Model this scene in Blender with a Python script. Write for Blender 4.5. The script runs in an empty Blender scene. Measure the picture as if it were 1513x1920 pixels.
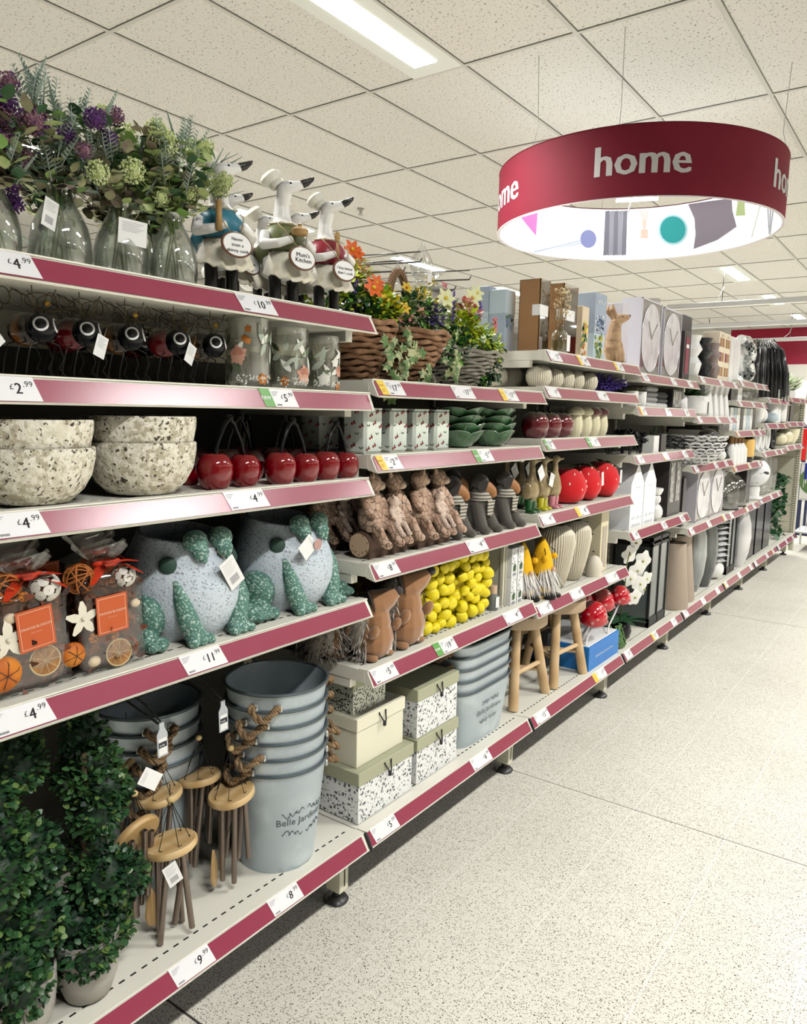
import bpy, bmesh, math, random
from mathutils import Vector, Matrix, noise
random.seed(7)
PI = math.pi
SC = bpy.context.scene
COL = SC.collection
# ------------------------------------------------------------ camera
CAM = Vector((1.212, 0.0, 1.389))
FPX = 1420.93
_yaw, _pit, _rol = 0.622202, -0.132994, 0.0209805
_f = Vector((-math.sin(_yaw)*math.cos(_pit), math.cos(_yaw)*math.cos(_pit), math.sin(_pit)))
_r = Vector((math.cos(_yaw), math.sin(_yaw), 0)); _u = _r.cross(_f)
CR = math.cos(_rol)*_r + math.sin(_rol)*_u
CU = -math.sin(_rol)*_r + math.cos(_rol)*_u
cam = bpy.data.cameras.new('camera'); camo = bpy.data.objects.new('camera', cam); COL.objects.link(camo)
cam.sensor_fit = 'VERTICAL'; cam.sensor_height = 36.0; cam.lens = FPX/1920*36.0
cam.clip_start = 0.05; cam.clip_end = 100
camo.matrix_world = Matrix(((CR.x, CU.x, -_f.x, CAM.x), (CR.y, CU.y, -_f.y, CAM.y), (CR.z, CU.z, -_f.z, CAM.z), (0, 0, 0, 1)))
SC.camera = camo
SC.view_settings.view_transform = 'Standard'; SC.view_settings.look = 'None'
SC.view_settings.gamma = 1; SC.view_settings.use_curve_mapping = False
SC.view_settings.exposure = 0.22
LAMP = 14.0            # visible glow of the ceiling panels
LAMPW = 46.0           # watts of light each ceiling panel throws down
RING = 3.0             # strength of the lit inside of the round sign
# world: closed shop, only a faint ambient
w = bpy.data.worlds.new('world'); SC.world = w; w.use_nodes = True
w.node_tree.nodes['Background'].inputs[0].default_value = (1, 1, 0.97, 1)
w.node_tree.nodes['Background'].inputs[1].default_value = 0.25
SC.cycles.max_bounces = 8; SC.cycles.diffuse_bounces = 1; SC.cycles.glossy_bounces = 3
SC.cycles.transparent_max_bounces = 28; SC.cycles.transmission_bounces = 6
SC.cycles.caustics_reflective = False; SC.cycles.caustics_refractive = False
SC.cycles.sample_clamp_indirect = 4

def ray(x, y):
    return _f + CR*((x-756.5)/FPX) + CU*((960-y)/FPX)
def onz(x, y, z):      # point of the horizontal plane z seen at photo pixel x, y
    r = ray(x, y); return CAM + r*((z-CAM.z)/r.z)
def onx(x, y, X):
    r = ray(x, y); return CAM + r*((X-CAM.x)/r.x)
def ony(x, y, Y):
    r = ray(x, y); return CAM + r*((Y-CAM.y)/r.y)

# ------------------------------------------------------------ materials
MATS = {}
def mat(name, c, rough=0.5, metal=0.0, bump=None, speck=None, spec=0.5, trans=0.0, alpha=1.0, emit=0.0, coat=0.0, mix=None, ior=1.45, wave=None, sheen=0.0, crack=None):
    if name in MATS: return MATS[name]
    m = bpy.data.materials.new(name); m.use_nodes = True; nt = m.node_tree
    b = nt.nodes['Principled BSDF']; I = b.inputs
    c4 = (c[0], c[1], c[2], 1)
    I['Base Color'].default_value = c4; I['Roughness'].default_value = rough; I['Metallic'].default_value = metal
    I['Specular IOR Level'].default_value = spec; I['Transmission Weight'].default_value = trans
    I['Alpha'].default_value = alpha; I['Coat Weight'].default_value = coat; I['IOR'].default_value = ior
    I['Coat Roughness'].default_value = 0.05; I['Sheen Weight'].default_value = sheen
    if emit: I['Emission Color'].default_value = c4; I['Emission Strength'].default_value = emit
    N = nt.nodes.new; L = nt.links.new
    tc = None
    if bump or speck or mix or wave or crack: tc = N('ShaderNodeTexCoord')
    last = None
    def ramp(src, lo, hi):
        r = N('ShaderNodeMapRange'); r.inputs[1].default_value = lo; r.inputs[2].default_value = hi
        L(src, r.inputs[0]); return r.outputs[0]
    def mixc(fac, a, bcol):
        x = N('ShaderNodeMix'); x.data_type = 'RGBA'; L(fac, x.inputs[0])
        if a is None: x.inputs[6].default_value = c4
        else: L(a, x.inputs[6])
        x.inputs[7].default_value = (bcol[0], bcol[1], bcol[2], 1); return x.outputs[2]
    if mix:            # list of (scale, lo, hi, colour[, stretch])
        for e in mix:
            n = N('ShaderNodeTexNoise'); n.inputs['Scale'].default_value = e[0]; n.inputs['Detail'].default_value = 5
            if len(e) > 4:
                mp = N('ShaderNodeMapping'); mp.inputs['Scale'].default_value = e[4]; L(tc.outputs['Object'], mp.inputs[0]); L(mp.outputs[0], n.inputs['Vector'])
            else: L(tc.outputs['Object'], n.inputs['Vector'])
            last = mixc(ramp(n.outputs[0], e[1], e[2]), last, e[3])
    if wave:           # (scale, direction, distortion, colour)
        n = N('ShaderNodeTexWave'); n.bands_direction = wave[1]; n.inputs['Scale'].default_value = wave[0]; n.inputs['Distortion'].default_value = wave[2]
        n.inputs['Detail'].default_value = 2
        L(tc.outputs['Object'], n.inputs['Vector']); last = mixc(n.outputs[1], last, wave[3])
    if speck:          # list of (scale, radius, colour)
        for e in speck:
            n = N('ShaderNodeTexVoronoi'); n.inputs['Scale'].default_value = e[0]; L(tc.outputs['Object'], n.inputs['Vector'])
            last = mixc(ramp(n.outputs[0], e[1], e[1]*0.8), last, e[2])
    if crack:          # (scale, width, colour): network of fine cracks
        n = N('ShaderNodeTexVoronoi'); n.feature = 'DISTANCE_TO_EDGE'; n.inputs['Scale'].default_value = crack[0]
        mp = N('ShaderNodeMapping'); mp.inputs['Scale'].default_value = (1, 1, .7); L(tc.outputs['Object'], mp.inputs[0]); L(mp.outputs[0], n.inputs['Vector'])
        last = mixc(ramp(n.outputs[0], crack[1], crack[1]*0.3), last, crack[2])
    if last: L(last, I['Base Color'])
    if bump:
        n = N('ShaderNodeTexNoise'); n.inputs['Scale'].default_value = bump[0]; n.inputs['Detail'].default_value = 4
        L(tc.outputs['Object'], n.inputs['Vector'])
        bp = N('ShaderNodeBump'); bp.inputs['Strength'].default_value = bump[1]; bp.inputs['Distance'].default_value = bump[2] if len(bump) > 2 else 0.004
        L(n.outputs[0], bp.inputs['Height']); L(bp.outputs[0], I['Normal'])
    MATS[name] = m; return m

def glassy(name, c, a=0.25, rough=0.03):      # thin clear glass / film: mostly see-through with sharp reflections
    if name in MATS: return MATS[name]
    m = bpy.data.materials.new(name); m.use_nodes = True; nt = m.node_tree; N = nt.nodes.new; L = nt.links.new
    out = nt.nodes['Material Output']; nt.nodes.remove(nt.nodes['Principled BSDF'])
    t = N('ShaderNodeBsdfTransparent'); t.inputs[0].default_value = (c[0], c[1], c[2], 1)
    g = N('ShaderNodeBsdfGlossy'); g.inputs['Roughness'].default_value = rough
    lw = N('ShaderNodeLayerWeight'); lw.inputs[0].default_value = 0.35
    mr = N('ShaderNodeMapRange'); mr.inputs[3].default_value = a*0.4; mr.inputs[4].default_value = min(.55, a*1.6); L(lw.outputs[0], mr.inputs[0])
    mx = N('ShaderNodeMixShader'); L(mr.outputs[0], mx.inputs[0]); L(t.outputs[0], mx.inputs[1]); L(g.outputs[0], mx.inputs[2]); L(mx.outputs[0], out.inputs[0])
    MATS[name] = m; return m

# ------------------------------------------------------------ mesh building
I4 = Matrix.Identity(4)
def T(x=0, y=0, z=0): return Matrix.Translation((x, y, z))
def RX(a): return Matrix.Rotation(a, 4, 'X')
def RY(a): return Matrix.Rotation(a, 4, 'Y')
def RZ(a): return Matrix.Rotation(a, 4, 'Z')
def S3(x, y=None, z=None):
    if y is None: y = z = x
    return Matrix.Diagonal((x, y, z, 1))
def to(d, up='Z'):     # rotation taking +Z to direction d
    return Vector(d).to_track_quat('Z', 'Y').to_matrix().to_4x4()

class MB:
    def __init__(s): s.v = []; s.f = []; s.m = []; s.s = []; s.soft = False
    def add(s, vs, fs, m=0, smooth=True, M=None):
        o = len(s.v)
        if M is not None: vs = [M @ Vector(p) for p in vs]
        s.v.extend([tuple(p) for p in vs])
        for f in fs: s.f.append([i+o for i in f]); s.m.append(m); s.s.append(smooth)
        return s
    def box(s, x0, x1, y0, y1, z0, z1, m=0, M=None):
        vs = [(x, y, z) for z in (z0, z1) for y in (y0, y1) for x in (x0, x1)]
        fs = [(0, 2, 3, 1), (4, 5, 7, 6), (0, 1, 5, 4), (2, 6, 7, 3), (0, 4, 6, 2), (1, 3, 7, 5)]
        return s.add(vs, fs, m, False, M)
    def cbox(s, cx, cy, cz, sx, sy, sz, m=0, M=None):
        return s.box(cx-sx/2, cx+sx/2, cy-sy/2, cy+sy/2, cz-sz/2, cz+sz/2, m, M)
    def rbox(s, x0, x1, y0, y1, z0, z1, b=0.003, m=0, M=None):     # box with chamfered edges
        vs = []; idx = {}
        for i, X in enumerate((x0, x1)):
            for j, Y in enumerate((y0, y1)):
                for k, Z in enumerate((z0, z1)):
                    sx, sy, sz = (1, -1)[i]*b, (1, -1)[j]*b, (1, -1)[k]*b
                    for a, p in (('x', (X, Y+sy, Z+sz)), ('y', (X+sx, Y, Z+sz)), ('z', (X+sx, Y+sy, Z))):
                        idx[(i, j, k, a)] = len(vs); vs.append(p)
        g = lambda i, j, k, a: idx[(i, j, k, a)]
        fs = []
        for i in (0, 1): fs.append([g(i, 0, 0, 'x'), g(i, 1, 0, 'x'), g(i, 1, 1, 'x'), g(i, 0, 1, 'x')][::(-1, 1)[i]])
        for j in (0, 1): fs.append([g(0, j, 0, 'y'), g(1, j, 0, 'y'), g(1, j, 1, 'y'), g(0, j, 1, 'y')][::(1, -1)[j]])
        for k in (0, 1): fs.append([g(0, 0, k, 'z'), g(1, 0, k, 'z'), g(1, 1, k, 'z'), g(0, 1, k, 'z')][::(-1, 1)[k]])
        for i in (0, 1):
            for j in (0, 1):
                for k in (0, 1): fs.append([g(i, j, k, 'x'), g(i, j, k, 'y'), g(i, j, k, 'z')])
        for i in (0, 1):
            for j in (0, 1): fs.append([g(i, j, 0, 'x'), g(i, j, 1, 'x'), g(i, j, 1, 'y'), g(i, j, 0, 'y')])
            for k in (0, 1): fs.append([g(i, 0, k, 'x'), g(i, 1, k, 'x'), g(i, 1, k, 'z'), g(i, 0, k, 'z')])
        for j in (0, 1):
            for k in (0, 1): fs.append([g(0, j, k, 'y'), g(1, j, k, 'y'), g(1, j, k, 'z'), g(0, j, k, 'z')])
        return s.add(vs, fs, m, False, M)
    def lathe(s, prof, n=24, m=0, M=None, smooth=True, rib=0, ribd=0.0, wob=0.0, ph=0.0):
        vs = []; fs = []
        for r, z in prof:
            for i in range(n):
                a = 2*PI*i/n; rr = r
                if rib: rr = r*(1+ribd*math.cos(rib*a))
                if wob: rr *= 1+wob*noise.noise(Vector((math.cos(a)*1.5+ph, math.sin(a)*1.5, z*8)))
                vs.append((rr*math.cos(a), rr*math.sin(a), z))
        k = len(prof)
        for j in range(k-1):
            for i in range(n):
                i2 = (i+1) % n; fs.append((j*n+i, j*n+i2, (j+1)*n+i2, (j+1)*n+i))
        if prof[0][0] > 1e-5: fs.append(tuple(range(n-1, -1, -1)))
        if prof[-1][0] > 1e-5: fs.append(tuple((k-1)*n+i for i in range(n)))
        return s.add(vs, fs, m, smooth, M)
    def open_lathe(s, prof, n=24, m=0, M=None, **k):
        s.lathe(prof, n, m, M, **k)
        for q in (1, 2):                       # drop the two end caps
            if len(s.f[-1]) == n: s.f.pop(); s.m.pop(); s.s.pop()
        return s
    def ball(s, c, r, n=12, m=0, M=None, R=None):
        if not hasattr(r, '__len__'): r = (r, r, r)
        k = max(4, n//2); prof = [(math.sin(PI*j/k), -math.cos(PI*j/k)) for j in range(k+1)]
        prof[0] = (0, -1); prof[-1] = (0, 1)
        A = T(*c) @ (R if R is not None else I4) @ S3(*r)
        return s.lathe(prof, n, m, (M @ A) if M is not None else A)
    def tube(s, pts, r, n=6, m=0, M=None, closed=False, caps=True):
        pts = [Vector(p) for p in pts]; k = len(pts)
        if n < 8: s.soft = True
        if not hasattr(r, '__len__'): r = [r]*k
        vs = []; up = None
        for i, p in enumerate(pts):
            if closed: d = pts[(i+1) % k]-pts[i-1]
            else: d = pts[min(i+1, k-1)]-pts[max(i-1, 0)]
            d = d.normalized() if d.length > 1e-9 else Vector((0, 0, 1))
            if up is None:
                up = Vector((0, 0, 1)) if abs(d.z) < 0.9 else Vector((1, 0, 0))
            a = d.cross(up)
            if a.length < 1e-6: a = d.orthogonal()
            a.normalize(); b = a.cross(d).normalized(); up = b
            for j in range(n):
                t = 2*PI*j/n; vs.append(p+(a*math.cos(t)+b*math.sin(t))*r[i])
        fs = []
        for i in range(k if closed else k-1):
            for j in range(n):
                j2 = (j+1) % n; i2 = (i+1) % k; fs.append((i*n+j, i*n+j2, i2*n+j2, i2*n+j))
        if caps and not closed: fs.append(tuple(range(n-1, -1, -1))); fs.append(tuple((k-1)*n+j for j in range(n)))
        return s.add(vs, fs, m, True, M)
    def prism(s, poly, z0, z1, m=0, M=None, smooth=False):
        n = len(poly); vs = [(x, y, z0) for x, y in poly]+[(x, y, z1) for x, y in poly]
        fs = [tuple(range(n-1, -1, -1)), tuple(range(n, 2*n))]
        s.add(vs, fs, m, False, M)
        o = len(s.v)-2*n
        for i in range(n):
            j = (i+1) % n; s.f.append([o+i, o+j, o+n+j, o+n+i]); s.m.append(m); s.s.append(smooth)
        return s
    def leaf(s, p, d, l, w, m=0, bend=0.2, round_=False, M=None, up=(0, 0, 1)):
        s.soft = True; p = Vector(p); d = Vector(d).normalized(); a = d.cross(Vector(up))
        if a.length < 1e-3: a = d.orthogonal()
        a.normalize(); nn = a.cross(d)
        st = [(0, 0.12), (0.3, 0.9 if not round_ else 0.95), (0.62, 0.85 if not round_ else 1), (1, 0.04 if not round_ else 0.35)]
        vs = []
        for t, ww in st:
            c = p+d*l*t-nn*bend*l*t*t
            vs += [c-a*w*ww/2, c+a*w*ww/2]
        return s.add(vs, [(0, 1, 3, 2), (2, 3, 5, 4), (4, 5, 7, 6)], m, True, M)
    def mesh(s, name, mats):
        me = bpy.data.meshes.new(name); me.from_pydata(s.v, [], s.f)
        for m in mats: me.materials.append(m)
        me.polygons.foreach_set('material_index', s.m); me.polygons.foreach_set('use_smooth', s.s)
        me.update()
        if not s.soft: me.set_sharp_from_angle(angle=0.75)
        return me
    def obj(s, name, mats, parent=None, loc=(0, 0, 0), fix=False):
        if not isinstance(mats, (list, tuple)): mats = [mats]
        me = s.mesh(name, mats)
        if fix:
            bm = bmesh.new(); bm.from_mesh(me); bmesh.ops.recalc_face_normals(bm, faces=bm.faces); bm.to_mesh(me); bm.free()
        o = bpy.data.objects.new(name, me); COL.objects.link(o); o.location = loc
        if parent: o.parent = parent
        return o
    def merged(s, name, mats, parent=None, vox=0.004, it=4, loc=(0, 0, 0)):     # one continuous skin over all shapes
        o = s.obj(name, mats, None, loc, fix=True)
        r = o.modifiers.new('r', 'REMESH'); r.mode = 'VOXEL'; r.voxel_size = vox; r.use_smooth_shade = True
        if it: q = o.modifiers.new('s', 'SMOOTH'); q.factor = 0.5; q.iterations = it
        dg = bpy.context.evaluated_depsgraph_get(); me = bpy.data.meshes.new_from_object(o.evaluated_get(dg))
        o.modifiers.clear(); old = o.data; o.data = me; bpy.data.meshes.remove(old)
        if len(me.materials) == 0:
            for m_ in (mats if isinstance(mats, (list, tuple)) else [mats]): me.materials.append(m_)
        for p in me.polygons: p.use_smooth = True; p.material_index = 0
        if parent: o.parent = parent
        return o

def thing(name, label, cat, loc=(0, 0, 0), rz=0, group=None, rx=0, ry=0, sc=1):
    o = bpy.data.objects.new(name, None); COL.objects.link(o); o.empty_display_size = 0.05
    o.location = loc; o.rotation_euler = (rx, ry, rz); o.scale = (sc, sc, sc)
    return tag(o, label, cat, group)
def tag(o, label, cat, group=None, kind=None):
    o['label'] = label; o['category'] = cat
    if group: o['group'] = group
    if kind: o['kind'] = kind
    return o
def struct(o): o['kind'] = 'structure'; return o
def dup(root, loc, rz=0, label=None, group=None, rx=0, ry=0, sc=None):
    r = root.copy(); COL.objects.link(r); r.location = loc; r.rotation_euler = (rx, ry, rz)
    if sc: r.scale = (sc, sc, sc)
    if label: r['label'] = label
    if group: r['group'] = group
    for ch in list(root.children):
        c = ch.copy(); COL.objects.link(c); c.parent = r
        for g in list(ch.children):
            d = g.copy(); COL.objects.link(d); d.parent = c
    return r

_TX = {}
def textgeo(s, size=1.0):
    if s not in _TX:
        cu = bpy.data.curves.new('t', 'FONT'); cu.body = s; cu.size = 1; cu.resolution_u = 2
        o = bpy.data.objects.new('t', cu); COL.objects.link(o)
        dg = bpy.context.evaluated_depsgraph_get(); me = bpy.data.meshes.new_from_object(o.evaluated_get(dg))
        vs = [tuple(v.co) for v in me.vertices]; fs = [tuple(p.vertices) for p in me.polygons]
        bpy.data.objects.remove(o); bpy.data.curves.remove(cu); bpy.data.meshes.remove(me)
        w = max([v[0] for v in vs] or [0]); _TX[s] = (vs, fs, w)
    return _TX[s]
def text(mb, s, M, size, m=0, center=True, wide=1.0, bold=0.0):
    vs, fs, w = textgeo(s)
    ox = -w/2 if center else 0
    for dx in ((0,) if not bold else (-bold, 0, bold)):
        mb.add([((x+ox+dx)*size*wide, y*size, 0.00002*size) for x, y, z in vs], fs, m, False, M)
    return w*size*wide
def scrib(mb, M, w, h, m=0):      # lettering too small or blurred in the photo to read: a line of short strokes
    n = max(4, int(w/h/.8)); rr = random.Random(n)
    for i in range(n):
        x = -w/2+w*i/n; a = rr.uniform(.6, 1)*h
        mb.add([(x, 0, 0), (x+w/n*.25, 0, 0), (x+w/n*.25, a, 0), (x, a, 0)], [(0, 1, 2, 3)], m, False, M)
        if i % 2: mb.add([(x, a*.5, 0), (x+w/n*.7, a*.5, 0), (x+w/n*.7, a*.65, 0), (x, a*.65, 0)], [(0, 1, 2, 3)], m, False, M)
# face of something looking out to the aisle (+X): local x runs along +Y, local y is up
FACEX = Matrix(((0, 0, 1, 0), (1, 0, 0, 0), (0, 1, 0, 0), (0, 0, 0, 1)))
# face looking towards the near end (-Y): local x runs along +X, local y is up
FACEY = Matrix(((1, 0, 0, 0), (0, 0, -1, 0), (0, 1, 0, 0), (0, 0, 0, 1)))

# common materials
CREAM = mat('cream painted steel', (0.70, 0.67, 0.52), 0.42)
CREAMW = mat('pale cream shelf', (0.83, 0.81, 0.70), 0.38)
WHITE = mat('white paint', (0.85, 0.85, 0.83), 0.45)
PAPER = mat('white card', (0.86, 0.86, 0.84), 0.6)
BLACK = mat('black plastic', (0.012, 0.012, 0.013), 0.4)
INK = mat('black print', (0.03, 0.03, 0.035), 0.6)
GREYINK = mat('grey print', (0.3, 0.3, 0.32), 0.6)
DARKWIRE = mat('dark wire', (0.02, 0.018, 0.015), 0.4, 0.5)
STRING = mat('jute string', (0.42, 0.33, 0.2), 0.9)
def swingtag(parent, M, w=0.035, h=0.055, lines=5, name='swing_tag', bar=True, string=None):
    mb = MB(); mb.add([(-w/2, -h, 0), (w/2, -h, 0), (w/2, 0, 0), (-w/2, 0, 0), (-w/2, -h, -0.0006), (w/2, -h, -0.0006), (w/2, 0, -0.0006), (-w/2, 0, -0.0006)],
        [(0, 1, 2, 3), (7, 6, 5, 4), (0, 4, 5, 1), (1, 5, 6, 2), (2, 6, 7, 3), (3, 7, 4, 0)], 0, False, M)
    for i in range(lines):
        y = -h*0.12-i*h*0.07; mb.add([(-w*.38, y-.0006, .0003), (w*(.38-.1*(i % 3)), y-.0006, .0003), (w*(.38-.1*(i % 3)), y, .0003), (-w*.38, y, .0003)], [(0, 1, 2, 3)], 1, False, M)
    if bar:
        for i in range(9):
            x = -w*.3+i*w*.065; mb.add([(x, -h*.85, .0003), (x+w*.03*(1+i % 2*.5), -h*.85, .0003), (x+w*.03*(1+i % 2*.5), -h*.6, .0003), (x, -h*.6, .0003)], [(0, 1, 2, 3)], 1, False, M)
    if string: mb.tube(string, 0.0006, 4, 2)
    return mb.obj(name, [PAPER, GREYINK, STRING], parent)
# ------------------------------------------------------------ room shell
YF, YB, XL, XR, ZC = 16.3, -4.0, -7.5, 7.2, 3.11
def floor_mat():
    m = bpy.data.materials.new('terrazzo'); m.use_nodes = True; nt = m.node_tree; N = nt.nodes.new; L = nt.links.new
    b = nt.nodes['Principled BSDF']; b.inputs['Roughness'].default_value = 0.4; b.inputs['Specular IOR Level'].default_value = 0.22
    g = N('ShaderNodeNewGeometry')
    def noise_(scale, det=4):
        n = N('ShaderNodeTexNoise'); n.inputs['Scale'].default_value = scale; n.inputs['Detail'].default_value = det; L(g.outputs['Position'], n.inputs['Vector']); return n.outputs[0]
    def rng(src, lo, hi, a=0, c=1):
        r = N('ShaderNodeMapRange'); r.inputs[1].default_value = lo; r.inputs[2].default_value = hi; r.inputs[3].default_value = a; r.inputs[4].default_value = c; L(src, r.inputs[0]); return r.outputs[0]
    def mx(fac, a, c):
        x = N('ShaderNodeMix'); x.data_type = 'RGBA'
        L(fac, x.inputs[0])
        if isinstance(a, tuple): x.inputs[6].default_value = a
        else: L(a, x.inputs[6])
        if isinstance(c, tuple): x.inputs[7].default_value = c
        else: L(c, x.inputs[7])
        return x.outputs[2]
    col = mx(rng(noise_(1.3), 0.35, 0.7), (0.80, 0.775, 0.68, 1), (0.70, 0.675, 0.585, 1))
    for sc, th, cc in ((260, 0.38, (0.22, 0.19, 0.14, 1)), (170, 0.32, (0.10, 0.085, 0.06, 1)), (95, 0.2, (0.08, 0.065, 0.05, 1)), (110, 0.2, (0.45, 0.41, 0.33, 1))):
        v = N('ShaderNodeTexVoronoi'); v.inputs['Scale'].default_value = sc; v.inputs['Randomness'].default_value = 1
        ad = N('ShaderNodeVectorMath'); ad.operation = 'ADD'; nn = N('ShaderNodeTexNoise'); nn.inputs['Scale'].default_value = sc*1.6; L(g.outputs['Position'], nn.inputs['Vector'])
        sc_ = N('ShaderNodeVectorMath'); sc_.operation = 'SCALE'; sc_.inputs['Scale'].default_value = 0.9/sc; L(nn.outputs['Color'], sc_.inputs[0])
        L(g.outputs['Position'], ad.inputs[0]); L(sc_.outputs[0], ad.inputs[1]); L(ad.outputs[0], v.inputs['Vector'])
        sp = N('ShaderNodeSeparateColor'); L(v.outputs['Color'], sp.inputs[0])
        gate = rng(sp.outputs[0], 0.5, 0.52)
        ml = N('ShaderNodeMath'); ml.operation = 'MULTIPLY'; L(rng(v.outputs[0], th, th*0.75), ml.inputs[0]); L(gate, ml.inputs[1])
        col = mx(ml.outputs[0], col, cc)
    # tile joints: pale every 0.307 m, dark movement joints across the aisle
    sx = N('ShaderNodeSeparateXYZ'); L(g.outputs['Position'], sx.inputs[0])
    def joint(src, off, per, wd):
        a = N('ShaderNodeMath'); a.operation = 'SUBTRACT'; L(src, a.inputs[0]); a.inputs[1].default_value = off
        p = N('ShaderNodeMath'); p.operation = 'PINGPONG'; p.inputs[1].default_value = per/2; L(a.outputs[0], p.inputs[0])
        return rng(p.outputs[0], wd, wd*0.6)
    col = mx(joint(sx.outputs[0], 0.112, 0.307, 0.0016), col, (0.84, 0.82, 0.76, 1))
    col = mx(joint(sx.outputs[1], 1.31, 0.307, 0.0013), col, (0.82, 0.80, 0.73, 1))
    dj = joint(sx.outputs[1], 1.004, 4.60, 0.004)
    col = mx(dj, col, (0.05, 0.045, 0.04, 1))
    dj = joint(sx.outputs[1], 2.548, 4.60, 0.003)
    col = mx(dj, col, (0.2, 0.18, 0.16, 1))
    L(col, b.inputs['Base Color']); L(rng(noise_(6), 0.3, 0.7, 0.36, 0.5), b.inputs['Roughness'])
    return m
struct(MB().box(XL, XR, YB, YF, -0.05, 0).obj('floor', floor_mat()))
def ceil_mat():
    m = bpy.data.materials.new('mineral fibre ceiling tile'); m.use_nodes = True; nt = m.node_tree; N = nt.nodes.new; L = nt.links.new
    b = nt.nodes['Principled BSDF']; b.inputs['Roughness'].default_value = 0.9; b.inputs['Specular IOR Level'].default_value = 0.1
    g = N('ShaderNodeNewGeometry')
    mp = N('ShaderNodeMapping'); mp.inputs['Scale'].default_value = (1.6, 1, 1); mp.inputs['Rotation'].default_value = (0, 0, 0.5); L(g.outputs['Position'], mp.inputs[0])
    n1 = N('ShaderNodeTexNoise'); n1.inputs['Scale'].default_value = 62; n1.inputs['Detail'].default_value = 3; n1.inputs['Roughness'].default_value = 0.6; L(mp.outputs[0], n1.inputs['Vector'])
    r = N('ShaderNodeMapRange'); r.inputs[1].default_value = 0.60; r.inputs[2].default_value = 0.645; L(n1.outputs[0], r.inputs[0])
    x = N('ShaderNodeMix'); x.data_type = 'RGBA'; L(r.outputs[0], x.inputs[0]); x.inputs[6].default_value = (0.64, 0.62, 0.575, 1); x.inputs[7].default_value = (0.25, 0.235, 0.20, 1)
    L(x.outputs[2], b.inputs['Base Color'])
    bp = N('ShaderNodeBump'); bp.inputs['Strength'].default_value = 0.35; bp.inputs['Distance'].default_value = 0.003; bp.invert = True; L(r.outputs[0], bp.inputs['Height']); L(bp.outputs[0], b.inputs['Normal'])
    return m
struct(MB().box(XL, XR, YB, YF, ZC+0.004, ZC+0.06).obj('ceiling', ceil_mat()))
TB = mat('ceiling grid', (0.50, 0.485, 0.44), 0.6); TG = mat('ceiling grid shadow gap', (0.2, 0.19, 0.17), 0.8)
mb = MB()
CX0, CY0, CDY = -2.751, 2.260, 1.1924
k = math.ceil((XL-CX0)/0.6)
while CX0+0.6*k < XR:
    x = CX0+0.6*k; mb.box(x-.011, x+.011, YB, YF, ZC-.002, ZC+.003); mb.box(x+.011, x+.0135, YB, YF, ZC+.001, ZC+.0038, 1); k += 1
k = math.ceil((YB-CY0)/CDY)
while CY0+CDY*k < YF:
    y = CY0+CDY*k; mb.box(XL, XR, y-.011, y+.011, ZC-.0015, ZC+.003); mb.box(XL, XR, y-.0135, y-.011, ZC+.001, ZC+.0038, 1); k += 1
struct(mb.obj('trim_1', [TB, TG]))
RED = mat('deep red wall paint', (0.33, 0.008, 0.035), 0.32)
CRW = mat('cream wall paint', (0.80, 0.77, 0.68), 0.6)
SPLX, REDZ = -2.55, 2.42
struct(MB().box(XL, XR, YF, YF+0.1, 0, REDZ, 0).box(SPLX, XR, YF, YF+0.1, REDZ, ZC, 1).box(XL, SPLX, YF, YF+0.1, REDZ, ZC, 0).obj('wall_far', [CRW, RED]))
struct(MB().box(XL-.1, XL, YB, YF, 0, ZC).obj('wall_left', CRW))
struct(MB().box(XR, XR+.1, YB, YF, 0, ZC).obj('wall_right', CRW))
struct(MB().box(XL, XR, YB-.1, YB, 0, ZC).obj('wall_back', CRW))

# ------------------------------------------------------------ ceiling light panels (0.3 x 1.2 m, in four columns)
LFR = mat('light panel frame', (0.66, 0.68, 0.63), 0.35); DIF = mat('lit diffuser', (1.0, 1.0, 0.985), 0.5, emit=LAMP)
HOU = mat('lamp inner frame', (0.8, 0.82, 0.78), 0.4)
lp = None
for ci, xc in enumerate((-1.10, 1.90, -4.10, 4.90)):
    for r in range(-2, 12, 2):
        yc = CY0+CDY*(r+0.5)
        if yc > YF-0.7: continue
        lab = 'lit white LED panel in the ceiling'
        if lp is None:
            lp = thing('ceiling_light', lab, 'ceiling light', (xc, yc, ZC), 0, 'LED panels in the ceiling')
            MB().box(-.147, .147, -.585, .585, -.003, .0).obj('frame', LFR, lp)
            MB().box(-.066, .066, -.475, .475, -.006, -.003).obj('diffuser', DIF, lp); o = lp
            ld = bpy.data.lights.new('lamp', 'AREA'); ld.shape = 'RECTANGLE'; ld.size = .13; ld.size_y = .95; ld.energy = LAMPW; ld.spread = math.radians(140); ld.color = (1, .98, .94)
            lo = bpy.data.objects.new('lamp', ld); COL.objects.link(lo); lo.parent = lp; lo.location = (0, 0, -.008)
        else: o = dup(lp, (xc, yc, ZC))
        nm = {0: 'long lit panel at the top of the photo, nearest ceiling light', 2: 'lit ceiling panel behind the round red sign', 4: 'lit ceiling panel just beyond the round red sign', 6: 'lit ceiling panel right below the round sign, before the first white rail', 8: 'lit ceiling panel just beyond the first white hanging rail', 10: 'lit ceiling panel near the far red wall', -2: 'lit ceiling panel overhead behind the viewpoint'}[r]
        if ci == 0: o['label'] = nm
        else: o['label'] = 'lit ceiling panel over the %s, %s' % ({1: 'open aisle', 2: 'aisle behind the shelving', 3: 'far side of the aisle'}[ci], {-2: 'behind the viewpoint', 0: 'second row', 2: 'third row', 4: 'fourth row', 6: 'fifth row', 8: 'sixth row', 10: 'seventh row'}[r])

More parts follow.
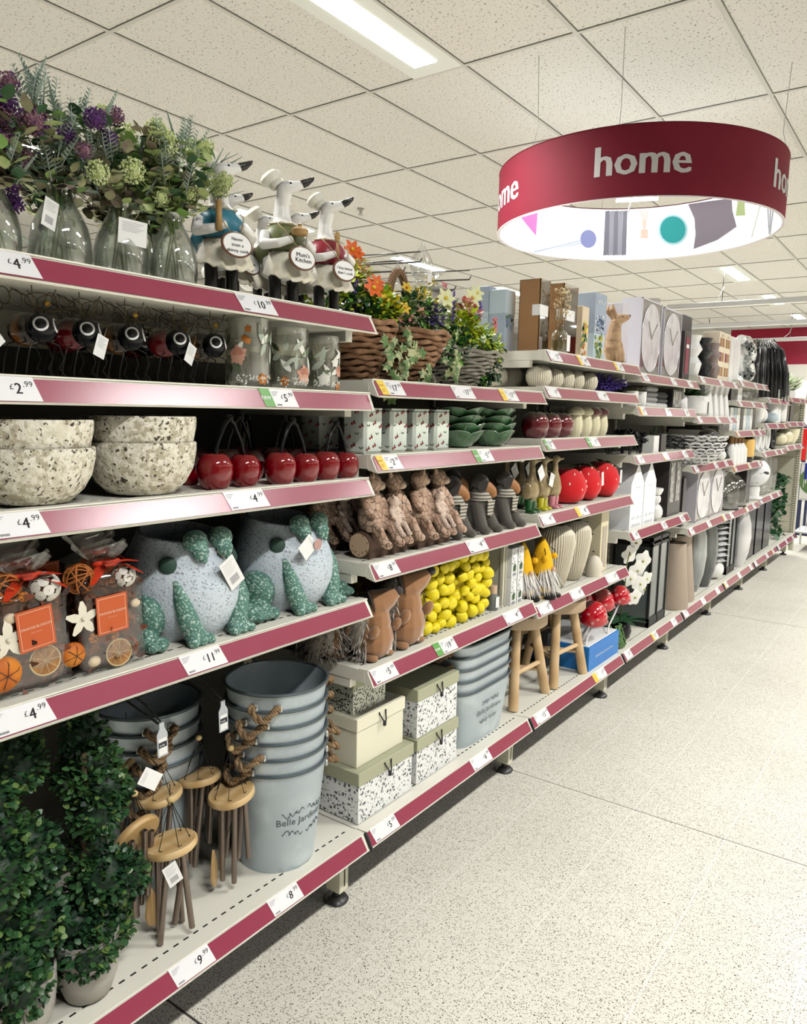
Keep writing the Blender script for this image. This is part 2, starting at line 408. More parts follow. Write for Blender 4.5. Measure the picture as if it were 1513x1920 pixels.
# ------------------------------------------------------------ hanging round sign
cx, cy, z0, z1, Rr = -0.303, 4.215, 2.372, 2.689, 0.740
sg = thing('hanging_sign', 'large round red hanging sign reading home, lit white inside', 'sign', (cx, cy, z0))
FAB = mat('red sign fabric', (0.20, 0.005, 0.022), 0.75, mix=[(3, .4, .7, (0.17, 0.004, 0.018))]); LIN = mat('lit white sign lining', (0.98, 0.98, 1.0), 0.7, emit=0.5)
H = z1-z0
MB().open_lathe([(Rr, 0), (Rr, H)], 96).obj('outer_band', FAB, sg)
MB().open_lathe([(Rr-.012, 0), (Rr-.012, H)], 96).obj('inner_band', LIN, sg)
MB().open_lathe([(Rr-.013, 0), (Rr+.001, -.003), (Rr+.002, 0.002)], 96).obj('bottom_rim', mat('pale rim', (.75, .7, .7), .4), sg)
MB().open_lathe([(Rr+.002, H-.004), (Rr-.013, H), (Rr-.014, H-.006)], 96).obj('top_rim', mat('dark red rim', (.1, .003, .01), .5), sg)
# the word home, bent round the band
def bent(mb, s, size, ang, zb, rad, m=0, inward=False, bold=0.012):
    vs, fs, w = textgeo(s)
    for dx in (-bold, 0, bold):
        out = []
        for x, y, z in vs:
            u = (x+dx-w/2)*size; a = ang+(u/rad if not inward else -u/rad)
            out.append((math.cos(a)*rad, math.sin(a)*rad, zb+y*size))
        mb.add(out, fs, m, False)
GW = mat('pale grey lettering', (0.66, 0.64, 0.63), 0.5)
# angles (about the ring centre) of the three words in view
for nm, ang in (('lettering', -1.205), ('lettering', -1.205-1.20), ('lettering', -1.205+1.25), ('lettering', -1.205+2.60)):
    mb = MB(); bent(mb, 'home', 0.19, ang, 0.10, Rr+.0015, bold=0.028); mb.obj(nm, GW, sg)
# printed pictures on the lit inside
def arcpatch(mb, a0, a1, za, zb, m=0, n=8, f0=None):
    rad = Rr-.0145; vs = []; fs = []
    for i in range(n+1):
        t = i/n; a = a0+(a1-a0)*t
        lo, hi = (za, zb) if f0 is None else f0(t)
        vs += [(math.cos(a)*rad, math.sin(a)*rad, lo), (math.cos(a)*rad, math.sin(a)*rad, hi)]
    for i in range(n): fs.append((2*i, 2*i+1, 2*i+3, 2*i+2))
    mb.add(vs, fs, m, True)
def pa(px, py):        # photo pixel -> (angle, height) on the far inside of the ring
    rr = ray(px, py); d = Vector((rr.x, rr.y)); o = Vector((CAM.x-cx, CAM.y-cy)); rad = Rr-.0145
    A = d.dot(d); B2 = o.dot(d); C2 = o.dot(o)-rad*rad; t = (-B2+math.sqrt(max(0, B2*B2-A*C2)))/A
    p = o+d*t; return math.atan2(p.y, p.x), CAM.z+rr.z*t-z0
def ringpoly(pts, name, mt, off=0):
    mb = MB(); rad = Rr-.0146-off; vs = []
    for px, py in pts:
        a, z = pa(px, py); vs.append((math.cos(a)*rad, math.sin(a)*rad, min(max(z, .003), H-.003)))
    mb.add(vs, [tuple(range(len(vs)))], 0, False); return mb.obj(name, mt, sg)
def pm(n_, c): return mat('print '+n_, c, .6, emit=.25)
for i in range(5):
    x0 = 1135+i*8.3; ringpoly([(x0, 396), (x0+8, 395), (x0+7-i*.4, 478), (x0-4+i*.3, 479)], 'printed_curtain', pm('curtain%d' % (i % 2), ((.22, .22, .26), (.36, .36, .42))[i % 2]))
def disc(x, y, rx, ry, n=20): return [(x+rx*math.cos(2*PI*i/n), y+ry*math.sin(2*PI*i/n)) for i in range(n)]
ringpoly(disc(1262, 431, 28, 29), 'printed_bowl', pm('bowl rim', (.5, .75, .8))); ringpoly(disc(1262, 431, 24, 25), 'printed_bowl_inside', pm('teal', (.02, .33, .33)), .006)
ringpoly([(1290, 383), (1330, 377), (1372, 372), (1373, 395), (1381, 425), (1345, 450), (1300, 467), (1304, 440), (1302, 410)], 'printed_cushion', pm('cushion', (.20, .17, .20)))
ringpoly([(977, 408), (1008, 399), (1005, 442)], 'printed_bunting', pm('pink', (.75, .25, .65)))
ringpoly(disc(1103, 448, 15, 17), 'printed_finial', pm('blue ball', (.30, .33, .62)))
for i in range(2): ringpoly([(1000, 472+i*5), (1090, 450+i*5), (1090, 452+i*5), (1000, 474+i*5)], 'printed_curtain_pole', pm('pole', (.5, .6, .78)))
ringpoly([(1201, 430), (1215, 430), (1215, 447), (1201, 447)], 'printed_diffuser', pm('peach', (.8, .6, .5)))
for dx in (-6, -2, 2, 6): ringpoly([(1207+dx, 394), (1209+dx, 394), (1209+dx*.2, 430), (1207+dx*.2, 430)], 'printed_reed', pm('reed', (.75, .62, .52)))
ringpoly([(1383, 377), (1396, 377), (1397, 404), (1379, 405)], 'printed_lamp_shade', pm('olive', (.35, .42, .18)))
for a_, b_ in (((1396, 380), (1425, 385)), ((1425, 383), (1408, 445)), ((1400, 376), (1425, 390))): ringpoly([a_, (a_[0]+2, a_[1]), (b_[0]+2, b_[1]), b_], 'printed_lamp_arm', pm('arm', (.45, .47, .35)))
for i in range(3): ringpoly([(1438+i*5, 392), (1441+i*5, 392), (1443+i, 440), (1441+i, 440)], 'printed_whisk', pm('whisk', (.35, .35, .36)))
# lamps fixed inside the sign (they light the lining and the ceiling above it)
for a in (2.9, 1.9, 0.9, 3.9):
    x, y = math.cos(a)*.45, math.sin(a)*.45
    mb = MB(); mb.tube([(x-.12*math.sin(a), y+.12*math.cos(a), H-.02), (x+.12*math.sin(a), y-.12*math.cos(a), H-.02)], .012, 8); mb.obj('lamp_tube', mat('sign lamp', (1, 1, 1), .5, emit=RING*6), sg)
for a in (2.2, 4.3, 0.1, -1.35):
    x, y = math.cos(a)*(Rr-.01), math.sin(a)*(Rr-.01)
    mb = MB(); mb.tube([(x, y, H-.01), (x*.96, y*.96, H+.1), (x*.98, y*.98, ZC-z0)], .0016, 5); mb.obj('hanging_wire', mat('steel wire', (.45, .45, .45), .35, .9), sg)
for i in range(2):
    a = 0.4+i*PI/2; mb = MB(); mb.tube([(math.cos(a)*(Rr-.015), math.sin(a)*(Rr-.015), H-.02), (-math.cos(a)*(Rr-.015), -math.sin(a)*(Rr-.015), H-.02)], .006, 6); mb.obj('brace', WHITE, sg)

# ------------------------------------------------------------ hanging rails, sprinkler, camera dome
for i, (y, z, xa, xb, lab) in enumerate(((9.55, 2.70, -1.75, .9, 'white rail hung across the ceiling, nearest of three'), (11.70, 2.70, -2.1, .9, 'white rail hung across the ceiling, middle of three'), (14.17, 2.70, -2.6, .9, 'white rail hung in front of the far red wall'))):
    t = thing('hanging_rail', lab, 'rail', (0, y, z), 0, 'white rails under the ceiling')
    MB().rbox(xa, xb, -.02, .02, -.03, .03, .004).obj('bar', mat('white rail', (.9, .9, .88), .35), t)
    for x in ((-1.12, -.02)[i % 2:][:1] + ((.62,) if i == 0 else (-.02,)))[:2]:
        MB().tube([(x, 0, .03), (x, 0, ZC-z)], .004, 5).obj('hanging_wire', DARKWIRE, t)
        MB().tube([(x+.01, 0, .2), (x-.02, 0, .1), (x-.1, 0, .03)], .006, 5).obj('cable', WHITE, t)
t = thing('sprinkler', 'small steel sprinkler head on the ceiling', 'sprinkler', (-3.126, 5.317, ZC))
MB().lathe([(.03, 0), (.03, -.006), (.012, -.01), (.012, -.035), (0, -.035)], 12).obj('body', mat('brushed steel', (.5, .5, .48), .3, .9), t)
MB().lathe([(.0, -.05), (.022, -.05), (.022, -.047), (0, -.047)], 12).obj('deflector', MATS['brushed steel'], t)
t = thing('camera_dome', 'black domed security camera on the ceiling', 'security camera', (-2.606, 11.62, ZC))
MB().lathe([(.0, -.06), (.1, -.06), (.1, 0)], 20).obj('housing', WHITE, t)
MB().ball((0, 0, -.06), (.07, .07, .06), 16).obj('dome', BLACK, t)
# ------------------------------------------------------------ shelving run: bays 1 m wide, lips at X = 0
Y0 = 0.535; ZBASE = 0.233; DEP = 0.46
BACK_SHADED = mat('shade-darkened back panel', (0.09, 0.085, 0.06), 0.6)  # panels are really cream; shade of the shelf interior is put into this colour
BACK_SHADED2 = mat('lighter shade-darkened back panel', (0.11, 0.10, 0.075), 0.6)  # same cream panel, interior shade in its colour, slightly paler for the far bays
STRIP = mat('raspberry price strip', (0.27, 0.012, 0.055), 0.3, coat=0.75)
STRIP.node_tree.nodes['Principled BSDF'].inputs['Coat Roughness'].default_value = 0.22
CLEAR = mat('ticket card', (0.84, 0.84, 0.85), 0.3, coat=0.5)
YEL = mat('yellow ticket', (0.85, 0.62, 0.08), 0.35, coat=.4); GRN = mat('green ticket', (0.12, 0.36, 0.08), 0.35, coat=.4)
SHADE = mat('dark gap', (0.02, 0.02, 0.018), 0.8)
DEPTH = {}
bays = [
 (1.620, 1.430, 1.214, 0.893), (1.465, 1.271, 0.985, 0.694), (1.615, 1.485, 1.295, 1.015, 0.670), (1.586, 1.430, 1.200, 0.832),
 (1.620, 1.392, 1.105, 0.735), (1.642, 1.505, 1.298, 1.056, 0.730), (1.550, 1.347, 1.122, 0.745), (1.580, 1.360, 1.143)]
bayword = ['nearest bay', 'second bay', 'third bay', 'fourth bay', 'fifth bay', 'sixth bay', 'seventh bay', 'last bay']
lvl = ['top', 'second', 'third', 'fourth', 'fifth']
contents = [
 ['vases of flowers and goose figures', 'bee ornaments and floral glass vases', 'stone bowls and red cherry ornaments', 'potpourri bags and frog planters'],
 ['wicker baskets of flowers', 'cherry print boxes and leaf bowls', 'bear figures and grey fabric dogs', 'hedgehog toys and yellow lemons'],
 ['diffuser boxes and a standing hare', 'cream ribbed vases', 'dark red and cream pots', 'booted ducks and strawberry cushions', 'yellow gnomes and ribbed vases'],
 ['boxed marble clocks', 'grey folded towels', 'black flowers and white boxes', 'white house shaped cartons'],
 ['white zigzag vase and cream boxes', 'white planter with succulents', 'white woven chain bowls', 'oval mirrors in boxes'],
 ['mirrored silver ornament', 'dark and white small boxes', 'boxed candles', 'white bottles and amber candle', 'glass cloches'],
 ['black beaded plant', 'white bowls', 'white loop ornaments', 'patterned round vase'],
 ['white flowers', 'black frames', 'cream pots']]
# tickets: (px left, px right, kind, price) measured on the lip; placed where the strip really runs
TK = {
 (0, 0): [(-70, 54, 'w', '4.99'), (437, 503, 'w', '10.99')], (0, 1): [(-60, 58, 'w', '2.99'), (482, 545, 'n', '5.99')],
 (0, 2): [(-30, 70, 'w', '4.99'), (415, 488, 'w', '4.99')], (0, 3): [(-30, 82, 'w', '4.99'), (332, 408, 'w', '11.99')],
 (0, 9): [(313, 386, 'w', '9.99'), (498, 553, 'w', '8.99')],
 (1, 0): [(702, 747, 'y', '17.99'), (842, 880, 'w', '17.99'), (932, 962, 'y', '17.99')], (1, 1): [(701, 742, 'y', '2.99'), (882, 915, 'n', '5.99')],
 (1, 2): [(696, 737, 'w', '8.99'), (870, 904, 'w', '4.99')], (1, 3): [(686, 734, 'w', '5.99'), (808, 846, 'n', '19.99'), (940, 970, 'w', '4.99')],
 (1, 9): [(691, 736, 'w', '5.99'), (878, 912, 'w', '6.99')],
 (2, 0): [(1023, 1045, 'w', '5.99'), (1078, 1098, 'y', '4.99'), (1147, 1163, 'y', '6.99')], (2, 1): [(1018, 1042, 'w', '1.99'), (1115, 1134, 'w', '9.99')],
 (2, 2): [(1012, 1032, 'n', '5.99'), (1095, 1117, 'n', '5.99')], (2, 3): [(1005, 1032, 'w', '4.99'), (1075, 1097, 'y', '8.99')],
 (2, 4): [(1004, 1028, 'w', '5.99'), (1065, 1087, 'w', '9.99'), (1132, 1153, 'w', '7.99')], (2, 9): [(998, 1022, 'w', '15.99'), (1108, 1130, 'y', '7.99')]}
LDX, LDZ = 0.021, 0.040       # how far the price strip leans out, and its drop
def slant(y, z):
    LDX = .0155 if abs(z-1.43) < .001 else .021              # frame on the sloping strip: local x along +Y, local y up the slope
    up = Vector((-LDX, 0, LDZ)).normalized(); n = Vector((LDZ, 0, LDX)).normalized()
    return Matrix(((0, up.x, n.x, 0.0), (1, 0, 0, y), (0, up.z, n.z, z), (0, 0, 0, 1)))
SL = math.hypot(LDX, LDZ)
def ticket(shelf, ya, yb, z, kind, price, fine=True):
    M = slant(ya, z) @ T(0, 0, 0.0022); w_ = yb-ya; h = SL*0.92; sk = 0.010
    k = 0.30 if kind != 'w' else 0
    o = MB()
    def q(u0, u1, m): o.add([(u0*w_+sk*1.0, -h*1.02, 0), (u1*w_+sk, -h*1.02, 0), (u1*w_, -.001, 0), (u0*w_, -.001, 0)], [(0, 1, 2, 3)], m, False, M)
    if k: q(0, k, 1)
    q(k, 1, 0)
    t = o.obj('price_ticket', [CLEAR, {'y': YEL, 'n': GRN, 'w': CLEAR}[kind]], shelf)
    if kind == 'w': t.data.materials.clear(); t.data.materials.append(CLEAR)
    pr_ = MB(); a, b = price.split('.')
    mm = M @ T(0, 0, .0004); x = w_*(0.98)+.004; big = h*0.62
    s99 = textgeo('.'+b); sb = textgeo(a); sp = textgeo('£')
    x -= s99[2]*big*.55+.004; text(pr_, '.'+b, mm @ T(x, -h*0.44, 0), big*.55, 0, False)
    x -= sb[2]*big*.95+.002; text(pr_, a, mm @ T(x, -h*0.72, 0), big, 0, False, .92, bold=.02)
    x -= sp[2]*big*.5+.002; text(pr_, '£', mm @ T(x, -h*0.55, 0), big*.5, 0, False)
    if fine:
        for i in range(4): pr_.add([(.006+k*w_+i*.0005, -.008-i*.003, 0), (.026+k*w_-i*.003, -.008-i*.003, 0), (.026+k*w_-i*.003, -.007-i*.003, 0), (.006+k*w_, -.007-i*.003, 0)], [(0, 1, 2, 3)], 1, False, mm)
        for i in range(7): pr_.add([(.014+k*w_+i*.0022, -h*.95, 0), (.0152+k*w_+i*.0022, -h*.95, 0), (.0152+k*w_+i*.0022, -h*.86, 0), (.014+k*w_+i*.0022, -h*.86, 0)], [(0, 1, 2, 3)], 0, False, mm)
    if kind == 'n': text(pr_, 'new', mm @ T(k*w_*.55, -h*.62, 0), h*.42, 2)
    if kind == 'y': text(pr_, 'SAVE', mm @ T(k*w_*.5, -h*.45, 0), h*.2, 3); text(pr_, '£2', mm @ T(k*w_*.6, -h*.82, 0), h*.3, 3)
    pr_.obj('printed_price', [INK, GREYINK, PAPER, mat('orange print', (.6, .2, .02), .5)], t)
def perf(mb, y0, y1, x0, z):
    y = y0+.03
    while y < y1-.02: mb.box(x0-.0022, x0+.0022, y, y+.013, z, z+.0005, 1); y += .0265
def make_shelf(bi, li, z, depth, base=False):
    ya = Y0+bi; yb = ya+1.0
    lab = ('cream bottom shelf of the %s, just above the floor' % bayword[bi]) if base else 'cream metal shelf with red price strip holding %s' % contents[bi][li]
    s = thing('shelf', lab, 'shelf', (0, 0, 0))
    mb = MB()
    mb.box(-depth, -.008, ya+.002, yb-.002, z-.034, z-.0)
    mb.box(-.028, -.004, ya+.002, yb-.002, z-.0, z+.0025)
    perf(mb, ya, yb, -.045, z)
    if not base: mb.box(-depth+.02, -.06, ya+.004, ya+.03, z-.06, z-.034); mb.box(-depth+.02, -.06, yb-.03, yb-.004, z-.06, z-.034)
    mb.obj('shelf_board', [CREAMW, SHADE], s)
    # price rail: back, top bead and lower bead
    LDX = .0155 if abs(z-1.43) < .001 else .021
    e = MB(); pr2 = [(-.009, .003), (.002, .003), (.0025, .0005), (0, -.001), (LDX, -LDZ), (LDX+.004, -LDZ-.0005), (LDX+.001, -LDZ-.004), (-.009, -.036)]
    vs = [(x, ya+.003, z+h) for x, h in pr2]+[(x, yb-.003, z+h) for x, h in pr2]; n = len(pr2)
    e.add(vs, [tuple(range(n)), tuple(range(2*n-1, n-1, -1))]+[(i, i+n, (i+1) % n+n, (i+1) % n) for i in range(n)], 0, False)
    e.obj('price_rail', CREAMW, s, fix=True)
    st = MB(); M = slant(0, z) @ T(0, 0, .0013)
    st.add([(ya+.008, -SL*.98, 0), (yb-.012, -SL*.98, 0), (yb-.016, -.004, 0), (ya+.008, -.004, 0)], [(0, 1, 2, 3)], 0, False, M); st.obj('price_strip', STRIP, s)
    key = (bi, 9 if base else li)
    if key in TK:
        for a, b, kd, p in TK[key]:
            pa_ = onx(a, 700, .005); 
            # find where the lip line crosses that pixel column
            def ycol(px):
                lo, hi = 0.2, 12.0
                for _ in range(40):
                    m_ = (lo+hi)/2; p_ = Vector((0.0, m_, z))-CAM; x_ = 756.5+FPX*p_.dot(CR)/p_.dot(_f)
                    if x_ < px: lo = m_
                    else: hi = m_
                return lo
            ticket(s, max(ya+.009, ycol(a)), min(yb-.012, ycol(b)), z, kd, p)
    else:
        rnd = random.Random(bi*10+li)
        for u in (0.03, 0.42+rnd.random()*.1, 0.75+rnd.random()*.1):
            ticket(s, ya+u, ya+u+.085, z, rnd.choice('wwwy'), rnd.choice(['3.99', '5.99', '7.99', '9.99', '12.99']), False)
    if base:
        c = MB(); c.tube([(.002, yb+.002, z-.0), (.010, yb+.002, z-.012), (LDX+.006, yb+.002, z-.045)], [.005, .006, .005], 8); c.obj('end_clip', BLACK, s)
    return s
for bi, zs in enumerate(bays):
    ya = Y0+bi; yb = ya+1
    b = thing('shelving_bay', 'cream steel shelving frame and shade-darkened back panel of the %s' % bayword[bi], 'shelving frame', (-.47, ya, 0))
    top = (1.66, 1.70, 1.66, 1.63, 1.66, 1.68, 1.6, 1.6)[bi]
    MB().box(-.03, 0, .003, .997, .13, top-.04).obj('back_panel', (mat('dark shade-darkened back panel', (.03, .028, .02), .6) if bi == 0 else BACK_SHADED) if bi < 3 else BACK_SHADED2, b)  # shelf shade painted as panel colour, deepest in the nearest bay
    if bi < 3: MB().box(-.028, .002, .003, .997, top-.15, top-.02).obj('lit_panel_top', CREAM, b)  # lit top of the same panel, left cream as an added strip
    u = MB(); u.box(-.05, .012, .985, 1.015, 0.0, top-.02)
    for k in range(40): 
        if .2+k*.04 < top-.05: u.box(.0121, .0125, .995, 1.001, .2+k*.04, .222+k*.04, 1)
    u.obj('upright', [CREAM, SHADE], b)
    MB().box(-.02, .38, .985, 1.012, .055, .19).obj('base_bracket', CREAM, b)
    f = MB(); f.box(.355, .405, .975, 1.012, .035, .195); f.box(.406, .4062, .994, .998, .05, .17, 1)
    f.obj('foot_post', [CREAM, SHADE], b)
    MB().lathe([(0, 0), (.031, 0), (.034, .006), (.028, .014), (.012, .02), (.012, .04), (0, .04)], 20, 0, T(.383, .99, 0)).obj('foot', mat('black rubber foot', (.012, .012, .013), .35), b)
    for li, z in enumerate(zs): make_shelf(bi, li, z, DEP if bi < 3 else .44)
    make_shelf(bi, 9, ZBASE, .47, True)
# end panel closing the run, seen beyond the last products
ep = thing('end_panel', 'cream slotted end panel closing the far end of the shelving', 'panel', (0, Y0+8.02, 0))
MB().box(-.5, -.05, 0, .03, .1, 1.6).box(-.5, -.05, -.001, 0, 1.0, 1.003, 1).obj('panel', [CREAM, SHADE], ep)
u = MB(); u.box(-.05, -.01, -.005, .035, 0.05, 1.6)
for k in range(56): u.box(-.046, -.038, -.0056, -.005, .24+k*.024, .252+k*.024, 1); u.box(-.03, -.022, -.0056, -.005, .24+k*.024, .252+k*.024, 1)
u.obj('upright', [CREAM, SHADE], ep)
# ============================================================ shared plant helpers
def rel(px, py, X, loc):      # photo point on plane X, expressed from a thing's origin
    return onx(px, py, X)-Vector(loc)
rn = random.Random(11)
def rdir(zmin=-1):
    while True:
        v = Vector((rn.uniform(-1, 1), rn.uniform(-1, 1), rn.uniform(-1, 1)))
        if 0.1 < v.length < 1 and v.normalized().z > zmin: return v.normalized()
def spiky(mb, c, r, m=0, n=70, w=0.0012, m2=None):     # allium-like head: many small florets on stalks
    c = Vector(c)
    mb.ball(c, r*.7, 10, m)
    for i in range(int(n*1.9)):
        d = rdir(); t = c+d*r*rn.uniform(.85, 1.05)
        mb.leaf(c+d*r*.35, d, r*.6, w, m, 0, M=None)
        mb.ball(t, r*.095, 5, m if (m2 is None or i % 3) else m2)
def fern(mb, p, d, l, m=0, w=0.012):
    p = Vector(p); d = Vector(d).normalized(); a = d.cross(Vector((0, 0, 1)))
    if a.length < .1: a = d.orthogonal()
    a.normalize()
    mb.tube([p, p+d*l*.5, p+d*l], [.0012, .001, .0006], 4, m)
    for i in range(7):
        t = .25+i*.11; q = p+d*l*t; ww = w*(1.1-t*.7)
        for s_ in (-1, 1):
            mb.leaf(q, d*.8+a*s_, ww*1.6, ww*.5, m, .1); mb.leaf(q+(d*.8+a*s_)*ww*.5, d*.2+a*s_, ww*.8, ww*.35, m, .1)
# ============================================================ bay 1, top shelf: glass vases with flowers
GLASS = glassy('pale green clear glass', (0.945, 0.97, 0.955), 0.42)
STEM = mat('green stem', (0.16, 0.22, 0.07), .6)
EUC = mat('eucalyptus leaf', (0.30, 0.42, 0.13), .5, mix=[(30, .4, .6, (0.48, 0.54, 0.24))]); EUCP = mat('mauve eucalyptus leaf', (0.26, 0.20, 0.16), .5, mix=[(30, .4, .6, (0.34, 0.36, 0.16))])
DUST = mat('grey green feathery leaf', (0.34, 0.42, 0.36), .7); DARKG = mat('dark green leaf', (0.04, 0.10, 0.04), .5); MIDG = mat('mid green leaf', (0.20, 0.36, 0.08), .5)
ALP = mat('purple allium', (0.10, 0.03, 0.15), .8); ALM = mat('mauve allium', (0.26, 0.13, 0.17), .8); ALG = mat('lime green allium', (0.56, 0.66, 0.26), .7); ALG2 = mat('pale green floret', (0.72, 0.76, 0.48), .7)
def vase(label, px, X, h, r, z=1.62, group='clear glass vases on the top shelf', y=None):
    Y = y if y is not None else onx(px, 500, X).y
    t = thing('glass_vase', label, 'vase', (X, Y, z), rn.random(), group)
    P = [(0, .004), (r*.7, .002), (r*.93, .006), (r, h*.2), (r*.98, h*.38), (r*.88, h*.55), (r*.68, h*.7), (r*.5, h*.81), (r*.4, h*.89), (r*.39, h*.95), (r*.46, h), (r*.44, h-.001), (r*.37, h*.95), (r*.38, h*.89), (r*.48, h*.8), (r*.66, h*.69), (r*.85, h*.545), (r*.95, h*.38), (r*.97, h*.2), (r*.9, .012), (0, .010)]
    MB().open_lathe(P, 40, 0, None, rib=14, ribd=.006).obj('glass_body', GLASS, t)
    MB().tube([(r*.41*math.cos(a*PI/10), r*.41*math.sin(a*PI/10), h) for a in range(20)], .0018, 6, closed=True).obj('rim', GLASS, t)
    return t, Vector((X, Y, z))
def bouquet(label, base, h, items, cat='flowers', seed=1, group='bouquets in the glass vases', euc=0, extra=10):
    # items: (px, py, kind, r) heads placed at their depth; stems gather in the neck
    t = thing('flower_bouquet', label, cat, base, 0, group)
    neck = Vector((0, 0, h*.9)); st = MB()
    for q in range(5):
        a = q*1.3; st.tube([(.02*math.cos(a+2), .02*math.sin(a+2), .015), (.006*math.cos(a), .006*math.sin(a), h*.85), (.02*math.cos(a), .02*math.sin(a), h*1.2)], .0017, 5)
    hp = MB(); lv = MB(); fe = MB()
    for px, py, k, r in items:
        X = base.x+(rn.uniform(-.01, .075 if base.y > .7 else .02) if k in 'pmg' else rn.uniform(-.06, .04)); r *= (1.25 if base.y > .7 else .95)
        p = onx(px, py, X)-base
        mid = (p+neck)/2+Vector((0, 0, .01))
        if k in 'pmg':
            st.tube([neck, mid, p], [.0015, .0012, .001], 4)
            spiky(hp, p, r, {'p': 0, 'm': 1, 'g': 2}[k], 90 if r > .014 else 60, .0007, {'p': 0, 'm': 0, 'g': 3}[k])
        elif k == 'e':      # sprig of round leaves
            st.tube([neck, mid, p], [.0015, .0012, .001], 4)
            for i in range(13):
                tt = .25+.06*i; q = neck.lerp(p, tt)+rdir()*.008; d = (rdir()+Vector((0, 0, .3))).normalized()
                lv.leaf(q, d, .026*rn.uniform(.6, 1.1), .022, euc, .15, True)
        elif k == 'f':
            for i in range(5):
                q = p+rdir()*.02; fern(fe, q-Vector((0, 0, .03)), (p-neck).normalized()*1.2+rdir()*.6, .065)
    for i in range(extra*17):
        z_ = rn.uniform(.0, .13); w_ = .035+z_*.35
        q = neck+Vector((rn.uniform(-w_, w_), rn.uniform(-w_, w_), z_+.004))
        lv.leaf(q, (rdir(-.2)+Vector((0, 0, .3))), .028*rn.uniform(.6, 1.15), .021, (euc, 0, 1, 2, euc, 2, 3)[i % 7], .2, i % 3 != 0)
        if i % 9 == 0: fern(fe, q, (q-neck)+Vector((0, 0, .05)), .06)
    st.obj('stems', STEM, t); hp.obj('flower_heads', [ALP, ALM, ALG, ALG2], t); lv.obj('round_leaves', [EUC, EUCP, DARKG, MIDG], t); fe.obj('feathery_leaves', DUST, t)
    return t
v, b = vase('clear glass vase at the left edge of the photo, top shelf', -12, -.10, .135, .045)
bouquet('purple allium bouquet at the far left top, in the leftmost vase', b, .13, [(10, 190, 'p', .019), (15, 155, 'm', .018), (-20, 250, 'p', .02), (5, 265, 'm', .02), (-30, 180, 'm', .02), (20, 340, 'p', .018), (45, 290, 'm', .014), (10, 225, 'm', .02), (-40, 300, 'p', .02), (40, 330, 'e', 0), (0, 300, 'e', 0), (60, 240, 'e', 0), (5, 400, 'f', 0)], euc=1)
v, b = vase('wide clear glass vase under the grey green foliage, second from the left', 116, -.12, .152, .053)
bouquet('mauve allium bouquet with grey green foliage in the second vase', b, .15, [(62, 225, 'm', .019), (70, 180, 'f', 0), (90, 190, 'f', 0), (105, 235, 'f', 0), (80, 150, 'f', 0), (45, 165, 'f', 0), (115, 265, 'f', 0), (20, 380, 'p', .017), (110, 225, 'f', 0), (40, 298, 'm', .013), (78, 262, 'e', 0), (60, 310, 'e', 0), (135, 265, 'e', 0), (140, 310, 'f', 0), (100, 300, 'e', 0), (125, 250, 'p', .012)], euc=1)
swingtag(v, FACEX @ T(-.045, .115, .03) @ RZ(-.25), .03, .05)
v, b = vase('clear glass vase with a white card tag hanging on its neck', 228, -.09, .142, .050)
o = bouquet('mixed purple and green allium bouquet, third from the left', b, .14, [(178, 222, 'p', .014), (214, 218, 'm', .014), (204, 260, 'p', .013), (193, 212, 'g', .012), (235, 255, 'g', .018), (158, 282, 'm', .011), (183, 322, 'g', .016), (150, 225, 'f', 0), (165, 250, 'f', 0), (205, 300, 'f', 0), (215, 330, 'f', 0), (160, 258, 'e', 0), (188, 262, 'e', 0), (250, 290, 'e', 0), (200, 340, 'e', 0), (170, 300, 'e', 0), (150, 340, 'e', 0)], euc=1)
v, b = v, b
swingtag(v, T(.045, -.012, .105) @ RZ(-v.rotation_euler[2]) @ RZ(-.3) @ FACEX @ RZ(-.08), .052, .045, 6, bar=False, string=[(.03, 0, .128), (.047, 0, .12), (.045, -.01, .105)])
v, b = vase('ribbed clear glass vase nearest to the goose figures', 325, -.06, .138, .047)
bouquet('lime green allium bouquet beside the goose figures', b, .138, [(293, 246, 'g', .017), (310, 268, 'g', .018), (248, 320, 'g', .017), (295, 318, 'g', .018), (315, 318, 'g', .013), (354, 363, 'g', .016), (362, 282, 'g', .017), (385, 276, 'g', .014), (410, 352, 'g', .017), (300, 370, 'g', .010), (422, 338, 'g', .013), (335, 258, 'f', 0), (345, 265, 'f', 0), (385, 315, 'f', 0), (398, 340, 'f', 0), (405, 300, 'f', 0), (285, 290, 'e', 0), (270, 280, 'e', 0), (330, 300, 'e', 0), (345, 385, 'e', 0), (395, 330, 'e', 0), (330, 345, 'e', 0), (260, 340, 'e', 0), (270, 380, 'e', 0), (300, 340, 'e', 0), (370, 330, 'e', 0)], euc=0, extra=14)
swingtag(v, T(.02, .048, .09) @ RZ(-v.rotation_euler[2]) @ FACEX @ RZ(.2), .022, .05, 4)
# small vases and their foliage further back
for i, (px, X, Y) in enumerate(((38, -.22, .82), (150, -.24, .98), (265, -.22, 1.06))):
    v, b = vase('clear glass vase standing in the back row behind the %s gap between the front vases' % ('first', 'second', 'third')[i], 0, X, .13, .042, y=Y)
    bouquet('leafy stems in the back row vase behind the %s gap' % ('first', 'second', 'third')[i], b, .13, [(px+rn.uniform(-40, 40), 330-i*5+rn.uniform(-40, 40), 'e', 0) for _ in range(7)]+[(px+20, 300, 'mgg'[i], .015), (px-10, 330, 'f', 0)], euc=(1, 1, 0)[i])
    if i == 0: swingtag(v, T(.04, .0, .11) @ RZ(-v.rotation_euler[2]) @ FACEX, .045, .05, 2)

